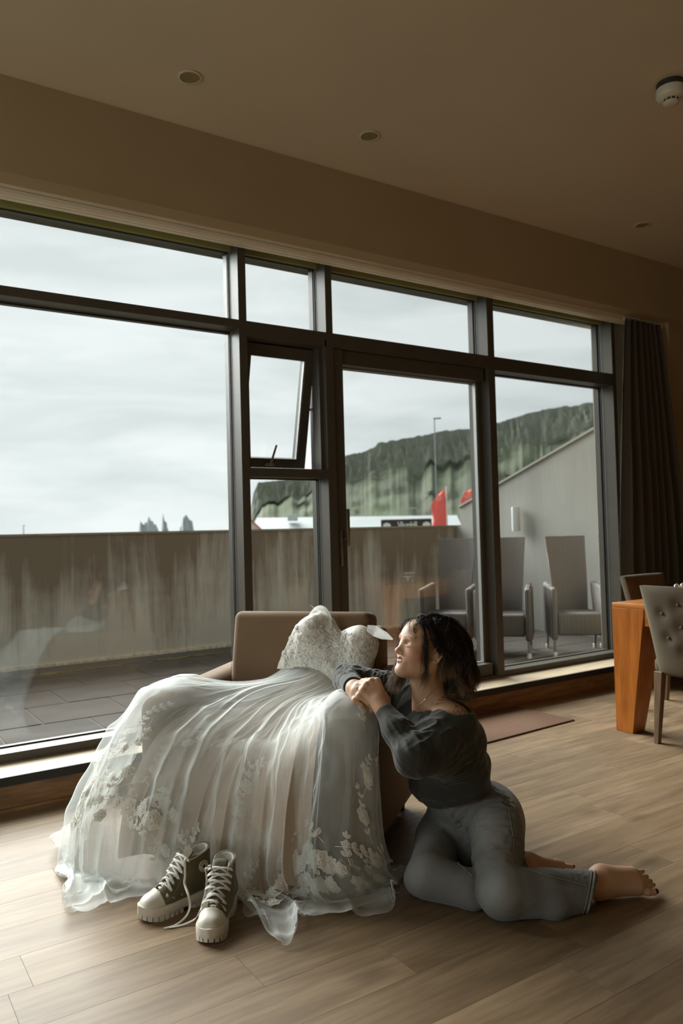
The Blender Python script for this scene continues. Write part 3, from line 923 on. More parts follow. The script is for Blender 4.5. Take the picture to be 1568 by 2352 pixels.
def dining_chair(label):
    o = empty('dining_chair'); tag(o, label, 'chair', 'upholstered dining chairs')
    # local: faces +y, rear face of the back near y = -0.24
    nx, nz = 25, 31
    btn = [(-0.105, 0.735), (0.0, 0.665), (0.105, 0.735), (-0.085, 0.60), (0.085, 0.60), (0, 0.79), (0, 0.53)]
    def surf(side):
        G = []
        for i in range(nz):
            b = i / (nz - 1); z = 0.385 + 0.50 * b
            hw = 0.185 + 0.05 * b
            row = []
            for j in range(nx):
                a = 2 * j / (nx - 1) - 1
                edge = (1 - abs(a) ** 8) * (1 - abs(2 * b - 1) ** 10)
                x = hw * a
                y0_ = -0.165 - 0.085 * b ** 1.3 - 0.025 * (1 - a * a)
                dz_ = sum(math.exp(-((x - bx) ** 2 + (z - bz) ** 2) / 0.0009) for bx, bz in btn) * 0.013
                th = 0.020 + 0.016 * edge
                y = y0_ - th + dz_ if side < 0 else y0_ + th
                row.append((x, y, z))
            G.append(row)
        return G
    A_, B_ = surf(-1), surf(1)
    ring = np.array([a + list(reversed(b)) for a, b in zip(A_, B_)])
    mb = MB().grid(ring, closed=True)
    nr = ring.shape[1]
    for base_ in (0, (nz - 1) * nr):
        for j in range(nx - 1): mb.f.append((base_ + j, base_ + j + 1, base_ + nr - 2 - j, base_ + nr - 1 - j))
    bk = mb.build('backrest', M['taupe'], o, 70)
    for bx, bz in btn:
        b = (bz - 0.385) / 0.5
        a = bx / (0.185 + 0.05 * b)
        y = -0.165 - 0.085 * b ** 1.3 - 0.025 * (1 - a * a) - 0.030
        MB().lathe([(0.001, 0.006), (0.006, 0.005), (0.0095, 0.001), (0.010, -0.004)], 14, (0, 0, 0), 'y').build('button', M['taupe'], bk, 60, (bx, y, bz)).scale = (1, -1, 1)
    MB().rbox(-0.22, 0.22, -0.19, 0.24, 0.385, 0.475, 0.03, 4).build('seat', M['taupe'], o, 50)
    for sx in (-1, 1):
        for y, ys in ((-0.185, -0.035), (0.2, 0.0)):
            x = sx * 0.178
            MB().rhexa([(x - 0.014 + sx * 0.012, y + ys - 0.016, 0), (x + 0.014 + sx * 0.012, y + ys - 0.016, 0), (x + 0.014 + sx * 0.012, y + ys + 0.016, 0), (x - 0.014 + sx * 0.012, y + ys + 0.016, 0)],
                       [(x - 0.025, y - 0.025, 0.40), (x + 0.025, y - 0.025, 0.40), (x + 0.025, y + 0.025, 0.40), (x - 0.025, y + 0.025, 0.40)], 0.003, 1).build('leg', M['chair_leg'], o)
    return o


ch = dining_chair('taupe button-backed dining chair tucked against the side of the table, back towards us')
ch.location = (4.065, 2.485, 0); ch.rotation_euler = (0, 0, -math.pi / 2 + 0.05)
c2 = copy_tree(ch)
c2['label'] = 'taupe dining chair at the table end by the curtain, its inner back in shadow'
c2.location = (4.66, 3.05, 0); c2.rotation_euler = (0, 0, math.pi + 0.05)

bw = empty('ribbon_bow', (4.33, 2.80, 0.765))
tag(bw, 'small white looped ribbon bow standing on the dining table', 'bow')
M['ribbon'] = plain('white_ribbon', (0.72, 0.70, 0.66), 0.6, var=0.03)
for sx in (-1, 1):
    pts = [(sx * (0.004 + 0.028 * (1 - math.cos(a))), 0.012 * math.sin(a), 0.070 + 0.020 * math.sin(a)) for a in np.linspace(0, 2 * math.pi, 19)]
    MB().tube(pts, 0.0065, 8).build('loop', M['ribbon'], bw, 60)
MB().lathe([(0.002, 0.084), (0.010, 0.080), (0.010, 0.062), (0.006, 0.056)], 14).build('knot', M['ribbon'], bw, 60)
for sx in (-1, 1):
    MB().tube([(sx * 0.002, 0, 0.062), (sx * 0.018, 0, 0.035), (sx * 0.03, 0.004, 0.007)], [0.007, 0.008, 0.007], 8, flat=(0.3, (0, 1, 0))).build('tail', M['ribbon'], bw, 60)

# door mat
t_ = NT('coir_door_mat')
c_ = t_.coords(); n_ = t_.noise(c_, 260, 3, 0.7); n2_ = t_.noise(c_, 22, 3, 0.6)
m_ = t_.mix(t_.ramp(n_.outputs['Fac'], [(0.3, (0.085, 0.042, 0.022)), (0.7, (0.25, 0.135, 0.078))]).outputs['Color'], (0.17, 0.09, 0.05), 0.35)
t_.set(m_.outputs['Color'], 0.95); t_.bump(n_.outputs['Fac'], 0.8, 0.004)
mt = MB().rbox(-0.40, 0.40, -0.255, 0.255, 0.0, 0.010, 0.004, 2).build('door_mat', t_.m, None, 40)
mt.location = (3.475, 3.522, 0.0); mt.rotation_euler = (0, 0, 0.05)
tag(mt, 'rust brown coir door mat on the oak floor by the terrace door', 'mat')
MB().rbox(-0.402, 0.402, -0.257, 0.257, 0.0, 0.004, 0.002, 1).build('rubber_edge', M['gasket'], mt)

# curtain
nx, nz = 240, 60
t_ = NT('heavy_grey_brown_curtain')
c_ = t_.coords(); n_ = t_.noise(c_, 240, 2, 0.6)
t_.set((0.062, 0.051, 0.035), 0.85, sheen=0.2); t_.bump(n_.outputs['Fac'], 0.15, 0.001)
M['curtain'] = t_.m
G = []
for i in range(nz):
    b = i / (nz - 1)          # 0 top .. 1 bottom
    z = 2.925 - 2.895 * b
    g = min(1, b * 1.5) ** 0.8
    xl = 5.385 - 0.38 * g - 0.03 * b; xr = 5.85 - 0.03 * g
    yc = 3.885 - 0.175 * g
    row = []
    for j in range(nx):
        a = j / (nx - 1)
        s_ = a + 0.02 * math.sin(9 * a + 2 * b)
        amp = (0.020 + 0.030 * min(1, b * 2)) * (0.75 + 0.25 * math.sin(7 * a))
        ph = 2 * math.pi * 7.0 * s_
        y = yc + amp * math.sin(ph) * (1 - 0.25 * math.sin(ph)) * 0.8
        x = xl + (xr - xl) * a + 0.012 * math.sin(2 * ph) * min(1, b + 0.3)
        row.append((x, y, z))
    G.append(row)
mb = MB().grid(np.array(G))
cu = mb.build('curtain', M['curtain'], None, 80)
so = cu.modifiers.new('thick', 'SOLIDIFY'); so.thickness = 0.004
tag(cu, 'heavy dark grey-brown curtain drawn back beside the window', 'curtain')
hk = MB()
for k in range(8): hk.box(5.40 + k * 0.06, 5.406 + k * 0.06, 3.90, 3.93, 2.912, 2.94)
tag(hk.build('curtain_hooks', M['white_plastic'], cu), kind='stuff')

# ------------------------------------------------------------------ armchair
CHO = Vector((1.53, 2.22, 0)); CL = Vector((-0.6223, 0.7828, 0)); CV = Vector((0.7828, 0.6223, 0))
def Ch(u, w, z): return CHO + CL * u + CV * w + Vector((0, 0, z))


ac = empty('armchair', CHO, math.atan2(-0.7828, 0.6223))
tag(ac, 'brown upholstered armchair with the white wedding dress spread over it', 'armchair')
t_ = NT('brown_velour')
c_ = t_.coords(); n_ = t_.noise(c_, 300, 3, 0.6); n2_ = t_.noise(c_, 4, 3, 0.5)
t_.set(t_.ramp(n2_.outputs['Fac'], [(0.3, (0.165, 0.098, 0.048)), (0.7, (0.200, 0.122, 0.064))]).outputs['Color'], 0.85, sheen=0.08)
t_.bump(n_.outputs['Fac'], 0.12, 0.001)
M['velour'] = t_.m
CW, CD = 0.92, 0.82
# local x = -u, y = w
MB().rbox(-CW + 0.13, -0.13, 0.03, 0.66, 0.08, 0.33, 0.02, 3).build('base', M['velour'], ac, 50)
MB().rbox(-CW + 0.155, -0.155, 0.01, 0.56, 0.32, 0.435, 0.045, 5).build('seat_cushion', M['velour'], ac, 50)
for x0 in (-0.15, -CW):
    x1 = x0 + 0.15
    MB().rhexa([(x0, 0.0, 0.05), (x1, 0.0, 0.05), (x1, 0.80, 0.05), (x0, 0.80, 0.05)], [(x0, 0.0, 0.605), (x1, 0.0, 0.605), (x1, 0.82, 0.63), (x0, 0.82, 0.63)], 0.055, 5).build('armrest', M['velour'], ac, 50)
MB().rhexa([(-0.80, 0.62, 0.05), (-0.12, 0.62, 0.05), (-0.12, 0.80, 0.05), (-0.80, 0.80, 0.05)], [(-0.80, 0.69, 0.80), (-0.12, 0.69, 0.80), (-0.12, 0.83, 0.80), (-0.80, 0.83, 0.80)], 0.035, 4).build('back_shell', M['velour'], ac, 50)
bc = MB().rhexa([(-0.775, 0.47, 0.40), (-0.145, 0.47, 0.40), (-0.145, 0.635, 0.40), (-0.775, 0.635, 0.40)], [(-0.785, 0.585, 0.885), (-0.135, 0.585, 0.885), (-0.135, 0.725, 0.865), (-0.785, 0.725, 0.865)], 0.035, 5).build('back_cushion', M['velour'], ac, 50)
st = MB()
for k in range(38):
    b = k / 38
    p = Vector((-0.778 - 0.008 * b, 0.495 + 0.115 * b, 0.44 + 0.425 * b))
    st.tube([p, p + Vector((-0.0002, 0.0027, 0.007))], 0.0013, 5)
st.build('seam_stitching', plain('dark_thread', (0.06, 0.04, 0.025), 0.8), bc)
for x0 in (-0.07, -CW + 0.07):
    for y in (0.06, 0.74):
        MB().lathe([(0.022, 0.0), (0.028, 0.05), (0.028, 0.056)], 16, (x0, y, 0)).build('foot', M['gasket'], ac, 50)

# ------------------------------------------------------------------ smooth solid modelling (distance fields -> one continuous mesh)
def A(p): return np.asarray(p, float)


class Solid:
    def __init__(s): s.ops = []

    def cone(s, a, b, ra, rb, k=0.02, col=None):
        """round cone from a to b"""
        a, b = A(a), A(b)
        s.ops.append(('c', a, b, ra, rb, k, (a + b) / 2, np.linalg.norm(b - a) / 2 + max(ra, rb)))
        return s

    def chain(s, pts, radii, k=0.02):
        for i in range(len(pts) - 1): s.cone(pts[i], pts[i + 1], radii[i], radii[i + 1], k)
        return s

    def ell(s, c, r, axes=None, k=0.02, sub=False):
        """ellipsoid, axes = 3 unit vectors"""
        c, r = A(c), A(r)
        axes = np.eye(3) if axes is None else A(axes)
        s.ops.append(('s' if sub else 'e', c, axes, r, None, k, c, float(r.max()) + (0.05 if sub else 0)))
        return s

    def subcone(s, a, b, ra, rb, k=0.01):
        a, b = A(a), A(b)
        s.ops.append(('x', a, b, ra, rb, k, (a + b) / 2, np.linalg.norm(b - a) / 2 + max(ra, rb) + 0.05))
        return s

    def cut(s, p, n, k=0.004):
        """removes everything on the +n side of a plane, near p"""
        s.ops.append(('p', A(p), A(n) / np.linalg.norm(A(n)), 0, 0, k, A(p), 99.0))
        return s

    def cutball(s, p, n, R, k=0.003):
        """the same, but only within R of p"""
        s.ops.append(('q', A(p), A(n) / np.linalg.norm(A(n)), R, 0, k, A(p), R + 0.05))
        return s

    def __call__(s, X, c=None, R=0.0):
        d = np.full(len(X), 0.5)
        for t, p, q, ra, rb, k, bc, br in s.ops:
            if c is not None and np.linalg.norm(bc - c) - br - R > 0.10: continue
            if t in 'cx':
                ba = q - p; l2 = ba @ ba
                h = np.clip(((X - p) @ ba) / l2, 0, 1)
                dd = np.sqrt((((X - p) - h[:, None] * ba) ** 2).sum(1)) - (ra + (rb - ra) * h)
            elif t in 'es':
                Y = (X - p) @ q.T
                k0 = np.sqrt(((Y / ra) ** 2).sum(1)) + 1e-9; k1 = np.sqrt(((Y / ra ** 2) ** 2).sum(1)) + 1e-9
                dd = k0 * (k0 - 1) / k1
            elif t == 'p':
                dd = (X - p) @ q
            elif t == 'q':
                dd = -np.maximum(-((X - p) @ q), np.sqrt(((X - p) ** 2).sum(1)) - ra)
            if t in 'ce':
                h = np.maximum(k - np.abs(d - dd), 0) / k
                d = np.minimum(d, dd) - h * h * k * 0.25
            elif t in 'sx':
                dd = -dd
                h = np.maximum(k - np.abs(d - dd), 0) / k
                d = np.maximum(d, dd) + h * h * k * 0.25
            else:
                d = np.maximum(d, dd)
        return d


def polygonise(f, lo, hi, vox):
    """sparse surface nets: returns vertices and quads"""
    lo = A(lo); hi = A(hi)
    B, SB = 8, 4
    bs = B * vox; ss = bs * SB
    nS = np.ceil((hi - lo) / ss).astype(int)
    N = nS * SB * B + 1
    g8 = np.stack(np.meshgrid(np.arange(B + 1), np.arange(B + 1), np.arange(B + 1), indexing='ij'), -1).reshape(-1, 3)
    gb = np.stack(np.meshgrid(np.arange(SB), np.arange(SB), np.arange(SB), indexing='ij'), -1).reshape(-1, 3)
    cells_id, cells_p, quads = [], [], []
    cid = lambda I: (I[..., 0] * N[1] + I[..., 1]) * N[2] + I[..., 2]
    corner = np.array([(a, b, c) for a in (0, 1) for b in (0, 1) for c in (0, 1)])
    edges = [(i, j) for i in range(8) for j in range(i + 1, 8) if np.abs(corner[i] - corner[j]).sum() == 1]
    Sx = np.stack(np.meshgrid(*[np.arange(n) for n in nS], indexing='ij'), -1).reshape(-1, 3)
    for si in Sx:
        c = lo + (si + 0.5) * ss
        if abs(f(c[None], c, ss)[0]) > ss * 1.5: continue
        base = si * SB * B
        bc = lo + (base + gb * B + B / 2) * vox
        db = f(bc, c, ss * 0.87)
        keep = np.abs(db) < bs * 1.7
        if not keep.any(): continue
        for b0 in gb[keep]:
            o = base + b0 * B
            I = o + g8
            V = f(lo + I * vox, lo + (o + B / 2) * vox, bs * 0.87).reshape(B + 1, B + 1, B + 1)
            s_ = V < 0
            if s_.all() or not s_.any(): continue
            cv = np.stack([s_[a:B + a, b:B + b, c_:B + c_] for a, b, c_ in corner], -1)
            act = np.argwhere(cv.any(-1) & ~cv.all(-1))
            if len(act):
                vals = np.stack([V[act[:, 0] + a, act[:, 1] + b, act[:, 2] + c_] for a, b, c_ in corner], -1)
                acc = np.zeros((len(act), 3)); cnt = np.zeros(len(act))
                for i, j in edges:
                    m = (vals[:, i] < 0) != (vals[:, j] < 0)
                    if not m.any(): continue
                    t = vals[m, i] / (vals[m, i] - vals[m, j])
                    acc[m] += corner[i] + t[:, None] * (corner[j] - corner[i]); cnt[m] += 1
                cells_id.append(cid(o + act)); cells_p.append(lo + (o + act + acc / cnt[:, None]) * vox)
            for ax in range(3):
                sl0 = [slice(0, B)] * 3; sl1 = [slice(0, B)] * 3; sl1[ax] = slice(1, B + 1)
                x0 = s_[tuple(sl0)]; x1 = s_[tuple(sl1)]
                for flip in (0, 1):
                    e = np.argwhere((x0 & ~x1) if not flip else (~x0 & x1))
                    if not len(e): continue
                    e = e + o
                    a1, a2 = [(1, 2), (2, 0), (0, 1)][ax]
                    d1 = np.zeros(3, int); d1[a1] = 1; d2 = np.zeros(3, int); d2[a2] = 1
                    q = np.stack([cid(e - d1 - d2), cid(e - d2), cid(e), cid(e - d1)], -1)
                    quads.append(q[:, ::-1] if flip else q)
    ids = np.concatenate(cells_id); P = np.concatenate(cells_p); Q = np.concatenate(quads)
    order = np.argsort(ids); ids = ids[order]; P = P[order]
    k = np.searchsorted(ids, Q); k = np.clip(k, 0, len(ids) - 1)
    ok = (ids[k] == Q).all(1)
    return P, k[ok]


def vnormals(V, F):
    n = np.cross(V[F[:, 2]] - V[F[:, 0]], V[F[:, 3]] - V[F[:, 1]])
    N = np.zeros_like(V)
    for c in range(4): np.add.at(N, F[:, c], n)
    return N / (np.linalg.norm(N, axis=1, keepdims=True) + 1e-12)


def relax(V, F, it=2, lam=0.5):
    V = V.copy()
    for _ in range(it):
        S_ = np.zeros_like(V); C_ = np.zeros(len(V))
        for a, b in ((0, 1), (1, 2), (2, 3), (3, 0)):
            np.add.at(S_, F[:, a], V[F[:, b]]); np.add.at(C_, F[:, a], 1)
            np.add.at(S_, F[:, b], V[F[:, a]]); np.add.at(C_, F[:, b], 1)
        V = V + lam * (S_ / np.maximum(C_, 1)[:, None] - V)
    return V


def paint(o, C):
    at = o.data.color_attributes.new('tint', 'FLOAT_COLOR', 'POINT')
    at.data.foreach_set('color', np.c_[C, np.ones(len(C))].astype(np.float32).ravel())


# ------------------------------------------------------------------ the woman
woman = empty('person', (2.0100, 2.1850, 0.0000))
tag(woman, 'barefoot woman in a dark sweater and grey jeans leaning on the armchair', 'person')


def seg_dist(X, a, b):
    a, b = A(a), A(b); ba = b - a
    h = np.clip(((X - a) @ ba) / (ba @ ba + 1e-12), 0, 1)
    return np.sqrt((((X - a) - h[:, None] * ba) ** 2).sum(1))


CR = A(_R2); CU = A(_U2); CF = A(_F)
def camdir(r, u, d): return CR * r + CU * u + CF * d


HO = A((1.7540, 2.1415, 0.8083))
tilt, turn = math.radians(16), math.radians(21)
hf = camdir(-math.cos(turn) * math.cos(tilt), math.sin(tilt), -math.sin(turn) * math.cos(tilt)); hf /= np.linalg.norm(hf)
hu = CU + 0.05 * CF; hu = hu - hf * (hu @ hf); hu /= np.linalg.norm(hu)
hs_ = np.cross(hu, hf)
HA = np.array([hs_, hf, hu])
def H(x, y, z): return HO + x * hs_ + y * hf + z * hu


sh_n, sh_f = A((1.7750, 2.0168, 0.5533)), A((1.7851, 2.2952, 0.6220))
el_n, wr_n = A((1.5696, 1.9867, 0.4841)), A((1.5673, 2.1573, 0.6159))
el_f, wr_f = A((1.6296, 2.4679, 0.6659)), A((1.5437, 2.2968, 0.6667))
chest = A((1.7878, 2.1606, 0.4831)); waist = A((1.8800, 2.1601, 0.3012)); pelvis = A((1.9599, 2.1358, 0.1750)); neck0 = A((1.7846, 2.1466, 0.5985))
lat = (sh_n - sh_f) / np.linalg.norm(sh_n - sh_f)
latp = A((0.09, -0.99, -0.08)); latp /= np.linalg.norm(latp)
hp_n, hp_f = pelvis + latp * 0.085 - A((0, 0, 0.02)), pelvis - latp * 0.085 - A((0, 0, 0.01))
kn_n, kn_f = A((1.7390, 1.7820, 0.0780)), A((1.6380, 2.0160, 0.0820))
an_n, an_f = A((2.0660, 1.6760, 0.0580)), A((1.9750, 1.9080, 0.0550))

body = Solid()
# trunk
body.cone(pelvis + latp * 0.05, waist + lat * 0.045, 0.085, 0.080, 0.03).cone(pelvis - latp * 0.05, waist - lat * 0.045, 0.085, 0.080, 0.03)
body.cone(waist + lat * 0.045, chest + lat * 0.06, 0.085, 0.085, 0.05).cone(waist - lat * 0.045, chest - lat * 0.06, 0.085, 0.085, 0.05)
body.cone(chest + lat * 0.06, sh_n - lat * 0.02, 0.085, 0.052, 0.05).cone(chest - lat * 0.06, sh_f + lat * 0.02, 0.085, 0.052, 0.05)
body.cone(neck0 + lat * 0.02, sh_n - lat * 0.01 + A((0, 0, 0.012)), 0.046, 0.044, 0.05).cone(neck0 - lat * 0.02, sh_f + A((0, 0, 0.01)), 0.046, 0.044, 0.05)
# limbs
body.chain([sh_n, el_n, wr_n], [0.050, 0.037, 0.025], 0.02)
body.chain([sh_f, el_f, wr_f], [0.048, 0.036, 0.025], 0.02)
body.chain([hp_n, A((1.8879, 1.9573, 0.1276)), kn_n, an_n], [0.060, 0.052, 0.045, 0.033], 0.015)
body.chain([hp_f, A((1.8582, 2.2180, 0.0826)), kn_f, A((1.7400, 1.9060, 0.0600)), an_f], [0.055, 0.045, 0.042, 0.036, 0.030], 0.012)
# neck
body.cone(neck0 - A((0, 0, 0.02)), H(0, -0.018, -0.062), 0.060, 0.050, 0.035)
body.cone(neck0 + hf * 0.02, H(0, 0.008, -0.085), 0.040, 0.036, 0.03)
# collar bones and the sternomastoid
body.cone(neck0 + hf * 0.052 - A((0, 0, 0.015)), sh_n + hf * 0.03 + A((0, 0, 0.018)), 0.012, 0.014, 0.025)
body.cone(neck0 + hf * 0.050 - A((0, 0, 0.02)), H(0.058, -0.02, -0.05), 0.012, 0.014, 0.025)
# skull and face
body.ell(H(0, -0.008, 0.026), (0.074, 0.094, 0.086), HA, 0.02)
body.ell(H(0, 0.034, -0.028), (0.060, 0.056, 0.080), HA, 0.03)
body.ell(H(0, 0.052, 0.030), (0.056, 0.040, 0.050), HA, 0.03)
body.cone(H(0.052, -0.004, -0.062), H(0.014, 0.066, -0.100), 0.018, 0.016, 0.03).cone(H(-0.052, -0.004, -0.062), H(-0.014, 0.066, -0.100), 0.018, 0.016, 0.03)
body.ell(H(0, 0.074, -0.099), (0.022, 0.019, 0.016), HA, 0.022)
for sx in (1, -1):
    body.ell(H(sx * 0.038, 0.058, -0.036), (0.025, 0.023, 0.023), HA, 0.03)
    body.ell(H(sx * 0.032, 0.080, 0.016), (0.022, 0.009, 0.007), HA, 0.015)
body.cone(H(0, 0.083, 0.004), H(0, 0.101, -0.033), 0.0085, 0.0100, 0.014)
body.ell(H(0, 0.106, -0.036), (0.0105, 0.0085, 0.0085), HA, 0.008)
for sx in (1, -1): body.ell(H(sx * 0.0125, 0.094, -0.0395), (0.0075, 0.0095, 0.0075), HA, 0.006)
for sx in (1, -1):
    body.ell(H(sx * 0.030, 0.0915, 0.001), (0.015, 0.0085, 0.0065), HA, 0.008, sub=True)
    body.ell(H(sx * 0.031, 0.0685, -0.003), (0.0160, 0.0150, 0.0115), HA, 0.005)
# lips, parted in a smile
UL = [(0.025, 0.0760, -0.0610), (0.013, 0.0890, -0.0592), (0.004, 0.0940, -0.0572), (0, 0.0936, -0.0578)]
LLp = [(0.025, 0.0760, -0.0620), (0.013, 0.0868, -0.0690), (0.0, 0.0905, -0.0712)]
body.ell(H(0, 0.078, -0.066), (0.030, 0.0125, 0.020), HA, 0.012)
body.ell(H(0, 0.094, -0.0638), (0.013, 0.0065, 0.0028), HA, 0.003, sub=True)
for sx in (1, -1):
    body.chain([H(sx * a, b, c) for a, b, c in UL], [0.0025, 0.0036, 0.0038, 0.0034], 0.003)
    body.chain([H(sx * a, b, c) for a, b, c in LLp], [0.0025, 0.0042, 0.0050], 0.003)
body.ell(H(0, 0.0830, -0.0642), (0.018, 0.006, 0.0045), HA, 0.001)
# ears
for sx in (1, -1):
    e0 = H(sx * 0.073, -0.012, -0.018)
    ea = np.array([hs_ * 0.93 * sx + hf * 0.36, hf * 0.93 - hs_ * sx * 0.36, hu]); ea = ea / np.linalg.norm(ea, axis=1, keepdims=True)
    q = lambda a, y, z: e0 + ea[0] * a + ea[1] * y + ea[2] * z
    body.ell(q(0.000, 0.0, 0), (0.0055, 0.013, 0.025), ea, 0.006)
    pts = [q(0.006 + 0.003 * math.sin(t), 0.0150 * math.cos(t) * (1.05 if math.sin(t) > 0 else 0.8), 0.027 * math.sin(t)) for t in np.linspace(0.1, math.pi * 1.55, 12)]
    body.chain(pts, [0.0038] * 12, 0.003)
    body.ell(q(0.010, 0.001, 0.001), (0.0055, 0.0075, 0.012), ea, 0.003, sub=True)
    body.ell(q(0.004, 0.004, -0.024), (0.005, 0.0075, 0.0075), ea, 0.004)


def hand(wr, kn_mid, across, back, curl, thumb_dir, thin=1.0):
    """palm from the wrist to the knuckles, four unequal curled fingers and a thumb"""
    wr, km = A(wr), A(kn_mid)
    fwd = (km - wr); L_ = np.linalg.norm(fwd); fwd /= L_
    ac_ = A(across); ac_ = ac_ - fwd * (ac_ @ fwd); ac_ /= np.linalg.norm(ac_)
    kn = []
    for i, (o, fo) in enumerate(((0.031, -0.004), (0.011, 0.004), (-0.010, 0.001), (-0.029, -0.009))):
        k_ = km + ac_ * o + fwd * fo - A(back) * (0.002 if i in (0, 3) else 0)
        kn.append(k_)
        body.cone(wr + ac_ * o * 0.45 - A(back) * 0.004, k_ - A(back) * 0.004, 0.0155, 0.0118, 0.014)
        body.ell(k_ + A(back) * 0.0015, (0.0088,) * 3, None, 0.006)
    body.cone(wr, wr + fwd * 0.03, 0.023, 0.020, 0.02)
    lens = ((0.040, 0.024, 0.019), (0.044, 0.028, 0.020), (0.040, 0.026, 0.020), (0.031, 0.019, 0.017))
    for k_, ls, i in zip(kn, lens, range(4)):
        p = k_.copy(); r = 0.0098 - 0.0006 * (i == 3)
        for l_, dv, r2 in zip(ls, curl, (0.0088, 0.0080, 0.0068)):
            d_ = A(dv) / np.linalg.norm(A(dv)); n_ = p + d_ * l_
            body.cone(p, n_, r * thin, r2 * thin, 0.0035); p, r = n_, r2
    t0 = wr + fwd * 0.022 + ac_ * 0.026 - A(back) * 0.010
    td = A(thumb_dir) / np.linalg.norm(A(thumb_dir))
    t1 = t0 + td * 0.034; t2 = t1 + (td * 0.8 + fwd * 0.5) / np.linalg.norm(td * 0.8 + fwd * 0.5) * 0.028
    body.chain([t0, t1, t2], [0.0145, 0.0112, 0.0085], 0.010)
    return kn


near_back = camdir(-0.25, 0.55, -0.80); near_back /= np.linalg.norm(near_back)
kn_near = hand(wr_n, (1.5549, 2.2167, 0.6926), camdir(0.85, 0.45, 0.15), near_back,
               [camdir(-0.62, -0.15, 0.75), camdir(-0.45, -0.85, 0.45), camdir(0.35, -0.85, 0.1)], camdir(-0.3, 0.35, 0.85))
far_back = camdir(-0.2, 0.75, -0.62); far_back /= np.linalg.norm(far_back)
hand(wr_f, (1.5275, 2.2298, 0.6608), camdir(0.55, 0.75, 0.2), far_back,
     [camdir(0.7, -0.55, -0.2), camdir(0.6, -0.75, 0.3), camdir(-0.1, -0.8, 0.6)], camdir(0.5, 0.2, 0.6), 0.95)

# feet
hl = A((2.0720, 1.6780, 0.0420)); bb = A((2.1920, 1.6200, 0.0300)); bs_ = A((2.1940, 1.6400, 0.0680))
body.ell(hl, (0.036, 0.032, 0.036), None, 0.03)
body.cone(an_n, A((2.0900, 1.6800, 0.0700)), 0.033, 0.030, 0.03)
body.ell((2.0930, 1.6810, 0.0830), (0.013, 0.012, 0.013), None, 0.012)
for t in np.linspace(0, 1, 5):
    body.cone(A((2.0960, 1.6770, 0.0580)), bb * (1 - t) + bs_ * t, 0.032, 0.0165, 0.03)
body.cone(hl, bb, 0.026, 0.017, 0.03)
TOES = [(A((2.1910, 1.6170, 0.0260)), A((2.2110, 1.5950, 0.0200)), A((2.2350, 1.5860, 0.0170)), 0.0125), (A((2.2030, 1.6280, 0.0360)), A((2.2210, 1.6040, 0.0340)), A((2.2590, 1.6070, 0.0240)), 0.0085),
        (A((2.2060, 1.6330, 0.0460)), A((2.2220, 1.6150, 0.0440)), A((2.2610, 1.6190, 0.0320)), 0.0080), (A((2.2050, 1.6380, 0.0560)), A((2.2230, 1.6260, 0.0540)), A((2.2600, 1.6320, 0.0420)), 0.0077), (A((2.2060, 1.6450, 0.0660)), A((2.2260, 1.6400, 0.0640)), A((2.2610, 1.6470, 0.0540)), 0.0075)]
for a, b, c, r in TOES: body.chain([a, b, c], [r * 1.05, r, r * 0.95], 0.006)
hl2 = A((2.0110, 1.9280, 0.0450)); b2 = A((2.1040, 1.8670, 0.0360))
body.ell(hl2, (0.034, 0.03, 0.033), None, 0.03)
body.cone(an_f, hl2, 0.033, 0.03, 0.03)
body.cone(hl2, b2, 0.030, 0.022, 0.03)
TOE2 = []
for i in range(5):
    off = A((0.55, 0.83, 0)) * (0.013 * i)
    a = b2 + off * 0.9; c = A((2.1550, 1.8570, 0.0220)) + off - A((0.836, -0.549, 0)) * 0.007 * i
    body.cone(a, c, 0.012 if i == 0 else 0.009, 0.0105 if i == 0 else 0.0075, 0.006); TOE2.append(c)

V, F = polygonise(body, (1.30, 1.48, -0.02), (2.42, 2.75, 1.0), 0.0024)
V[:, 2] = np.maximum(V[:, 2], 0.0015)
V = relax(V, F, 1, 0.35)
Y = (V - HO) @ HA.T
sk = A((0.56, 0.335, 0.215))
C = np.tile(sk, (len(V), 1))
C *= (1 + 0.05 * fbm(V * 60, 3, 4))[:, None]
def blend(mask, col):
    global C
    m = np.clip(mask, 0, 1)[:, None]; C = C * (1 - m) + A(col) * m
head = (np.abs(Y) < 0.16).all(1)
hd = lambda a, b: seg_dist(V, H(*a), H(*b))
cheek = np.minimum(seg_dist(V, H(0.042, 0.06, -0.030), H(0.050, 0.045, -0.025)), seg_dist(V, H(-0.042, 0.06, -0.030), H(-0.050, 0.045, -0.025)))
blend(0.45 * np.exp(-((cheek - 0.018).clip(0) / 0.016) ** 2) * head, (0.50, 0.20, 0.135))
blend(0.25 * np.exp(-(np.linalg.norm(V - H(0, 0.108, -0.038), axis=1) / 0.016) ** 2), (0.50, 0.21, 0.15))
# eyelid blush and brows
for sx in (1, -1):
    blend(0.30 * np.exp(-(np.linalg.norm(V - H(sx * 0.031, 0.080, 0.002), axis=1) / 0.013) ** 2), (0.34, 0.16, 0.10))
    Yf = Y * A((1, 0, 1))
    sd2 = lambda a, b: seg_dist(Yf, (a[0], 0, a[1]), (b[0], 0, b[1]))
    br = np.minimum(sd2((sx * 0.012, 0.0150), (sx * 0.032, 0.0220)), sd2((sx * 0.032, 0.0220), (sx * 0.050, 0.0170)))
    blend(0.72 * np.clip((0.0036 - br) / 0.0022, 0, 1) * head * (Y[:, 1] > 0.055), (0.055, 0.030, 0.018))
lipd = np.full(len(V), 9.0)
for sx in (1, -1):
    for PL_, rr_ in ((UL, 0.0036), (LLp, 0.0048)):
        for i in range(len(PL_) - 1):
            a, b = PL_[i], PL_[i + 1]
            lipd = np.minimum(lipd, hd((sx * a[0], a[1], a[2]), (sx * b[0], b[1], b[2])) - rr_)
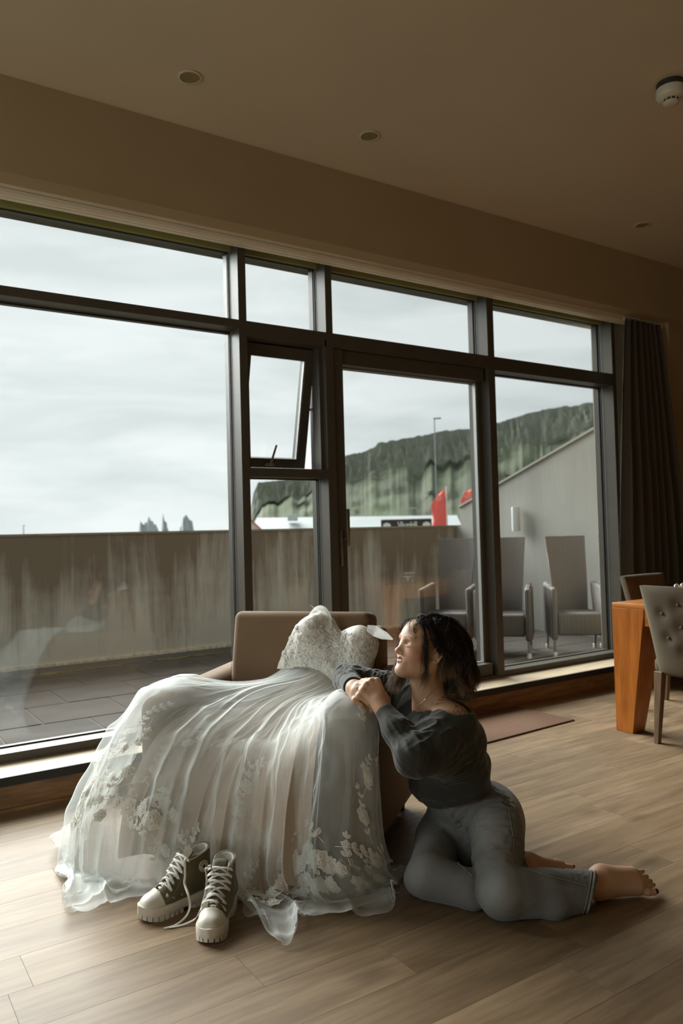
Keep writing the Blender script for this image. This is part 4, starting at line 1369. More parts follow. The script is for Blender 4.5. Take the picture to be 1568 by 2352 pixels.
blend(np.clip((0.0022 - lipd) / 0.0016, 0, 1) * head * (Y[:, 1] > 0.06), (0.36, 0.095, 0.080))
te = (np.abs(Y[:, 2] + 0.0642) < 0.0034) & (np.abs(Y[:, 0]) < 0.012) & (Y[:, 1] > 0.070) & (lipd > -0.0004) & (Y[:, 1] < 0.094)
blend(te * 1.0, (0.36, 0.32, 0.28))
# scalp under the hair
scalp = ((Y[:, 2] > 0.072 - 1.15 * (0.050 - Y[:, 1]).clip(0)) & (Y[:, 1] < 0.070) & head & (np.abs(Y[:, 0]) < 0.09))
scalp &= ~((np.abs(Y[:, 0]) > 0.035) & (Y[:, 1] > 0.033) & (Y[:, 2] < 0.062))
scalp |= (Y[:, 1] < -0.03) & (Y[:, 2] > -0.075) & head
earm = (np.abs(np.abs(Y[:, 0]) - 0.080) < 0.017) & (np.abs(Y[:, 1] + 0.012) < 0.024) & (np.abs(Y[:, 2] + 0.016) < 0.034)
scalp &= ~earm
blend(scalp * 1.0, (0.020, 0.012, 0.008))
# outline tattoo of a daisy on the shoulder: thin ink lines in the skin
def ink(pts, w=0.0012):
    for i in range(len(pts) - 1): blend(0.9 * np.clip((w - seg_dist(V, pts[i], pts[i + 1])) / 0.0010 + 0.5, 0, 1), (0.045, 0.035, 0.03))


TATTOO = [[(1.8046, 2.0303, 0.6365), (1.7957, 2.0361, 0.6383), (1.7907, 2.0392, 0.6461), (1.7870, 2.0414, 0.6538), (1.7946, 2.0364, 0.6536), (1.8022, 2.0314, 0.6518), (1.8072, 2.0284, 0.6441)],
    [(1.8046, 2.0305, 0.6335), (1.7944, 2.0373, 0.6308), (1.7855, 2.0430, 0.6326), (1.7780, 2.0479, 0.6374), (1.7856, 2.0427, 0.6417), (1.7945, 2.0367, 0.6460), (1.8047, 2.0301, 0.6426)],
    [(1.8084, 2.0280, 0.6319), (1.8020, 2.0325, 0.6245), (1.7944, 2.0376, 0.6217), (1.7868, 2.0426, 0.6219), (1.7906, 2.0398, 0.6294), (1.7957, 2.0362, 0.6368), (1.8034, 2.0311, 0.6396)],
    [(1.8097, 2.0272, 0.6318), (1.8083, 2.0285, 0.6197), (1.8019, 2.0330, 0.6108), (1.7955, 2.0374, 0.6049), (1.7956, 2.0370, 0.6156), (1.7969, 2.0358, 0.6262), (1.8033, 2.0312, 0.6351)],
    [(1.8122, 2.0254, 0.6348), (1.8160, 2.0233, 0.6255), (1.8147, 2.0244, 0.6165), (1.8121, 2.0265, 0.6074), (1.8070, 2.0295, 0.6152), (1.8033, 2.0317, 0.6229), (1.8059, 2.0296, 0.6335)],
    [(1.8135, 2.0244, 0.6378), (1.8224, 2.0189, 0.6299), (1.8261, 2.0168, 0.6192), (1.8273, 2.0163, 0.6100), (1.8197, 2.0212, 0.6133), (1.8122, 2.0259, 0.6211), (1.8084, 2.0280, 0.6319)],
    [(1.8123, 2.0252, 0.6409), (1.8212, 2.0193, 0.6406), (1.8275, 2.0154, 0.6343), (1.8325, 2.0123, 0.6281), (1.8249, 2.0174, 0.6268), (1.8173, 2.0224, 0.6255), (1.8097, 2.0271, 0.6333)],
    [(1.8110, 2.0259, 0.6424), (1.8199, 2.0199, 0.6482), (1.8301, 2.0132, 0.6479), (1.8377, 2.0082, 0.6461), (1.8313, 2.0127, 0.6387), (1.8237, 2.0179, 0.6344), (1.8122, 2.0254, 0.6348)],
    [(1.8135, 2.0244, 0.6378), (1.8122, 2.0255, 0.6333), (1.8084, 2.0280, 0.6319), (1.8046, 2.0305, 0.6335), (1.8034, 2.0311, 0.6381), (1.8047, 2.0301, 0.6426), (1.8085, 2.0275, 0.6440), (1.8123, 2.0251, 0.6424), (1.8135, 2.0244, 0.6378)],
    [(1.7780, 2.0479, 0.6374), (1.7576, 2.0615, 0.6320), (1.7397, 2.0737, 0.6173), (1.7601, 2.0601, 0.6228), (1.7780, 2.0479, 0.6374)],
    [(1.7780, 2.0477, 0.6404), (1.7602, 2.0594, 0.6410), (1.7449, 2.0698, 0.6324), (1.7627, 2.0581, 0.6318), (1.7780, 2.0477, 0.6404)],
    [(1.7805, 2.0460, 0.6434), (1.7679, 2.0542, 0.6468), (1.7551, 2.0628, 0.6412), (1.7678, 2.0545, 0.6377), (1.7805, 2.0460, 0.6434)],
    [(1.8006, 2.0339, 0.6093), (1.7904, 2.0412, 0.5945), (1.7903, 2.0419, 0.5762), (1.8005, 2.0346, 0.5911), (1.8006, 2.0339, 0.6093)],
    [(1.8006, 2.0339, 0.6093), (1.7903, 2.0419, 0.5762)],
    [(1.8108, 2.0272, 0.6090), (1.8044, 2.0321, 0.5925), (1.8081, 2.0302, 0.5757), (1.8145, 2.0254, 0.5922), (1.8108, 2.0272, 0.6090)],
    [(1.8108, 2.0272, 0.6090), (1.8081, 2.0302, 0.5757)],
    [(1.8184, 2.0221, 0.6118), (1.8158, 2.0243, 0.5982), (1.8234, 2.0197, 0.5873), (1.8260, 2.0175, 0.6009), (1.8184, 2.0221, 0.6118)],
    [(1.8184, 2.0221, 0.6118), (1.8234, 2.0197, 0.5873)]]
from mathutils.bvhtree import BVHTree
def bvh_of(V, F): return BVHTree.FromPolygons([tuple(p) for p in V], [tuple(f) for f in F])
body_bvh = bvh_of(V, F)
def press(p, bvh, off=0.0):
    """lays a nearby point onto the side of a surface that faces the room"""
    d = A(p) - A(EYE); d /= np.linalg.norm(d)
    r = bvh.ray_cast(Vector(A(p) - d * 0.25), Vector(d))
    return A(r[0]) - d * off if r[0] is not None else A(p)


for line in TATTOO: ink([press(p, body_bvh) for p in line])
t_ = NT('skin')
at_ = t_.node('ShaderNodeVertexColor'); at_.layer_name = 'tint'
c_ = t_.coords(); n_ = t_.noise(c_, 420, 3, 0.6)
t_.set(at_.outputs['Color'], 0.48, spec=0.4)
t_.bsdf.inputs['Subsurface Weight'].default_value = 0.12
t_.bsdf.inputs['Subsurface Radius'].default_value = (0.9, 0.35, 0.2)
t_.bsdf.inputs['Subsurface Scale'].default_value = 0.006
t_.bump(n_.outputs['Fac'], 0.06, 0.0006)
M['skin'] = t_.m


def put(name, V, F, mat, parent, C=None, smooth=True):
    """mesh in world coordinates under a parent whose only transform is a shift"""
    o = pure_mesh(name, V - A(parent.location), F, mat, parent, smooth)
    if C is not None: paint(o, C)
    return o


body_o = put('body', V, F, M['skin'], woman, C)
BODYV = V

# lashes, nails, jewellery
M['lash'] = plain('black_lashes', (0.006, 0.005, 0.005), 0.6)
M['nail'] = plain('black_nail_polish', (0.006, 0.006, 0.007), 0.12, spec=0.8)
M['gold'] = plain('thin_gold', (0.75, 0.50, 0.22), 0.25, metal=1.0, var=0.02)
WL = A(woman.location)
def wput(mb, name, mat, smooth=60):
    mb.v = [tuple(A(p) - WL) for p in mb.v]
    return mb.build(name, mat, woman, smooth)


for sx in (1, -1):
    mb = MB()
    arc = [H(sx * (0.031 + 0.0165 * a), 0.0690 + 0.0158 * math.sqrt(max(0, 1 - (a * 1.02) ** 2)), -0.0070 - 0.0035 * (1 - a * a)) for a in np.linspace(-0.92, 0.95, 12)]
    mb.tube(arc, [0.0009 + 0.0016 * math.sin(math.pi * i / 11) for i in range(12)], 6)
    for i in range(1, 12):
        a = arc[i]; o_ = H(sx * 0.031, 0.060, -0.004)
        d_ = a - o_; d_ /= np.linalg.norm(d_)
        mb.tube([a, a + d_ * 0.0045 - hu * 0.0030, a + d_ * 0.0090 - hu * 0.0035], [0.0008, 0.0006, 0.0001], 4)
    wput(mb, 'eyelashes', M['lash'])
for (a, b, c, r), nl in zip(TOES, (1.35, 1, 1, 1, 0.9)):
    d_ = (c - b) / np.linalg.norm(c - b)
    up_ = camdir(0.25, 0.75, -0.75); up_ -= d_ * (up_ @ d_); up_ /= np.linalg.norm(up_)
    sd_ = np.cross(d_, up_)
    mb = MB(); G = []
    for i in range(6):
        t = i / 5
        G.append([c + d_ * (r * (0.75 * t * nl)) + up_ * (r * (1.02 - 0.42 * t * t) * math.cos(w)) + sd_ * (r * 0.78 * (1 - 0.25 * t * t) * math.sin(w) * 1.0) for w in np.linspace(-1.0, 1.0, 7)])
    mb.grid(np.array(G))
    o = wput(mb, 'toenail', M['nail']); so = o.modifiers.new('thick', 'SOLIDIFY'); so.thickness = 0.0014; so.offset = 0
c = TOE2[0]
o = wput(MB().bm((lambda b: (bmesh.ops.create_uvsphere(b, u_segments=12, v_segments=8, radius=0.0075), b)[1])(bmesh.new()), Matrix.Translation(Vector(c + A((0.004, -0.003, 0.005)))) @ Matrix.Diagonal((1.0, 0.9, 0.6, 1))), 'toenail', M['nail'])

# fine chain round the neck, ring on the hidden hand
def snap(p, bvh, off=0.0):
    r = bvh.find_nearest(Vector(p))
    return A(r[0] + r[1] * off)


pts = [press(p, body_bvh, 0.0012) for p in ((1.7740, 2.1094, 0.6648), (1.7441, 2.1056, 0.6510), (1.7196, 2.1104, 0.6323), (1.7067, 2.1193, 0.6189), (1.7027, 2.1344, 0.6062))]
wput(MB().tube(pts, 0.0007, 5), 'necklace', M['gold'])
rg = [wr_f + camdir(0.008 + 0.0, 0.012 * math.sin(a) - 0.004, -0.006) + camdir(0.012 * math.cos(a), 0, 0) for a in np.linspace(0, 2 * math.pi, 17)]
rg = [snap(p, body_bvh, 0.0008) for p in ((1.5190, 2.2404, 0.6892), (1.5177, 2.2415, 0.6831), (1.5164, 2.2426, 0.6770), (1.5189, 2.2411, 0.6723))]
wput(MB().tube(rg, 0.0013, 6), 'bracelet', M['gold'])

# ------------------------------------------------------------------ sweater
sw_ = Solid()
e_ = 0.012
sw_.cone(waist + lat * 0.045 - A((0, 0, 0.03)), waist + lat * 0.045, 0.098, 0.098, 0.05).cone(waist - lat * 0.045 - A((0.02, 0, 0.03)), waist - lat * 0.045, 0.098, 0.098, 0.05)
sw_.cone(waist + lat * 0.045, chest + lat * 0.06, 0.098, 0.098, 0.05).cone(waist - lat * 0.045, chest - lat * 0.06, 0.098, 0.098, 0.05)
sw_.cone(chest + lat * 0.06, sh_n - lat * 0.02, 0.098, 0.064, 0.05).cone(chest - lat * 0.06, sh_f + lat * 0.02, 0.098, 0.062, 0.05)
sw_.ell(chest + hf * 0.075 + lat * 0.055 - A((0, 0, 0.01)), (0.058,) * 3, None, 0.05).ell(chest + hf * 0.075 - lat * 0.06 - A((0, 0, 0.01)), (0.058,) * 3, None, 0.05)
sw_.cone(neck0 + lat * 0.02, sh_n - lat * 0.01 + A((0, 0, 0.012)), 0.056, 0.055, 0.05).cone(neck0 - lat * 0.02, sh_f + A((0, 0, 0.01)), 0.056, 0.055, 0.05)
# full dolman sleeve on the near side, slim forearms
mid_n = sh_n * 0.45 + el_n * 0.55
sw_.chain([sh_n, mid_n, el_n, el_n * 0.45 + wr_n * 0.55, wr_n + (el_n - wr_n) * 0.10], [0.066, 0.066, 0.053, 0.041, 0.034], 0.035)
sw_.cone(el_n + A((0, 0, 0.002)), A((1.8198, 2.0635, 0.4289)), 0.050, 0.075, 0.05).cone(mid_n, A((1.8330, 2.0530, 0.4822)), 0.055, 0.085, 0.05)
sw_.cone(A((1.6055, 2.0120, 0.4546)), A((1.9152, 2.0742, 0.3829)), 0.030, 0.055, 0.03)
sw_.chain([sh_f, el_f, wr_f + (el_f - wr_f) * 0.10], [0.060, 0.052, 0.037], 0.03)
# hem blouses over the waistband
sw_.cone(A((1.7744, 2.1333, 0.3135)), A((1.8553, 2.0425, 0.3617)), 0.055, 0.060, 0.05)
sw_.cone(A((1.7733, 2.2183, 0.2997)), A((1.7808, 2.1418, 0.2946)), 0.04, 0.045, 0.05)
# openings: neckline, cuffs, hem
sw_.subcone(A((1.7458, 2.1146, 0.7046)), A((1.7481, 2.1146, 0.6613)), 0.050, 0.050, 0.01).subcone(A((1.7493, 2.1021, 0.6539)), A((1.7738, 2.0029, 0.6334)), 0.062, 0.050, 0.01).subcone(A((1.7545, 2.0040, 0.6212)), A((1.7980, 1.9993, 0.6216)), 0.038, 0.040, 0.01)
fw_n = (wr_n - el_n) / np.linalg.norm(wr_n - el_n); fw_f = (wr_f - el_f) / np.linalg.norm(wr_f - el_f)
sw_.cutball(wr_n + (el_n - wr_n) * 0.045, fw_n, 0.16).cutball(wr_f + (el_f - wr_f) * 0.06, fw_f, 0.14)
sw_.cut(A((1.8394, 2.1162, 0.2629)), camdir(0.30, -0.95, 0.0), 0.012)
V2, F2 = polygonise(sw_, (1.30, 1.70, 0.10), (2.15, 2.75, 0.85), 0.0034)
V2 = relax(V2, F2, 2, 0.4)
N2 = vnormals(V2, F2)
# folds: fine creases gathered at the elbows and armpit, slack ones across the back
def crease(V, N, c, dirn, R, wl, amp, seed, spiral=0.0):
    """wrinkles running along dirn near c"""
    d_ = A(dirn) / np.linalg.norm(A(dirn))
    w = np.exp(-(((V - A(c)) ** 2).sum(1)) / (R * R))
    Xv = V - A(c)
    a = Xv - np.outer(Xv @ d_, d_)
    t1 = np.cross(d_, A((0.3, 0.2, 0.9))); t1 /= np.linalg.norm(t1); t2 = np.cross(d_, t1)
    q = np.c_[(a @ t1) / wl, (a @ t2) / wl, (Xv @ d_) / (wl * 5)]
    n1 = fbm(q, 2, seed)
    n1 = 1 - 2 * np.abs(n1) ** 0.8
    return (w * n1 * amp)


gat = A((1.6229, 2.0698, 0.5289)); 
dsp = crease(V2, N2, (1.5489, 2.0224, 0.5366), el_n - wr_n, 0.10, 0.030, 0.0065, 3)
dsp += crease(V2, N2, (1.6657, 2.0176, 0.5325), camdir(0.8, 0.55, 0.1), 0.10, 0.034, 0.008, 5)
dsp += crease(V2, N2, (1.7533, 2.0111, 0.4378), camdir(1, 0.25, 0), 0.10, 0.032, 0.008, 8)
dsp += crease(V2, N2, (1.7365, 2.0664, 0.5438), camdir(0.8, 0.5, 0), 0.06, 0.028, 0.0060, 12)
dsp += crease(V2, N2, (1.6006, 2.4140, 0.6984), camdir(0.2, 1, 0.1), 0.07, 0.022, 0.0055, 14)
dsp += crease(V2, N2, (1.7254, 2.3085, 0.6814), camdir(0.3, 1, 0.1), 0.09, 0.030, 0.0070, 17)
dsp += crease(V2, N2, (1.7809, 2.1408, 0.3179), camdir(1, 0.3, 0), 0.09, 0.028, 0.0075, 19)
dsp += 0.0018 * fbm(V2 * 14, 2, 40)
V2 = V2 + N2 * dsp[:, None]
V2 = relax(V2, F2, 1, 0.3)
t_ = NT('charcoal_green_jersey')
c_ = t_.coords(); n_ = t_.noise(c_, 500, 2, 0.6); n2_ = t_.noise(c_, 9, 3, 0.5)
t_.set(t_.ramp(n2_.outputs['Fac'], [(0.3, (0.022, 0.0215, 0.0155)), (0.7, (0.029, 0.0285, 0.0205))]).outputs['Color'], 0.85, sheen=0.25)
t_.bump(n_.outputs['Fac'], 0.10, 0.0008)
M['jersey'] = t_.m
sw_o = put('sweater', V2, F2, M['jersey'], woman)
sw_bvh = bvh_of(V2, F2)
def line_on(bvh, pts, name, mat, r, off=0.0, n=6, flat=None):
    """piping that lies on a garment: dense points snapped to its surface"""
    P_ = []
    for i in range(len(pts) - 1):
        for t in np.linspace(0, 1, 7)[: -1 if i < len(pts) - 2 else None]:
            P_.append(press(A(pts[i]) * (1 - t) + A(pts[i + 1]) * t, bvh, off))
    mb = MB().tube(P_, r, n)
    return wput(mb, name, mat)


M['jersey_rib'] = plain('jersey_rib', (0.040, 0.040, 0.032), 0.85, bump=0.2, bscale=400)

# ------------------------------------------------------------------ jeans
jn = Solid()
wb_r, wb_l = A((1.9010, 2.0612, 0.3375)), A((1.7997, 2.2022, 0.2638))
jn.cone(pelvis + latp * 0.05, waist + lat * 0.040 - A((0, 0, 0.035)), 0.118, 0.098, 0.05).cone(pelvis - latp * 0.05, waist - lat * 0.045 - A((0, 0, 0.035)), 0.116, 0.098, 0.05)
jn.ell(A((2.0492, 2.1383, 0.1351)), (0.115, 0.12, 0.13), None, 0.05)
jn.cone(A((2.0414, 2.1216, 0.0773)), A((2.0471, 2.0953, 0.0362)), 0.10, 0.085, 0.05)
# far leg: thigh forward to the knee by the chair, shin folded back under the near leg
jn.chain([hp_f, A((1.8555, 2.2197, 0.0827)), kn_f], [0.098, 0.080, 0.070], 0.03)
jn.chain([kn_f, A((1.7010, 1.8960, 0.0600)), A((1.8970, 1.8830, 0.0520))], [0.068, 0.056, 0.050], 0.012)
jn.cone(A((1.6210, 2.0540, 0.0500)), A((1.7050, 1.8700, 0.0380)), 0.048, 0.036, 0.03)
jn.cone(A((1.8522, 2.1602, 0.1335)), A((1.8715, 2.0420, 0.0693)), 0.050, 0.052, 0.012)
# near leg over it
jn.chain([hp_n, A((1.8908, 1.9531, 0.1951))], [0.104, 0.086], 0.035)
jn.chain([A((1.8908, 1.9531, 0.1951)), A((1.8328, 1.8981, 0.1169)), kn_n], [0.086, 0.079, 0.074], 0.010)
jn.chain([kn_n, A((1.8760, 1.7310, 0.0660)), A((2.0150, 1.6740, 0.0560))], [0.072, 0.063, 0.052], 0.014)
jn.cone(A((1.7450, 1.7930, 0.0450)), A((1.8740, 1.6860, 0.0360)), 0.048, 0.036, 0.03).cone(A((1.8740, 1.6860, 0.0360)), A((2.0230, 1.6500, 0.0420)), 0.036, 0.041, 0.03)
hemd = camdir(1.0, -0.25, -0.35); hemd /= np.linalg.norm(hemd)
jn.cutball(A((2.0320, 1.6640, 0.0550)), hemd, 0.16)
jn.cutball(A((1.9400, 1.8930, 0.0550)), camdir(1, 0.0, 0.2), 0.085)
wn_ = (waist - pelvis); wn_ /= np.linalg.norm(wn_)
jn.cut(A((1.8800, 2.1598, 0.3092)), camdir(-0.36, 0.93, 0.1))
V3, F3 = polygonise(jn, (1.40, 1.48, -0.03), (2.30, 2.60, 0.55), 0.0034)
V3 = relax(V3, F3, 2, 0.4)
N3 = vnormals(V3, F3)
dsp = crease(V3, N3, (1.9084, 1.8732, 0.0916), camdir(0.65, 0.6, 0), 0.075, 0.020, 0.013, 31)
dsp += crease(V3, N3, (1.8758, 1.8232, 0.0817), camdir(0.75, 0.55, 0), 0.060, 0.016, 0.008, 32)
dsp += crease(V3, N3, (1.8228, 2.0225, 0.1748), camdir(0.75, 0.6, 0.0), 0.06, 0.018, 0.010, 33)
dsp += crease(V3, N3, (1.9519, 1.9579, 0.2776), camdir(0.95, 0.25, 0.0), 0.07, 0.022, 0.008, 35)
dsp += crease(V3, N3, (1.8746, 1.9151, 0.2176), camdir(0.95, 0.2, 0.0), 0.09, 0.026, 0.006, 36)
dsp += crease(V3, N3, (1.7924, 2.1420, 0.0681), camdir(0.7, 0.5, 0), 0.07, 0.020, 0.010, 37)
dsp += crease(V3, N3, (1.9994, 1.7665, 0.0619), camdir(0.4, 0.9, 0), 0.09, 0.014, 0.0055, 39)
dsp += crease(V3, N3, (1.8573, 1.7895, 0.0218), camdir(1, 0.1, 0), 0.12, 0.040, 0.006, 41)
dsp += crease(V3, N3, (1.7921, 1.8769, 0.1202), camdir(0.3, 1, 0), 0.10, 0.040, 0.004, 43)
dsp += 0.003 * fbm(V3 * 9, 2, 44)
V3 = V3 + N3 * dsp[:, None]
V3 = relax(V3, F3, 1, 0.3)
V3[:, 2] = np.maximum(V3[:, 2], 0.001 + 0.002 * np.clip(-V3[:, 2] * 30, 0, 1))
# stone-washed: paler on thigh fronts and knees, dark along the outseam
t_ = NT('grey_washed_denim')
c_ = t_.coords(); n_ = t_.noise(c_, 650, 2, 0.7); n2_ = t_.noise(c_, 7, 4, 0.6)
at_ = t_.node('ShaderNodeVertexColor'); at_.layer_name = 'tint'
mx_ = t_.mix(at_.outputs['Color'], t_.ramp(n_.outputs['Fac'], [(0.3, (0.55, 0.55, 0.55)), (0.7, (1.25, 1.25, 1.25))]).outputs['Color'], 0.6, 'MULTIPLY')
mx2 = t_.mix(mx_.outputs['Color'], t_.ramp(n2_.outputs['Fac'], [(0.3, (0.82, 0.82, 0.82)), (0.7, (1.12, 1.12, 1.12))]).outputs['Color'], 0.6, 'MULTIPLY')
t_.set(mx2.outputs['Color'], 0.85, sheen=0.15)
t_.bump(n_.outputs['Fac'], 0.2, 0.0008)
M['denim'] = t_.m
C = np.tile(A((0.185, 0.186, 0.182)), (len(V3), 1))
pale = np.minimum(seg_dist(V3, (1.8092, 1.9099, 0.2269), kn_n + A((-0.03, -0.05, 0.03))) - 0.03, seg_dist(V3, (1.7537, 2.1415, 0.1238), kn_f + A((-0.05, 0, 0.03))) - 0.03)
C *= (1 + 0.45 * np.clip(1 - pale / 0.06, 0, 1))[:, None]
seams = [[(1.8949, 1.9935, 0.3328), (1.9239, 1.9287, 0.2691), (1.9113, 1.8927, 0.1646), (1.8790, 1.8683, 0.1009)], [(1.8790, 1.8683, 0.1009), (1.9578, 1.7815, 0.0719), (2.0462, 1.6883, 0.0478)],
         [(1.7518, 2.0895, 0.2794), (1.7585, 2.0631, 0.2222), (1.7794, 2.0386, 0.1874), (1.7985, 2.0022, 0.1837)], [(1.7867, 2.0426, 0.2789), (1.8161, 1.9987, 0.2966), (1.8679, 1.9882, 0.3065), (1.8832, 1.9774, 0.3272)], [(1.7590, 2.0605, 0.2888), (1.7788, 2.0496, 0.2277), (1.7921, 2.0298, 0.2006)], [(1.7561, 2.1166, 0.1083), (1.7633, 2.0885, 0.0900), (1.7759, 2.0090, 0.0719), (1.7793, 1.9594, 0.0561)]]
jn_bvh = bvh_of(V3, F3)
for s_ in seams:
    for i in range(len(s_) - 1):
        a, b = press(s_[i], jn_bvh), press(s_[i + 1], jn_bvh)
        sdist = seg_dist(V3, a, b)
        C *= (1 - 0.25 * np.exp(-(sdist / 0.006) ** 2))[:, None]
jn_o = put('jeans', V3, F3, M['denim'], woman, C)
M['denim_seam'] = plain('denim_seam', (0.26, 0.255, 0.24), 0.85, var=0.25, scale=120)
M['denim_hem'] = plain('pale_denim_hem', (0.21, 0.215, 0.21), 0.85, var=0.3, scale=90, bump=0.3, bscale=300)
for s_ in seams: line_on(jn_bvh, s_, 'seam', M['denim_seam'], 0.0013, 0.0004)
# waistband, fly and rolled hem
def loop_on(solid_bvh, centre, n, R0, count=40, off=0.002):
    n = A(n) / np.linalg.norm(A(n)); t1 = np.cross(n, A((0.1, 0.3, 1.0))); t1 /= np.linalg.norm(t1); t2 = np.cross(n, t1)
    P_ = []
    for k in range(count + 1):
        a = 2 * math.pi * k / count
        d_ = t1 * math.cos(a) + t2 * math.sin(a)
        r = solid_bvh.ray_cast(Vector(A(centre) + d_ * R0), Vector(-d_))
        if r[0] is not None and (A(r[0]) - A(centre)) @ d_ > 0: P_.append(A(r[0]) + d_ * off)
    return P_


hc = A((2.0280, 1.6670, 0.0550))
for o_, r_ in ((-0.004, 0.0042), (-0.014, 0.0018)):
    P_ = loop_on(jn_bvh, hc + hemd * o_, hemd, 0.15)
    if len(P_) > 8: wput(MB().tube(P_ + [P_[0]], r_, 6), 'hem', M['denim_hem'])

# ------------------------------------------------------------------ hair
t_ = NT('dark_hair_with_brown_tips')
ci = t_.node('ShaderNodeHairInfo')
rp = t_.ramp(ci.outputs['Intercept'], [(0.0, (0.012, 0.0075, 0.0055)), (0.68, (0.020, 0.012, 0.0075)), (0.88, (0.15, 0.088, 0.042)), (1.0, (0.38, 0.235, 0.115))])
rn_ = t_.mix(rp.outputs['Color'], (0.0, 0.0, 0.0), 0.0, 'MIX')
mr_ = t_.node('ShaderNodeMapRange'); mr_.inputs['To Max'].default_value = 0.45
t_.link(ci.outputs['Random'], mr_.inputs['Value']); t_.link(mr_.outputs['Result'], rn_.inputs['Fac'])
t_.set(rn_.outputs['Color'], 0.42, spec=0.35)
M['hair'] = t_.m


def hair_object(name, strands, r0=0.00042, parent=woman, mat=None):
    """strands: (n, m, 3) world points"""
    n, m = strands.shape[:2]
    hc_ = bpy.data.hair_curves.new(name)
    hc_.add_curves([m] * n)
    hc_.position_data.foreach_set('vector', (strands - WL).astype(np.float32).ravel())
    rad = hc_.attributes.new('radius', 'FLOAT', 'POINT')
    prof = r0 * np.interp(np.linspace(0, 1, m), [0, 0.1, 0.8, 1], [0.8, 1, 0.8, 0.25])
    rad.data.foreach_set('value', np.tile(prof, n).astype(np.float32))
    o = bpy.data.objects.new(name, hc_)
    COL.objects.link(o); o.parent = parent
    hc_.materials.append(mat or M['hair'])
    return o


def grow(roots, flow0, length, m, wave=0.006, grav=1.0, tipspread=0.012, clump=None):
    """strands from head-local roots: first follow flow0 over the scalp, then hang; kept outside head, neck and shoulders"""
    n = len(roots)
    p = roots.copy(); out = [p.copy()]
    d = flow0 / np.linalg.norm(flow0, axis=1, keepdims=True)
    gl = HA @ A((0, 0, -1))
    step = (length / (m - 1))[:, None]
    ph = rng.uniform(0, 6.28, n); wv = rng.uniform(0.6, 1.4, n) * wave
    drift = rng.normal(0, 1, (n, 3))
    axes_pts = HA @ (neck0 - HO); shn = HA @ (sh_n - HO); shf = HA @ (sh_f - HO)
    for k in range(1, m):
        t = k / (m - 1)
        g = np.clip((t - 0.06) * 2.6, 0.0, 1) * grav
        d = d * (1 - 0.42 * g) + gl * 0.42 * g + drift * 0.020 * t
        d /= np.linalg.norm(d, axis=1, keepdims=True)
        p = p + d * step
        # collisions
        for c_, r_ in ((A((0, -0.008, 0.026)), A((0.077, 0.097, 0.090))), (A((0, 0.02, -0.04)), A((0.066, 0.062, 0.080)))):
            q = (p - c_) / r_; l_ = np.linalg.norm(q, axis=1)
            ins = l_ < 1
            p[ins] = c_ + (q[ins] / l_[ins, None]) * r_ * 1.002
        for a_, b_, r_ in ((A((0, -0.018, -0.05)), axes_pts, 0.060), (axes_pts, shn, 0.055), (axes_pts, shf, 0.056)):
            ba = b_ - a_; h = np.clip(((p - a_) @ ba) / (ba @ ba), 0, 1)
            q = p - a_ - h[:, None] * ba; l_ = np.linalg.norm(q, axis=1)
            ins = l_ < r_
            p[ins] += q[ins] / (l_[ins, None] + 1e-9) * (r_ - l_[ins, None])
        w_ = wv * t
        off = np.c_[np.sin(ph + t * 9) * w_, np.cos(ph * 1.3 + t * 8) * w_, 0 * w_]
        out.append(p + off)
    return HO + np.stack(out, 1) @ HA


def scalp_roots(n, cond):
    R_ = []
    while sum(map(len, R_)) < n:
        q = rng.normal(size=(n * 3, 3)); q /= np.linalg.norm(q, axis=1, keepdims=True)
        P_ = q * A((0.076, 0.096, 0.088)) + A((0, -0.008, 0.026))
        R_.append(P_[cond(P_)])
    return np.concatenate(R_)[:n]


NH = 9000
hairline = lambda P: (P[:, 2] > 0.066 - 1.15 * (0.052 - P[:, 1]).clip(0)) & (P[:, 1] < 0.076) & (P[:, 2] > -0.055) & ~((np.abs(P[:, 0]) > 0.05) & (P[:, 1] > -0.03) & (P[:, 2] < 0.03)) & ~((np.abs(P[:, 0]) > 0.035) & (P[:, 1] > 0.035) & (P[:, 2] < 0.06))
rt = scalp_roots(NH, hairline)
fl_ = np.c_[rt[:, 0] * 4.0, -0.9 - 0 * rt[:, 0], 0.15 - 4.0 * (0.06 - rt[:, 2]).clip(0)]
fl_ += rng.normal(0, 0.10, fl_.shape)
nc_ = 260
cen = rt[rng.choice(len(rt), nc_, replace=False)]
cl = np.argmin(((rt[:, None, :] - cen[None]) ** 2).sum(-1), 1)
cd_ = rng.normal(0, 1, (nc_, 3))[cl]
fl_ += cd_ * 0.10
ln_ = rng.uniform(0.14, 0.26, NH) * (1 - 0.25 * (rt[:, 2] < 0.0)) * (0.88 + 0.2 * rng.random(nc_)[cl])
main = grow(rt, fl_, ln_, 24, wave=0.004)
tq = np.linspace(0, 1, 24)[None, :, None]
ph_ = rng.uniform(0, 6.28, (nc_, 1, 3))[cl]
main = main + 0.016 * tq ** 1.1 * np.sin(ph_ + tq * rng.uniform(7, 12, (nc_, 1, 1))[cl])
# clumping towards the tips
ctr = np.stack([main[cl == c].mean(0) if (cl == c).any() else main[0] for c in range(nc_)])
tt = np.linspace(0, 1, 24)[None, :, None]
main = main * (1 - 0.65 * tt ** 0.8) + ctr[cl] * (0.65 * tt ** 0.8) + rng.normal(0, 0.0045, (NH, 1, 3)) * tt
hair_object('hair', main, 0.00055)


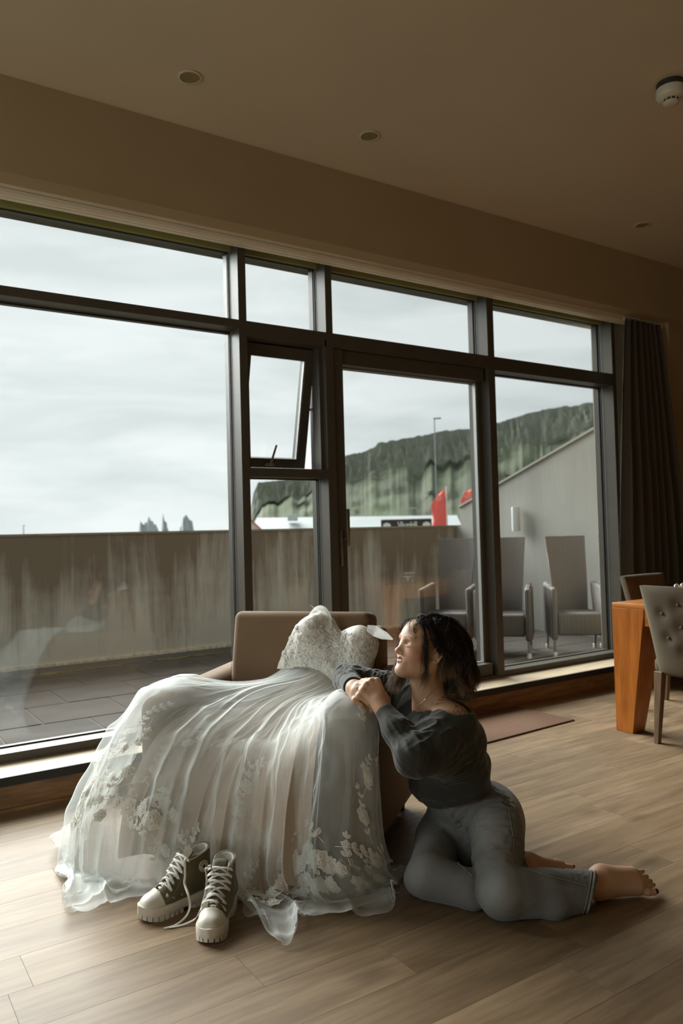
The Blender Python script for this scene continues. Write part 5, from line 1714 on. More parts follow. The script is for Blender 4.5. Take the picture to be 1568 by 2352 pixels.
def lock(pts, n, spread, name='hair_lock', r=0.0005):
    """a loose lock through head-local control points"""
    P_ = A(pts); m = 26
    ts = np.linspace(0, len(P_) - 1, m)
    base_ = np.stack([np.interp(ts, np.arange(len(P_)), P_[:, k]) for k in range(3)], 1)
    for _ in range(3): base_[1:-1] = (base_[:-2] + 2 * base_[1:-1] + base_[2:]) / 4
    s_ = np.interp(np.linspace(0, 1, m), [0, 0.5, 1], [0.5, 1.0, 1.25])
    off = rng.normal(0, 1, (n, 1, 3)) * spread * s_[None, :, None]
    wob = np.sin(np.linspace(0, 9, m)[None, :, None] + rng.uniform(0, 6, (n, 1, 3))) * spread * 0.35
    cut = rng.uniform(0.8, 1.0, (n, 1, 1))
    st_ = base_[None] + off + wob + 0.009 * np.sin(np.linspace(0, 8, m) + rng.uniform(0, 6))[None, :, None] * np.linspace(0, 1, m)[None, :, None]
    st_ = st_[:, :1] + (st_ - st_[:, :1]) * cut
    return HO + st_ @ HA


locks = [lock([(0.045, 0.058, 0.078), (0.070, 0.050, 0.040), (0.074, 0.038, 0.00), (0.074, 0.024, -0.05), (0.072, 0.012, -0.10), (0.064, 0.012, -0.155)], 85, 0.0060),
         lock([(0.050, 0.040, 0.085), (0.076, 0.024, 0.045), (0.084, 0.008, 0.018), (0.088, -0.012, 0.006), (0.086, -0.034, -0.010), (0.078, -0.055, -0.05), (0.070, -0.06, -0.11)], 420, 0.0060),
         lock([(0.040, 0.072, 0.078), (0.050, 0.086, 0.055), (0.056, 0.082, 0.030), (0.060, 0.072, 0.010)], 12, 0.0035, r=0.0004),
         lock([(0.020, 0.078, 0.085), (0.026, 0.098, 0.066), (0.036, 0.098, 0.040), (0.044, 0.090, 0.020)], 8, 0.0040),
         lock([(-0.020, 0.076, 0.085), (-0.030, 0.098, 0.060), (-0.048, 0.092, 0.03), (-0.062, 0.075, -0.01)], 12, 0.004),
         lock([(-0.055, 0.045, 0.075), (-0.080, 0.040, 0.02), (-0.082, 0.034, -0.06), (-0.078, 0.040, -0.13), (-0.072, 0.055, -0.19)], 380, 0.010),
         lock([(-0.055, 0.025, 0.075), (-0.084, 0.020, 0.02), (-0.086, 0.020, -0.06), (-0.080, 0.030, -0.13), (-0.070, 0.042, -0.175)], 300, 0.010)]
hair_object('hair_lock', np.concatenate(locks), 0.00048)
fz = rt[rng.choice(NH, 80, replace=False)]
fly = grow(fz, np.c_[fz[:, 0] * 6, -0.6 + 0 * fz[:, 0], 0.45 + 0 * fz[:, 0]] + rng.normal(0, 0.35, fz.shape), rng.uniform(0.14, 0.26, 80), 24, wave=0.02, grav=0.7)
hair_object('flyaway_hair', fly, 0.00022)

# ------------------------------------------------------------------ wedding dress draped over the armchair
dress = empty('wedding_dress', CHO)
tag(dress, 'white tulle wedding dress with lace flowers laid over the brown armchair', 'dress')
DL = A(CHO)


def dput(name, V, F, mat, parent=dress):
    o = pure_mesh(name, A(V) - DL, F, mat, parent)
    return o


def rbox_sd(L, lo, hi, r):
    c = (A(lo) + A(hi)) / 2; h = (A(hi) - A(lo)) / 2 - r
    q = np.abs(L - c) - h
    return np.linalg.norm(np.maximum(q, 0), axis=1) + np.minimum(q.max(1), 0) - r


CAX = np.array([[-0.6223, 0.7828, 0], [0.7828, 0.6223, 0], [0, 0, 1]])
# the skirt also lies around the pair of sneakers on the floor
SHOE_CAPS = [(A((1.00, 2.472, 0.05)), A((0.84, 2.452, 0.03)), 0.050), (A((1.015, 2.473, 0.05)), A((1.010, 2.473, 0.15)), 0.056),
             (A((1.045, 2.341, 0.05)), A((0.944, 2.217, 0.03)), 0.050), (A((1.050, 2.350, 0.05)), A((1.048, 2.350, 0.15)), 0.056)]
def chair_sd(X):
    L = (X - DL) @ CAX.T          # u, w, z
    d = rbox_sd(L, (0, 0, -0.1), (0.15, 0.82, 0.622), 0.055)
    d = np.minimum(d, rbox_sd(L, (0.77, 0, -0.1), (0.92, 0.82, 0.622), 0.055))
    d = np.minimum(d, rbox_sd(L, (0.10, 0.01, -0.1), (0.80, 0.60, 0.435), 0.045))
    for a_, b_, r_ in SHOE_CAPS:
        ba = b_ - a_; h = np.clip(((X - a_) @ ba) / (ba @ ba), 0, 1)
        d = np.minimum(d, np.linalg.norm(X - a_ - h[:, None] * ba, axis=1) - r_)
    L2 = L.copy(); L2[:, 1] -= 0.115 * (L[:, 2] - 0.40) / 0.485
    d = np.minimum(d, rbox_sd(L2, (0.135, 0.47, 0.2), (0.785, 0.66, 0.885), 0.04))
    return d


WA = [(1.6073, 2.9274, 0.6560), (1.6410, 2.8799, 0.6637), (1.6710, 2.8350, 0.6660), (1.6968, 2.7920, 0.6593), (1.7184, 2.7508, 0.6438), (1.7390, 2.7161, 0.6206), (1.7604, 2.6831, 0.6045), (1.7974, 2.6526, 0.6259), (1.8413, 2.6252, 0.6568)]
RAD = [
    [(1.4338, 2.9356, 0.6320), (1.2700, 2.9970, 0.6550), (1.1876, 3.1167, 0.6780), (1.0830, 3.1358, 0.5400), (0.9567, 3.1823, 0.2400), (0.9670, 3.6180, 0.0040), (0.8730, 3.4230, 0.0040)],
    [(1.4071, 2.8888, 0.6250), (1.2293, 2.9518, 0.6600), (1.0687, 3.0413, 0.6580), (0.9250, 3.0293, 0.5000), (0.7939, 3.0656, 0.2400), (0.7300, 2.9850, 0.0060), (0.5950, 2.6570, 0.0040)],
    [(1.3961, 2.8545, 0.6000), (1.2228, 2.8956, 0.6400), (1.0229, 2.8900, 0.6400), (0.8730, 2.8858, 0.4600), (0.8011, 2.8797, 0.2200), (0.7870, 2.8290, 0.0060), (0.7400, 2.5890, 0.0040)],
    [(1.4083, 2.7748, 0.5600), (1.2506, 2.7644, 0.5000), (1.1036, 2.7242, 0.4600), (0.9880, 2.7089, 0.3000), (0.9240, 2.7091, 0.1200), (0.8920, 2.6870, 0.0060), (0.8440, 2.5990, 0.0040)],
    [(1.4487, 2.6919, 0.5450), (1.3096, 2.6580, 0.4800), (1.1970, 2.6068, 0.4500), (1.1141, 2.5664, 0.2800), (1.0781, 2.5634, 0.1000), (1.1010, 2.4700, 0.0060), (1.0490, 2.2730, 0.0040)],
    [(1.4844, 2.6309, 0.5450), (1.3764, 2.5578, 0.4800), (1.2903, 2.4894, 0.4500), (1.2199, 2.4334, 0.2800), (1.1886, 2.4085, 0.1000), (1.1650, 2.2700, 0.0060), (1.0920, 2.0310, 0.0040)],
    [(1.5342, 2.5683, 0.5700), (1.4589, 2.4701, 0.5600), (1.3774, 2.3798, 0.5200), (1.3132, 2.3159, 0.3000), (1.2881, 2.2832, 0.1000), (1.2950, 2.2110, 0.0060), (1.2360, 2.0940, 0.0040)],
    [(1.6075, 2.5243, 0.6100), (1.5493, 2.3886, 0.6550), (1.4630, 2.2561, 0.6300), (1.4003, 2.2063, 0.3400), (1.3831, 2.1798, 0.1200), (1.4770, 2.1320, 0.0060), (1.4470, 2.0070, 0.0040)],
    [(1.6918, 2.5147, 0.6400), (1.6554, 2.3836, 0.6600), (1.5878, 2.2276, 0.6400), (1.5455, 2.1684, 0.3600), (1.5657, 2.1590, 0.1600), (1.7100, 2.2730, 0.0060), (1.5590, 2.0770, 0.0040)],
]


RAD_T = [list(r) for r in RAD]      # the net layers span from waist to arms like a tent
RAD_T[1][0:2] = [(1.4087, 2.9029, 0.6400), (1.2348, 2.9690, 0.6650)]
RAD_T[2][0:3] = [(1.3961, 2.8545, 0.6450), (1.1947, 2.8988, 0.6600), (1.0059, 2.9275, 0.6450)]
RAD_T[3][0:4] = [(1.3991, 2.8186, 0.6400), (1.2257, 2.7957, 0.6000), (1.0709, 2.7493, 0.5450), (0.9646, 2.7223, 0.3300)]
RAD_T[4][0:3] = [(1.4300, 2.7154, 0.6050), (1.2893, 2.6674, 0.5450), (1.1689, 2.6100, 0.4800)]
RAD_T[5][0:3] = [(1.4844, 2.6309, 0.6000), (1.3717, 2.5477, 0.5400), (1.2747, 2.4769, 0.4800)]
RAD_T[6][0:3] = [(1.5404, 2.5604, 0.6150), (1.4557, 2.4420, 0.6000), (1.3742, 2.3517, 0.5450)]


def smooth_rows(C_, n):
    """Catmull-Rom resampling of control rows along axis 0"""
    m = len(C_); t = np.linspace(0, m - 1, n); i = np.clip(t.astype(int), 0, m - 2); f = (t - i)[:, None, None]
    P0, P1, P2, P3 = C_[np.maximum(i - 1, 0)], C_[i], C_[i + 1], C_[np.minimum(i + 2, m - 1)]
    return 0.5 * (2 * P1 + (P2 - P0) * f + (2 * P0 - 5 * P1 + 4 * P2 - P3) * f ** 2 + (3 * P1 - P0 - 3 * P2 + P3) * f ** 3)


def loft(ns, nt, s0=0.0, s1=1.0, t1=1.0, R_=RAD):
    ctrl = np.array([[WA[i]] + R_[i] for i in range(9)], float)
    rows_ = []
    full = smooth_rows(ctrl, 161)
    sel = smooth_rows(full[int(s0 * 160): int(s1 * 160) + 1], ns)
    # arclength parametrisation of each radial line
    col = np.transpose(sel, (1, 0, 2))
    fine = smooth_rows(col, 121)
    out = np.zeros((ns, nt, 3))
    for i in range(ns):
        p = fine[:, i]; L_ = np.r_[0, np.cumsum(np.linalg.norm(np.diff(p, axis=0), axis=1))]
        q = np.linspace(0, L_[-1] * t1, nt)
        for k in range(3): out[i, :, k] = np.interp(q, L_, p[:, k])
    return out


def drape(G, full0, full1, thick, steps, seed, amp, nf, ripple=0.03, crumple=0.0, pull=0.03, grav=0.0018):
    """position-based cloth: G is the unfolded guess; extra width makes it fall into folds"""
    ns, nt = G.shape[:2]
    S_, T_ = np.meshgrid(np.linspace(0, 1, ns), np.linspace(0, 1, nt), indexing='ij')
    ds = np.gradient(G, axis=0); dt = np.gradient(G, axis=1)
    N = np.cross(ds, dt); N /= np.linalg.norm(N, axis=2, keepdims=True) + 1e-9
    N *= np.sign((N * (camdir(-0.2, 0.6, -0.6))).sum(2, keepdims=True))
    rr = np.random.default_rng(seed)
    w = np.zeros((ns, nt))
    for k in range(nf):
        s_i = (k + rr.uniform(0.1, 0.9)) / nf; dr = rr.normal(0, 0.035); am = 0.25 + 0.95 * rr.uniform() ** 2; wd = 0.006 + 0.024 * rr.uniform() ** 1.5
        c = s_i + dr * T_ + 0.006 * np.sin(T_ * rr.uniform(4, 9) + rr.uniform(0, 6))
        u_ = np.abs(S_ - c) / (wd * (0.35 + 0.9 * T_))
        w += am * np.exp(-u_ ** 1.5) * np.clip(rr.uniform(0.2, 0.6) + T_, 0, 1)
    w -= w.mean()
    w2 = fbm(np.c_[(S_ * 7).ravel(), (T_ * 2.6).ravel()], 2, seed + 9).reshape(ns, nt)
    rise = np.clip(T_ / 0.10, 0, 1)
    X = G + N * (rise * amp * (0.30 + T_) * w + amp * 0.40 * (0.1 + T_) * w2 + thick)[..., None]
    fl_ = full0 + (full1 - full0) * T_
    rs = np.linalg.norm(G[1:] - G[:-1], axis=2) * 0.5 * (fl_[1:] + fl_[:-1])
    rt_ = np.linalg.norm(G[:, 1:] - G[:, :-1], axis=2) * 1.005
    X = X.astype(np.float64); Vv = np.zeros_like(X); X0 = X.copy()
    rs = np.maximum(rs, np.linalg.norm(X[1:] - X[:-1], axis=2) * 0.98)
    def con(a, b, r, k):
        d = b - a; l_ = np.linalg.norm(d, axis=-1, keepdims=True) + 1e-9
        return d * ((l_ - r[..., None]) / l_ * 0.5 * k)
    for it in range(steps):
        Vv *= 0.90
        Vv[..., 2] -= grav
        prev = X.copy()
        X = X + Vv
        X += (X0 - X) * pull
        for _ in range(5):
            for o in (0, 1):
                c = con(X[o:-1:2], X[o + 1::2], rs[o::2][: len(X[o + 1::2])], 0.9); X[o:-1:2] += c; X[o + 1::2] -= c
                a = X[:, o:-1:2]; b = X[:, o + 1::2]
                c = con(a, b, rt_[:, o::2][:, : b.shape[1]], 0.9); X[:, o:-1:2] += c; X[:, o + 1::2] -= c
            X[:, 0] = G[:, 0]
        # bending: gentle smoothing
        lap = np.zeros_like(X); lap[1:-1] += X[:-2] + X[2:] - 2 * X[1:-1]; X[1:-1, 1:] += 0.02 * lap[1:-1, 1:]
        lap = np.zeros_like(X); lap[:, 1:-1] = X[:, :-2] + X[:, 2:] - 2 * X[:, 1:-1]; X[:, 1:-1] += 0.06 * lap[:, 1:-1]
        Q = X.reshape(-1, 3)
        d = chair_sd(Q); m = d < thick
        if m.any():
            q = Q[m]; e = 1e-3
            g = np.stack([chair_sd(q + A(v) * e) - d[m] for v in ((1, 0, 0), (0, 1, 0), (0, 0, 1))], 1)
            g /= np.linalg.norm(g, axis=1, keepdims=True) + 1e-9
            Q[m] = q + g * (thick - d[m])[:, None]
            P_ = prev.reshape(-1, 3)
            Q[m] += (P_[m] - Q[m]) * 0.25
        fz_ = Q[:, 2] < thick * 0.35 + 0.002
        Q[fz_, 2] = thick * 0.35 + 0.002
        Q[fz_, :2] += (prev.reshape(-1, 3)[fz_, :2] - Q[fz_, :2]) * 0.6
        X = Q.reshape(ns, nt, 3)
        X[:, 0] = G[:, 0]
        Vv = np.clip(X - prev, -0.02, 0.02)
    cr_ = (1 - 2.2 * np.abs(fbm(X.reshape(-1, 3) * 7.5, 2, seed + 3)) ** 0.8).reshape(ns, nt)
    X += N * (crumple * cr_ * np.clip((T_ - 0.12) / 0.3, 0, 1))[..., None]
    hm_ = np.clip((T_ - 0.80) / 0.2, 0, 1) ** 1.2 * np.clip((0.10 - X[..., 2]) / 0.06, 0, 1)
    X[..., 2] += hm_ * ripple * (np.clip(w, 0, 1.2) + 0.35 * np.abs(w2))
    return X


def tulle(name, alpha, color, transl=0.45):
    t = NT(name)
    t.n.remove(t.bsdf)
    df = t.node('ShaderNodeBsdfDiffuse'); df.inputs['Color'].default_value = (*color, 1)
    tl = t.node('ShaderNodeBsdfTranslucent'); tl.inputs['Color'].default_value = (*color, 1)
    m1 = t.node('ShaderNodeMixShader'); m1.inputs[0].default_value = transl
    t.link(df.outputs[0], m1.inputs[1]); t.link(tl.outputs[0], m1.inputs[2])
    tr = t.node('ShaderNodeBsdfTransparent')
    # a net covers more of what is behind it the more obliquely it is seen: 1 - (1 - a)^(1 / cos)
    ge = t.node('ShaderNodeNewGeometry')
    dt = t.node('ShaderNodeVectorMath', operation='DOT_PRODUCT')
    t.link(ge.outputs['Normal'], dt.inputs[0]); t.link(ge.outputs['Incoming'], dt.inputs[1])
    ab = t.node('ShaderNodeMath', operation='ABSOLUTE'); t.link(dt.outputs['Value'], ab.inputs[0])
    mx = t.node('ShaderNodeMath', operation='MAXIMUM'); mx.inputs[1].default_value = 0.10; t.link(ab.outputs[0], mx.inputs[0])
    iv = t.node('ShaderNodeMath', operation='DIVIDE'); iv.inputs[0].default_value = 1.0; t.link(mx.outputs[0], iv.inputs[1])
    pw = t.node('ShaderNodeMath', operation='POWER'); pw.inputs[0].default_value = 1 - alpha; t.link(iv.outputs[0], pw.inputs[1])
    sb = t.node('ShaderNodeMath', operation='SUBTRACT'); sb.inputs[0].default_value = 1.0; t.link(pw.outputs[0], sb.inputs[1])
    m2 = t.node('ShaderNodeMixShader')
    t.link(sb.outputs[0], m2.inputs[0]); t.link(tr.outputs[0], m2.inputs[1]); t.link(m1.outputs[0], m2.inputs[2])
    t.link(m2.outputs[0], t.out.inputs['Surface'])
    return t.m


M['tulle'] = tulle('white_tulle', 0.20, (0.88, 0.915, 0.905), 0.35)
M['tulle_in'] = tulle('inner_tulle', 0.22, (0.86, 0.885, 0.865), 0.35)
t_ = NT('blush_satin_lining')
t_.set((0.60, 0.485, 0.40), 0.5, sheen=0.2)
M['lining'] = t_.m


def cloth(name, X, mat, sub=1):
    ns, nt = X.shape[:2]
    I = np.arange(ns * nt).reshape(ns, nt)
    Fq = np.stack([I[:-1, :-1], I[1:, :-1], I[1:, 1:], I[:-1, 1:]], -1).reshape(-1, 4)
    o = dput(name, X.reshape(-1, 3), Fq, mat)
    if sub:
        m = o.modifiers.new('smooth', 'SUBSURF'); m.levels = sub; m.render_levels = sub
    return o


GL = loft(120, 60, 0.30, 0.80, 0.80)
XL = drape(GL, 1.0, 1.1, 0.006, 40, 11, 0.050, 7)
cloth('lining', XL, M['lining'])
GI = loft(200, 80, 0.02, 0.99, 0.90)
XI = drape(GI, 1.0, 1.1, 0.014, 40, 23, 0.050, 13)
cloth('inner_tulle', XI, M['tulle_in'])
GM = loft(210, 80, 0.0, 1.0, 0.96, RAD_T)
XM = drape(GM, 1.0, 1.1, 0.018, 40, 37, 0.050, 14, ripple=0.04, crumple=0.012)
cloth('middle_tulle', XM, M['tulle'])
GO = loft(220, 84, 0.0, 1.0, 1.0, RAD_T)
XO = drape(GO, 1.0, 1.15, 0.030, 45, 58, 0.060, 17, ripple=0.055, crumple=0.010)
cloth('outer_tulle', XO, M['tulle'])
hem = MB().tube(XO[::2, -1] - DL, 0.0011, 5)
hem.build('hem_edge', M['tulle_in'], dress)

# lace appliques sewn to the net, each follows the folds
t_ = NT('ivory_lace')
c_ = t_.coords(); n_ = t_.noise(c_, 420, 3, 0.7)
t_.set(t_.ramp(n_.outputs['Fac'], [(0.35, (0.74, 0.73, 0.67)), (0.65, (0.88, 0.87, 0.82))]).outputs['Color'], 0.5, spec=0.4)
t_.bump(n_.outputs['Fac'], 0.5, 0.001)
t_.bsdf.inputs['Alpha'].default_value = 0.8
M['lace'] = t_.m
M['cord'] = plain('white_lace_cord', (0.90, 0.89, 0.85), 0.5, var=0.03)


class Sheet:
    def __init__(s, X):
        s.X = X
        ds = np.gradient(X, axis=0); dt = np.gradient(X, axis=1)
        n = np.cross(ds, dt); n /= np.linalg.norm(n, axis=2, keepdims=True) + 1e-9
        n *= np.sign((n * camdir(-0.1, 0.4, -0.9)).sum(2, keepdims=True))
        for _ in range(2):
            n[1:-1] = (n[:-2] + n[1:-1] + n[2:]); n /= np.linalg.norm(n, axis=2, keepdims=True) + 1e-9
        s.N = n

    def at(s, a, b):
        ns, nt = s.X.shape[:2]
        a = np.clip(np.asarray(a) * (ns - 1), 0, ns - 1.001); b = np.clip(np.asarray(b) * (nt - 1), 0, nt - 1.001)
        i = a.astype(int); j = b.astype(int); f = (a - i)[..., None]; g = (b - j)[..., None]
        bl = lambda Q: Q[i, j] * (1 - f) * (1 - g) + Q[i + 1, j] * f * (1 - g) + Q[i, j + 1] * (1 - f) * g + Q[i + 1, j + 1] * f * g
        return bl(s.X), bl(s.N)

    def patch(s, a, b, pts, off):
        """local (x, y, h) in metres -> world, x along the hem, y up the skirt"""
        pts = A(pts)
        ns, nt = s.X.shape[:2]
        i = int(np.clip(a * (ns - 1), 1, ns - 2)); j = int(np.clip(b * (nt - 1), 1, nt - 2))
        ls = np.linalg.norm(s.X[min(i + 3, ns - 1), j] - s.X[max(i - 3, 0), j]) / (min(i + 3, ns - 1) - max(i - 3, 0)) * (ns - 1)
        lt = np.linalg.norm(s.X[i, j + 1] - s.X[i, j - 1]) / 2 * (nt - 1)
        P_, N_ = s.at(a + pts[:, 0] / max(ls, 0.4), b - pts[:, 1] / max(lt, 0.4))
        return P_ + N_ * (off + pts[:, 2:3])


def cord(v, f, pts, w=0.0011, h=0.0022, closed=True):
    """raised cord along a run of points; its faces go to the solid-thread material"""
    b = len(v); n = len(pts)
    for i in range(n):
        p0, p1 = pts[(i - 1) % n if closed else max(i - 1, 0)], pts[(i + 1) % n if closed else min(i + 1, n - 1)]
        dx, dy = p1[0] - p0[0], p1[1] - p0[1]; l_ = math.hypot(dx, dy) + 1e-9
        nx, ny = -dy / l_ * w, dx / l_ * w
        v.append((pts[i][0] + nx, pts[i][1] + ny, h)); v.append((pts[i][0] - nx, pts[i][1] - ny, h))
    for i in range(n if closed else n - 1):
        j = (i + 1) % n
        f.append((b + 2 * i, b + 2 * j, b + 2 * j + 1, b + 2 * i + 1, 'c'))


def leaf_at(v, f, x, y, ang, L_, W_, h0=0.0):
    c, s = math.cos(ang), math.sin(ang)
    ol = [(0, 0), (0.22, -0.36), (0.55, -0.45), (0.82, -0.26), (1, 0), (0.82, 0.26), (0.55, 0.45), (0.22, 0.36)]
    T = lambda a, b: (x + a * L_ * c - b * W_ * s, y + a * L_ * s + b * W_ * c)
    b0 = len(v)
    v.append((*T(0.5, 0), h0 + 0.003)); pts = [T(a, b) for a, b in ol]
    v.extend([(*p, h0 + 0.0008) for p in pts])
    f.extend([(b0, b0 + 1 + i, b0 + 1 + (i + 1) % 8) for i in range(8)])
    cord(v, f, pts, 0.0009, h0 + 0.002)
    cord(v, f, [T(0, 0), T(0.5, 0), T(0.9, 0)], 0.0006, h0 + 0.0036, False)


def flower_shape(R, rnd):
    v, f = [], []
    for k in range(6): leaf_at(v, f, 0, 0, rnd + k * math.pi / 3, R, R * 1.05, 0.0006 * (k % 2))
    for k in range(5): leaf_at(v, f, 0, 0, rnd + 0.5 + k * 2 * math.pi / 5, R * 0.55, R * 0.62, 0.003)
    b = len(v); v.append((0, 0, 0.007)); v.extend([(R * 0.16 * math.cos(a), R * 0.16 * math.sin(a), 0.0055) for a in np.linspace(0, 2 * math.pi, 9)[:-1]])
    f.extend([(b, b + 1 + i, b + 1 + (i + 1) % 8, 'c') for i in range(8)])
    return v, f


def sprig_shape(L_, bend, n):
    v, f = [], []
    pts = [(bend * math.sin(k / n * 2.2) * L_, k / n * L_) for k in range(n + 1)]
    cord(v, f, pts, 0.0010, 0.0015, False)
    for k in range(n):
        (x0, y0), (x1, y1) = pts[k], pts[k + 1]
        a = math.atan2(y1 - y0, x1 - x0); ll = L_ * 0.27 * (1 - 0.35 * k / n)
        leaf_at(v, f, x1, y1, a + 0.9, ll, ll * 0.62); leaf_at(v, f, x1, y1, a - 0.9, ll, ll * 0.62)
    leaf_at(v, f, pts[-1][0], pts[-1][1], math.pi / 2, L_ * 0.24, L_ * 0.14)
    return v, f


def lace_mesh(P_, f, name, parent):
    mb = MB()
    mb.add(P_, [[i for i in q if i != 'c'] for q in f])
    me = bpy.data.meshes.new(name); me.from_pydata(mb.v, [], mb.f)
    me.materials.append(M['lace']); me.materials.append(M['cord'])
    me.polygons.foreach_set('material_index', [1 if q[-1] == 'c' else 0 for q in f])
    o = bpy.data.objects.new(name, me); COL.objects.link(o); o.parent = parent
    return o


def rot2(v, a):
    c, s = math.cos(a), math.sin(a)
    return [(x * c - y * s, x * s + y * c, h) for x, y, h in v]


def sew(sheet, name, a, b, shape, ang=0.0, off=0.010):
    v, f = shape
    P_ = sheet.patch(a, b, rot2(v, ang), off)
    return lace_mesh(P_ - DL, f, name, dress)


def envelope(X, it):
    X = X.copy()
    for _ in range(it): X[1:-1] = (X[:-2] + 2 * X[1:-1] + X[2:]) / 4
    return X


shI, shM = Sheet(envelope(XI, 14)), Sheet(envelope(XM, 14))
rl = random.Random(4)
def hem_t(s): return 0.80 if s > 0.42 else 0.80 - 0.14 * min(1, (0.42 - s) / 0.16) + 0.03 * (s < 0.12)


nfl = 0
for k in range(62):
    s = 0.10 + 0.88 * (k + rl.uniform(-0.4, 0.4)) / 61
    t = hem_t(s) + rl.uniform(-0.035, 0.075)
    sew(shI if k % 2 else shM, 'lace_flower', s, t, flower_shape(rl.uniform(0.020, 0.034), rl.uniform(0, 3)), rl.uniform(0, 6))
for k in range(56):
    s = 0.08 + 0.90 * (k + rl.uniform(-0.4, 0.4)) / 55
    t = hem_t(s) + rl.uniform(-0.05, 0.08)
    sew(shI if k % 2 else shM, 'lace_sprig', s, t, sprig_shape(rl.uniform(0.06, 0.11), rl.uniform(-0.5, 0.5), rl.choice((3, 4))), rl.uniform(-1.9, 1.9))
# sprays climbing the skirt
for s0_, ta, tb, n_ in ((0.33, 0.44, 0.78, 8), (0.245, 0.50, 0.74, 6), (0.575, 0.46, 0.80, 11), (0.955, 0.46, 0.78, 7)):
    for k in range(n_):
        t = ta + (tb - ta) * k / (n_ - 1)
        s = s0_ + 0.012 * math.sin(k * 1.3) + rl.uniform(-0.006, 0.006)
        if k % 2 == 0 and k > 1: sew(shI, 'lace_flower', s, t, flower_shape(rl.uniform(0.018, 0.030), rl.uniform(0, 3)), rl.uniform(0, 6))
        sew(shI, 'lace_sprig', s + rl.uniform(-0.012, 0.012), t, sprig_shape(rl.uniform(0.06, 0.09), rl.uniform(-0.5, 0.5), 3), rl.uniform(-0.7, 0.7))

# bodice leaning on the back cushion
TOPC = A([(1.6019, 2.9641, 0.6670), (1.6204, 2.9563, 0.7075), (1.6451, 2.9435, 0.7557), (1.6681, 2.9316, 0.8002), (1.6971, 2.9079, 0.8339), (1.7250, 2.8828, 0.8602), (1.7528, 2.8543, 0.8771), (1.7735, 2.8269, 0.8737), (1.7891, 2.7997, 0.8537), (1.7971, 2.7787, 0.8248), (1.8030, 2.7616, 0.7996), (1.8191, 2.7449, 0.8090), (1.8431, 2.7197, 0.8220), (1.8682, 2.6903, 0.8279), (1.8879, 2.6610, 0.8158), (1.8994, 2.6371, 0.7912), (1.9008, 2.6220, 0.7560), (1.8897, 2.6211, 0.7171), (1.8722, 2.6297, 0.6816)])
BOTC = A([(1.5902, 2.9597, 0.6425), (1.6143, 2.9292, 0.6418), (1.6367, 2.9034, 0.6481), (1.6597, 2.8755, 0.6509), (1.6798, 2.8506, 0.6518), (1.6993, 2.8251, 0.6491), (1.7178, 2.7987, 0.6412), (1.7305, 2.7777, 0.6277), (1.7406, 2.7598, 0.6142), (1.7505, 2.7417, 0.5991), (1.7602, 2.7237, 0.5840), (1.7702, 2.7061, 0.5708), (1.7793, 2.6935, 0.5679), (1.7905, 2.6835, 0.5788), (1.8053, 2.6719, 0.5968), (1.8194, 2.6596, 0.6113), (1.8359, 2.6443, 0.6259), (1.8501, 2.6321, 0.6403), (1.8629, 2.6240, 0.6616)])
bn_ = -A(CV) + A((0, 0, 0.2371)); bn_ /= np.linalg.norm(bn_)
na, nb = 121, 70
ta = np.linspace(0, 1, na); tk = np.linspace(0, 1, len(TOPC))
TC = np.stack([np.interp(ta, tk, TOPC[:, k]) for k in range(3)], 1); BC = np.stack([np.interp(ta, tk, BOTC[:, k]) for k in range(3)], 1)
for Q_ in (TC, BC):
    for _ in range(6): Q_[1:-1] = (Q_[:-2] + 2 * Q_[1:-1] + Q_[2:]) / 4
bl_ = (BOTC[-1] - BOTC[0]); bl_ /= np.linalg.norm(bl_)
ga, gb = np.meshgrid(ta, np.linspace(0, 1, nb), indexing='ij')
Pb = BC[:, None] * (1 - gb[..., None]) + TC[:, None] * gb[..., None]
cupL, cupR = A((1.7230, 2.8574, 0.7869)), A((1.8507, 2.6791, 0.7403))
def bump(c, rx, ry):
    d = Pb - c; x = d @ bl_; y = np.sqrt(np.maximum((d ** 2).sum(-1) - x * x, 0))
    return np.exp(-((np.abs(x) / rx) ** 2.4 + (y / ry) ** 2.4))
edge = (1 - np.abs(2 * ga - 1) ** 6) * (1 - np.clip((gb - 0.86) / 0.14, 0, 1) ** 2 * 0.55)
hgt = 0.030 * edge + 0.072 * bump(cupL, 0.075, 0.095) + 0.070 * bump(cupR, 0.072, 0.085) + 0.028 * np.exp(-((gb - 0.15) / 0.3) ** 2) * np.exp(-((ga - 0.62) / 0.28) ** 2)
hgt *= np.clip(edge * 3, 0.05, 1)
hgt += 0.0022 * fbm(np.c_[(Pb.reshape(-1, 3) * 30)], 2, 71).reshape(na, nb)
Pf = Pb + bn_ * hgt[..., None]
rim = np.clip((gb - 0.93) / 0.07, 0, 1)
I_ = np.arange(na * nb).reshape(na, nb)
F4 = np.stack([I_[:-1, :-1], I_[1:, :-1], I_[1:, 1:], I_[:-1, 1:]], -1).reshape(-1, 4)
Pk = Pb + bn_ * (hgt * 0.35 - 0.004)[..., None]
F4 = np.r_[F4, F4[:, ::-1] + na * nb]
V4 = np.r_[Pf.reshape(-1, 3), Pk.reshape(-1, 3)]
loopi = np.r_[I_[:, 0], I_[-1, 1:], I_[-2::-1, -1], I_[0, -2:0:-1]]
lp2 = np.roll(loopi, -1)
F4 = np.r_[F4, np.stack([lp2, loopi, loopi + na * nb, lp2 + na * nb], -1)]
if (vnormals(V4[: na * nb], F4[: (na - 1) * (nb - 1)]) @ bn_).mean() < 0: F4 = F4[:, ::-1]
bod_bvh = bvh_of(V4, F4)
t_ = NT('beaded_lace_bodice')
c_ = t_.coords()
vo_ = t_.node('ShaderNodeTexVoronoi', feature='SMOOTH_F1'); vo_.inputs['Scale'].default_value = 120
nd_ = t_.noise(c_, 40, 3, 0.6)
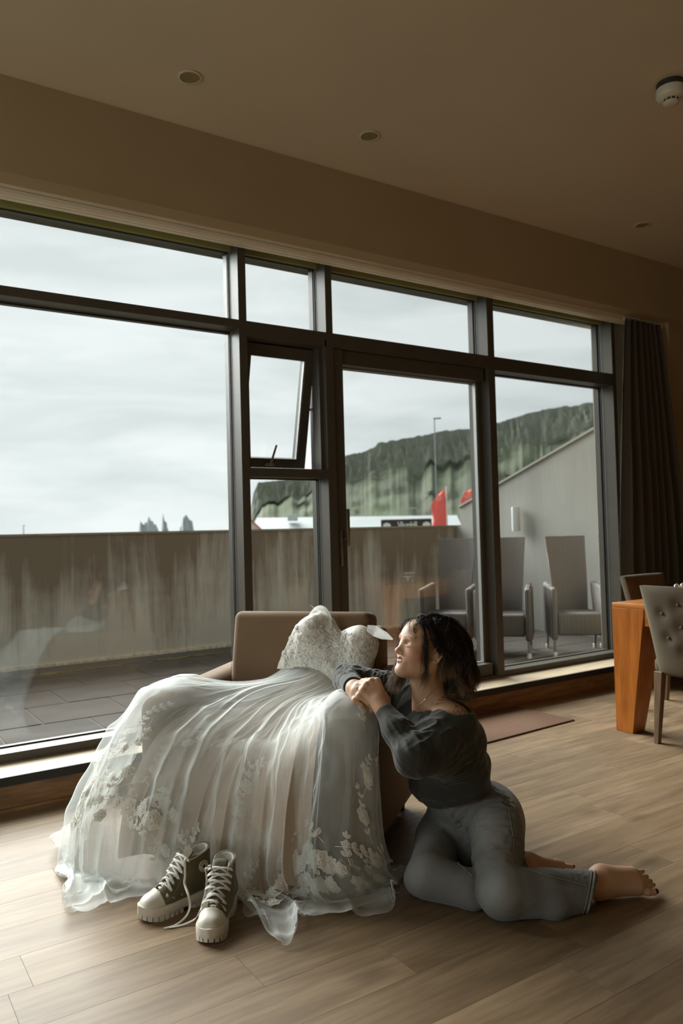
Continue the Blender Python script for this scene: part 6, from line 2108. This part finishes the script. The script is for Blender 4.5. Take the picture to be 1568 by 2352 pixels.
av_ = t_.node('ShaderNodeVectorMath', operation='MULTIPLY_ADD'); av_.inputs[1].default_value = (0.03, 0.03, 0.03)
t_.link(nd_.outputs['Color'], av_.inputs[0]); t_.link(c_.outputs[0], av_.inputs[2]); t_.link(av_.outputs[0], vo_.inputs['Vector'])
t_.set(t_.ramp(vo_.outputs['Distance'], [(0.2, (0.76, 0.74, 0.67)), (0.75, (0.56, 0.49, 0.41))]).outputs['Color'], 0.45)
t_.bump(vo_.outputs['Distance'], 0.2, 0.002).invert = True
M['bodice'] = t_.m
bod = dput('bodice', V4, F4, M['bodice'])


def sew_on(bvh, name, c, shape, ang, off=0.0015, parent=bod, mat=None):
    r = bvh.find_nearest(Vector(c))
    n = A(r[1]); p = A(r[0])
    if n @ camdir(0, 0, -1) < 0: return
    x = np.cross((0, 0, 1), n); x /= np.linalg.norm(x) + 1e-9; y = np.cross(n, x)
    v, f = shape
    P_ = []
    for a, b, h in rot2(v, ang):
        q = bvh.find_nearest(Vector(p + x * a + y * b))
        P_.append(A(q[0]) + A(q[1]) * (off + h))
    return lace_mesh(np.array(P_) - DL, f, name, parent)


fc = [v for v in range(0, len(V4), 7)]
front = Pf[6:-6, 4:-4].reshape(-1, 3)
for k in range(150):
    p = front[rl.randrange(len(front))]
    if k % 6 == 0: sew_on(bod_bvh, 'lace_flower', p, flower_shape(rl.uniform(0.012, 0.020), 0), rl.uniform(0, 6))
    else: sew_on(bod_bvh, 'lace_sprig', p, sprig_shape(rl.uniform(0.035, 0.06), rl.uniform(-0.6, 0.6), 3), rl.uniform(0, 6))
M['bead'] = plain('glass_bead', (0.85, 0.86, 0.84), 0.12, spec=0.9)
bd = MB()
for k in range(420):
    p = front[rl.randrange(len(front))]
    r = bod_bvh.find_nearest(Vector(p))
    q = A(r[0]) + A(r[1]) * 0.002 - DL
    e = 0.0016
    bd.add([q + A(d) * e for d in ((1, 0, 0), (-1, 0, 0), (0, 1, 0), (0, -1, 0), (0, 0, 1), (0, 0, -1))], [(0, 2, 4), (2, 1, 4), (1, 3, 4), (3, 0, 4), (2, 0, 5), (1, 2, 5), (3, 1, 5), (0, 3, 5)])
tag(bd.build('beads', M['bead'], bod), kind='stuff')

# soft off-shoulder straps: gathered net petals at the tops of the cups
M['strap'] = tulle('strap_net', 0.62, (0.80, 0.80, 0.76))
def petal(pts, widths, twist, name='strap'):
    P_ = A(pts); m = 22
    ts = np.linspace(0, len(P_) - 1, m)
    c = np.stack([np.interp(ts, np.arange(len(P_)), P_[:, k]) for k in range(3)], 1)
    for _ in range(3): c[1:-1] = (c[:-2] + 2 * c[1:-1] + c[2:]) / 4
    wd = np.interp(ts, np.arange(len(P_)), widths)
    G = np.zeros((m, 9, 3))
    for i in range(m):
        tan = c[min(i + 1, m - 1)] - c[max(i - 1, 0)]; tan /= np.linalg.norm(tan) + 1e-9
        sd_ = np.cross(tan, A(twist)); sd_ /= np.linalg.norm(sd_) + 1e-9; nn = np.cross(sd_, tan)
        for j in range(9):
            a = j / 4 - 1
            G[i, j] = c[i] + sd_ * a * wd[i] + nn * (0.35 * wd[i] * (1 - a * a) + 0.12 * wd[i] * math.sin(a * 7 + i * 0.4))
    return cloth(name, G, M['strap'])


petal([(1.6528, 2.8181, 0.8304), (1.6892, 2.8046, 0.8746), (1.7263, 2.8034, 0.8959), (1.7410, 2.7829, 0.8627), (1.7355, 2.7521, 0.8196)], [0.008, 0.022, 0.030, 0.024, 0.010], camdir(0.3, 0, 1))
petal([(1.7286, 2.8972, 0.9122), (1.7372, 2.8680, 0.8963), (1.7383, 2.8199, 0.8826)], [0.003, 0.010, 0.016], camdir(0.2, 1, 0.2))
petal([(1.7629, 2.5177, 0.8431), (1.7802, 2.4828, 0.8308), (1.8209, 2.4807, 0.8099), (1.8620, 2.4782, 0.7905)], [0.012, 0.024, 0.018, 0.003], camdir(0.3, 0.1, 1))

# ------------------------------------------------------------------ high-top platform sneakers
M['canvas'] = None
t_ = NT('olive_canvas')
c_ = t_.coords(); n_ = t_.noise(c_, 700, 2, 0.6); n2_ = t_.noise(c_, 16, 3, 0.5)
t_.set(t_.ramp(n2_.outputs['Fac'], [(0.3, (0.105, 0.088, 0.042)), (0.7, (0.135, 0.114, 0.056))]).outputs['Color'], 0.8, sheen=0.2)
t_.bump(n_.outputs['Fac'], 0.25, 0.0008)
M['canvas'] = t_.m
M['rubber'] = plain('off_white_rubber', (0.66, 0.62, 0.54), 0.45, var=0.04, scale=30)
M['lace_cotton'] = plain('white_cotton_lace', (0.72, 0.70, 0.65), 0.8, var=0.08, scale=200, bump=0.4, bscale=900)
M['cotton_lining'] = plain('white_cotton_lining', (0.60, 0.58, 0.53), 0.85, var=0.05, bump=0.2, bscale=500)
M['eyelet'] = plain('silver_eyelet', (0.6, 0.6, 0.58), 0.3, metal=0.9)
M['patch'] = plain('cream_patch', (0.68, 0.64, 0.54), 0.6, var=0.03)
M['ink'] = plain('navy_ink', (0.010, 0.012, 0.022), 0.5)
M['stitch'] = plain('tan_stitching', (0.30, 0.26, 0.16), 0.8)
SL = 0.272
# half-width of the footprint along the shoe, heel x = 0 .. toe x = SL
def half_w(x, side):
    t = np.clip(x / SL, 0, 1)
    w = np.interp(t, [0, 0.04, 0.12, 0.3, 0.48, 0.66, 0.80, 0.90, 0.96, 1.0], [0.004, 0.024, 0.036, 0.0375, 0.036, 0.046, 0.048, 0.040, 0.026, 0.003])
    return w
def cl_off(x): return 0.006 * math.sin(math.pi * min(1, max(0, x / SL)) * 1.1) 


def sneaker(loc, heading, mirror, label):
    root = empty('sneaker', loc, heading)
    tag(root, label, 'shoe', 'pair of olive sneakers')
    my = -1.0 if mirror else 1.0
    fix = lambda P: [(p[0], p[1] * my, p[2]) for p in P]
    def mbuild(mb, name, mat, parent=root, smooth=50):
        mb.v = fix(mb.v)
        return mb.build(name, mat, parent, smooth)
    # midsole: footprint loops at several heights, rocker toe
    xs = np.r_[SL * (1 - np.cos(np.linspace(0, math.pi, 33))) / 2]
    def loop(z, k, grow=0.0):
        up = [(x, cl_off(x) + (half_w(x, 1) + grow) * k, z + 0.012 * max(0, (x / SL - 0.78) / 0.22) ** 2 * (1 if z < 0.03 else 0.6)) for x in xs]
        dn = [(x, cl_off(x) - (half_w(x, -1) + grow) * k, z + 0.012 * max(0, (x / SL - 0.78) / 0.22) ** 2 * (1 if z < 0.03 else 0.6)) for x in xs[-2:0:-1]]
        return up + dn
    L_ = [loop(0.011, 0.90), loop(0.013, 0.985), loop(0.019, 1.02), loop(0.030, 1.03), loop(0.039, 1.02), loop(0.0430, 0.985), loop(0.0435, 0.90)]
    ms = MB().grid(np.array(L_), closed=True)
    n = len(L_[0])
    ms.f.append(tuple(range(n))); ms.f.append(tuple((len(L_) - 1) * n + k for k in range(n)))
    sole = mbuild(ms, 'midsole', M['rubber'])
    # lugs round the edge of the tread
    lg = MB()
    per = loop(0.0, 1.015)
    cum = np.r_[0, np.cumsum([math.dist(per[i], per[(i + 1) % n]) for i in range(n)])]
    def at(s_):
        s_ = s_ % cum[-1]; i = int(np.searchsorted(cum, s_, 'right') - 1); i = min(i, n - 1); f = (s_ - cum[i]) / (cum[i + 1] - cum[i] + 1e-9)
        a, b = A(per[i]), A(per[(i + 1) % n]); return a * (1 - f) + b * f
    nl = 34
    for k in range(nl):
        s0, s1 = cum[-1] * (k + 0.10) / nl, cum[-1] * (k + 0.90) / nl
        p, q = at(s0), at(s1); c = A((SL * 0.5, cl_off(SL / 2), 0))
        if 0.34 < (p[0] + q[0]) / 2 / SL < 0.46: continue
        ip, iq = p + (c - p) / np.linalg.norm(c - p) * 0.022, q + (c - q) / np.linalg.norm(c - q) * 0.022
        z0 = lambda w: (w[0], w[1], w[2] + 0.0)
        z1 = lambda w: (w[0], w[1], w[2] + 0.014)
        lg.hexa([z0(p), z0(q), z0(iq), z0(ip)], [z1(p), z1(q), z1(iq), z1(ip)])
    tag(mbuild(lg, 'tread_lugs', M['rubber'], sole, 30), kind='stuff')
    # rubber foxing stripe groove and toe cap
    def upper_field(grow):
        u = Solid()
        u.cone((SL - 0.044, 0.004, 0.045), (SL - 0.100, 0.004, 0.060), 0.021 + grow, 0.033 + grow, 0.03)
        u.cone((SL - 0.060, 0.017, 0.044), (0.12, 0.005, 0.056), 0.024 + grow, 0.030 + grow, 0.02).cone((SL - 0.060, -0.013, 0.044), (0.12, -0.004, 0.056), 0.024 + grow, 0.030 + grow, 0.02)
        u.cone((SL - 0.100, 0.004, 0.060), (0.095, 0.001, 0.096), 0.033 + grow, 0.035 + grow, 0.03)
        u.cone((0.12, 0.0, 0.066), (0.042, 0.0, 0.066), 0.034 + grow, 0.035 + grow, 0.03)
        u.cone((0.047, 0.0, 0.085), (0.046, 0.0, 0.205), 0.033 + grow, 0.035 + grow, 0.03).cone((0.092, 0, 0.10), (0.080, 0, 0.205), 0.026 + grow, 0.027 + grow, 0.035)
        return u
    cut_n = A((0.30, 0, 1)); cut_p = A((0.045, 0, 0.172))
    up = upper_field(0.0)
    up.cut(cut_p, cut_n, 0.003).cut((0, 0, 0.040), (0, 0, -1), 0.002)
    inner = Solid(); 
    up.subcone((0.050, 0, 0.10), (0.050, 0, 0.23), 0.026, 0.030, 0.002).subcone((0.084, 0, 0.115), (0.076, 0, 0.23), 0.019, 0.022, 0.003)
    # throat slot where the tongue shows
    for t in np.linspace(0, 1, 6):
        x_, z_ = 0.118 + 0.078 * t, 0.150 - 0.060 * t
        up.ell((x_, 0.003, z_ - 0.004), (0.020, 0.0105, 0.020), None, 0.003, sub=True)
    up.ell((0.110, 0.0, 0.170), (0.018, 0.013, 0.035), None, 0.004, sub=True)
    Vu, Fu = polygonise(up, (-0.03, -0.07, 0.03), (SL + 0.02, 0.07, 0.215), 0.0022)
    Vu = relax(Vu, Fu, 2, 0.4)
    bv = bvh_of(Vu, Fu)
    Vm = Vu * A((1, my, 1))
    uo = pure_mesh('upper', Vm, Fu if my > 0 else Fu[:, ::-1], M['canvas'], root)
    # white lining inside the collar, and its rolled edge
    li = upper_field(-0.004); li.cut(cut_p + A((0, 0, -0.001)), cut_n, 0.002).cut((0, 0, 0.095), (0, 0, -1), 0.002)
    li.subcone((0.050, 0, 0.09), (0.050, 0, 0.23), 0.0235, 0.0275, 0.002).subcone((0.084, 0, 0.100), (0.076, 0, 0.23), 0.0175, 0.0205, 0.003)
    for t in np.linspace(0, 1, 4): li.ell((0.118 + 0.05 * t, 0.003, 0.150 - 0.03 * t), (0.022, 0.014, 0.024), None, 0.003, sub=True)
    Vl, Fl = polygonise(li, (-0.03, -0.07, 0.08), (0.15, 0.07, 0.205), 0.0022)
    pure_mesh('collar_lining', relax(Vl, Fl, 2, 0.4) * A((1, my, 1)), Fl if my > 0 else Fl[:, ::-1], M['cotton_lining'], root)
    rimp = []
    for k in range(41):
        a = 2 * math.pi * k / 40
        o_ = A((0.062, 0, 0)); d_ = A((math.cos(a), math.sin(a), 0))
        z_ = 0.168 - 0.30 * (0.062 + 0.045 * math.cos(a) - 0.045)
        r = bv.ray_cast(Vector(o_ + d_ * 0.12 + A((0, 0, z_ - 0.002))), Vector(-d_))
        if r[0] is not None and (A(r[0]) - o_)[:2] @ d_[:2] > 0.01: rimp.append(A(r[0]) + A((0, 0, 0.003)) - d_ * 0.001)
    if len(rimp) > 20: mbuild(MB().tube(rimp, 0.0019, 6), 'collar_binding', M['cotton_lining'])
    # tongue
    tg = []
    for i in range(16):
        t = i / 15
        x_ = 0.205 - 0.125 * t; z_ = 0.076 + 0.077 * t + (0.028 * max(0, t - 0.6) / 0.4)
        w_ = 0.013 + 0.010 * t
        tg.append([(x_ + 0.003 * abs(a), 0.003 + a * w_, z_ - 0.005 * a * a) for a in np.linspace(-1, 1, 9)])
    to_ = mbuild(MB().grid(np.array(tg)), 'tongue', M['canvas'], root, 70)
    so = to_.modifiers.new('thick', 'SOLIDIFY'); so.thickness = 0.004; so.offset = 0
    # toe cap: the front of the upper, in rubber
    tcap = upper_field(0.0022); tcap.cut((SL - 0.068, 0, 0.07), (-1, 0, 0.25), 0.004).cut((0, 0, 0.040), (0, 0, -1), 0.002)
    tcap.cone((SL - 0.036, 0.009, 0.040), (SL - 0.036, -0.005, 0.040), 0.028, 0.028, 0.02)
    Vt, Ft = polygonise(tcap, (SL - 0.10, -0.07, 0.03), (SL + 0.03, 0.07, 0.13), 0.0022)
    pure_mesh('toe_cap', relax(Vt, Ft, 2, 0.4) * A((1, my, 1)), Ft if my > 0 else Ft[:, ::-1], M['rubber'], root)
    # heel strip and stitching
    hs2 = []
    for z_ in np.linspace(0.046, 0.158, 12):
        row = []
        for y_ in np.linspace(-0.007, 0.007, 5):
            r = bv.ray_cast(Vector((-0.08, y_, z_)), Vector((1, 0, 0)))
            row.append(A(r[0]) - A((0.0016, 0, 0)) if r[0] is not None else A((0.01, y_, z_)))
        hs2.append(row)
    so_ = mbuild(MB().grid(np.array(hs2)), 'heel_strip', M['canvas'], root)
    so_.modifiers.new('thick', 'SOLIDIFY').thickness = 0.0015
    def skin_pt(x_, z_, side, off=0.001):
        r = bv.ray_cast(Vector((x_, side * 0.12, z_)), Vector((0, -side, 0)))
        return (A(r[0]) + A(r[1]) * off, A(r[1])) if r[0] is not None else (A((x_, side * 0.04, z_)), A((0, side, 0)))
    for side in (1, -1):
        ln = [skin_pt(x_, z_, side, 0.0003)[0] for x_, z_ in [(0.100, 0.165), (0.108, 0.145), (0.118, 0.122), (0.135, 0.100), (0.158, 0.078), (0.180, 0.062), (0.196, 0.052)]]
        mbuild(MB().tube(ln, 0.0007, 5), 'stitch_line', M['stitch'], uo)
    # eyelets and crossing laces
    eyes = []
    for k in range(7):
        t = k / 6
        x_, z_ = 0.190 - 0.080 * t ** 0.92, 0.064 + 0.088 * t ** 1.05
        pr_ = []
        for side in (1, -1):
            p, nn = skin_pt(x_, z_ + 0.004, side)
            if abs(nn[1]) > 0.98: nn = A((0, side, 0))
            T1 = np.cross(nn, A((0, 0, 1))); T1 /= np.linalg.norm(T1); T2 = np.cross(nn, T1)
            ring = [p + T1 * 0.0031 * math.cos(a) + T2 * 0.0031 * math.sin(a) for a in np.linspace(0, 2 * math.pi, 13)]
            mbuild(MB().tube(ring, 0.0011, 6), 'eyelet', M['eyelet'], uo)
            disc = [p - nn * 0.0002 + T1 * 0.0024 * math.cos(a) + T2 * 0.0024 * math.sin(a) for a in np.linspace(0, 2 * math.pi, 13)[:-1]]
            pr_.append((p, nn))
        eyes.append(pr_)
    for k in range(7):
        (a, na_), (b, nb_) = eyes[k]
        if k < 6: c, nc2 = eyes[k + 1][1]
        bars = [(a, b, 0.0)] if k in (0,) else [(eyes[k - 1][0][0], b, 0.0012), (eyes[k - 1][1][0], a, 0.0036)]
        for p, q, lift in bars:
            mid = (p + q) / 2 + A((0.006, 0, 0.017 + lift))
            cv = []
            for t in np.linspace(0, 1, 11):
                w0, w1, w2 = (1 - t) ** 2, 2 * t * (1 - t), t * t
                m2 = mid * 2 - (p + q) / 2
                cv.append(p * w0 + m2 * w1 + q * w2)
            cv[0] = p + (cv[1] - p) * 0.05; cv[-1] = q + (cv[-2] - q) * 0.05
            mbuild(MB().tube(cv, 0.0040, 8, flat=(0.42, (0.5, 0, 1))), 'lace', M['lace_cotton'], root, 60)
    for k in (0.028, 0.062):
        p, nn = skin_pt(0.115 + k * 0.9, 0.060, 1)
        ring = [p + A((0.0031 * math.cos(a), 0, 0.0031 * math.sin(a))) for a in np.linspace(0, 2 * math.pi, 13)]
        mbuild(MB().tube(ring, 0.0010, 6), 'vent_eyelet', M['eyelet'], uo)
    return root, bv, eyes, my


shA, bvA, eyA, _ = sneaker((1.062, 2.480, 0.0), math.radians(187), False, 'olive high-top sneaker turned side-on, its round star patch showing')
shB, bvB, eyB, _ = sneaker((1.083, 2.388, 0.0), math.radians(231), True, 'olive high-top sneaker pointing towards us, white toe cap in front')

# round ankle patch with its star and ring of letters, on the inner side of the side-on shoe
pc = (0.052, 0.122)
r = bvA.ray_cast(Vector((pc[0], 0.12, pc[1])), Vector((0, -1, 0)))
pp, pn = A(r[0]), A(r[1]); pn = pn * A((0.3, 1, 0.2)); pn /= np.linalg.norm(pn)
px_ = np.cross(A((0, 0, 1)), pn); px_ /= np.linalg.norm(px_); py_ = np.cross(pn, px_)
# x axis of the print runs towards the heel when the shoe is seen from this side
def on_ankle(x_, y_, off):
    q = pp + px_ * x_ + py_ * y_
    r = bvA.ray_cast(Vector(q + pn * 0.05), Vector(-pn))
    return (A(r[0]) if r[0] is not None else q) + pn * off
RP = 0.0185
pm_ = MB(); v = [on_ankle(0, 0, 0.0022)]
for k_, o_ in ((0.5, 0.0022), (0.85, 0.0022), (1.0, 0.0018), (1.02, 0.0002)):
    v += [on_ankle(RP * k_ * math.cos(a), RP * k_ * math.sin(a), o_) for a in np.linspace(0, 2 * math.pi, 33)[:-1]]
f = [(0, 1 + k, 1 + (k + 1) % 32) for k in range(32)] + [(1 + g * 32 + k, 1 + g * 32 + (k + 1) % 32, 1 + (g + 1) * 32 + (k + 1) % 32, 1 + (g + 1) * 32 + k) for g in range(3) for k in range(32)]
pm_.add(v, f)
pa = pm_.build('ankle_patch', M['patch'], shA, 60)
stv = [on_ankle(0, 0, 0.0029)] + [on_ankle(RP * (0.50 if k % 2 == 0 else 0.20) * math.sin(k * math.pi / 5), RP * (0.50 if k % 2 == 0 else 0.20) * math.cos(k * math.pi / 5), 0.0029) for k in range(10)]
MB().add(stv, [(0, 1 + k, 1 + (k + 1) % 10) for k in range(10)]).build('star', M['ink'], pa)
lm = MB()
def glyphs(text, a0, a1, rad_, size, flip):
    for i, ch_ in enumerate(text):
        a = a0 + (a1 - a0) * (i + 0.5) / len(text)
        if ch_ == ' ': continue
        cu_ = bpy.data.curves.new('glyph', 'FONT'); cu_.body = ch_; cu_.size = size; cu_.align_x = 'CENTER'; cu_.align_y = 'CENTER'; cu_.resolution_u = 2; cu_.offset = 0.00008
        ob = bpy.data.objects.new('glyph', cu_); COL.objects.link(ob)
        bpy.context.view_layer.update()
        me = bpy.data.meshes.new_from_object(ob.evaluated_get(bpy.context.evaluated_depsgraph_get()))
        rot_ = -a if not flip else math.pi - a
        vv = []
        for w in me.vertices:
            gx, gy = w.co.x, w.co.y
            c_s, s_s = math.cos(rot_), math.sin(rot_)
            X_ = rad_ * math.sin(a) + gx * c_s - gy * s_s
            Y_ = rad_ * math.cos(a) + gx * s_s + gy * c_s
            vv.append(on_ankle(X_, Y_, 0.0029))
        lm.add(vv, [tuple(p.vertices) for p in me.polygons])
        bpy.data.objects.remove(ob); bpy.data.curves.remove(cu_); bpy.data.meshes.remove(me)


glyphs('CONVERSE', -1.25, 1.25, RP * 0.76, 0.0062, False)
glyphs('ALL STAR', math.pi + 1.05, math.pi - 1.05, RP * 0.78, 0.0058, True)
tag(lm.build('lettering', M['ink'], pa), kind='stuff')

# loose lace ends
def loose(root, pts, name='loose_lace'):
    P_ = A(pts); m = 40
    P3 = smooth_rows(P_[:, None, :], m)[:, 0]
    inv_ = root.matrix_basis.inverted() if False else Matrix.Translation(root.location) @ Matrix.Rotation(root.rotation_euler.z, 4, 'Z')
    inv_ = inv_.inverted()
    mb = MB().tube([inv_ @ Vector(p) for p in P3], [0.0040] * (m - 3) + [0.0030, 0.0022, 0.0020], 8, flat=(0.45, (0.2, 0.3, 1)))
    return mb.build(name, M['lace_cotton'], root, 60)


def wpt(root, p):
    return A(Matrix.Translation(root.location) @ Matrix.Rotation(root.rotation_euler.z, 4, 'Z') @ Vector(p))


topA = wpt(shA, eyA[6][0][0] + A((0.004, -0.004, 0.008)))
loose(shA, [topA, topA + A((-0.015, -0.020, 0.006)), (0.9350, 2.4030, 0.1250), (0.9310, 2.3980, 0.1000), (0.9280, 2.3560, 0.0750), (0.9300, 2.3560, 0.0400), (0.9140, 2.3590, 0.0120), (0.8740, 2.3470, 0.0040), (0.8410, 2.3520, 0.0040)])
topB = wpt(shB, A((eyB[6][0][0][0], -eyB[6][0][0][1], eyB[6][0][0][2])) + A((0.010, 0, 0.010)))
loose(shB, [topB, topB + A((-0.012, -0.020, 0.004)), (0.9670, 2.3020, 0.1250), (0.9520, 2.2850, 0.0950), (0.9400, 2.2930, 0.0550), (0.9340, 2.3220, 0.0180), (0.8980, 2.3360, 0.0040), (0.8580, 2.3430, 0.0040)])
loose(shB, [topB + A((0.004, 0, 0)), topB + A((0.004, -0.022, 0.012)), (1.0020, 2.3040, 0.1150), (0.9790, 2.2800, 0.1000)])
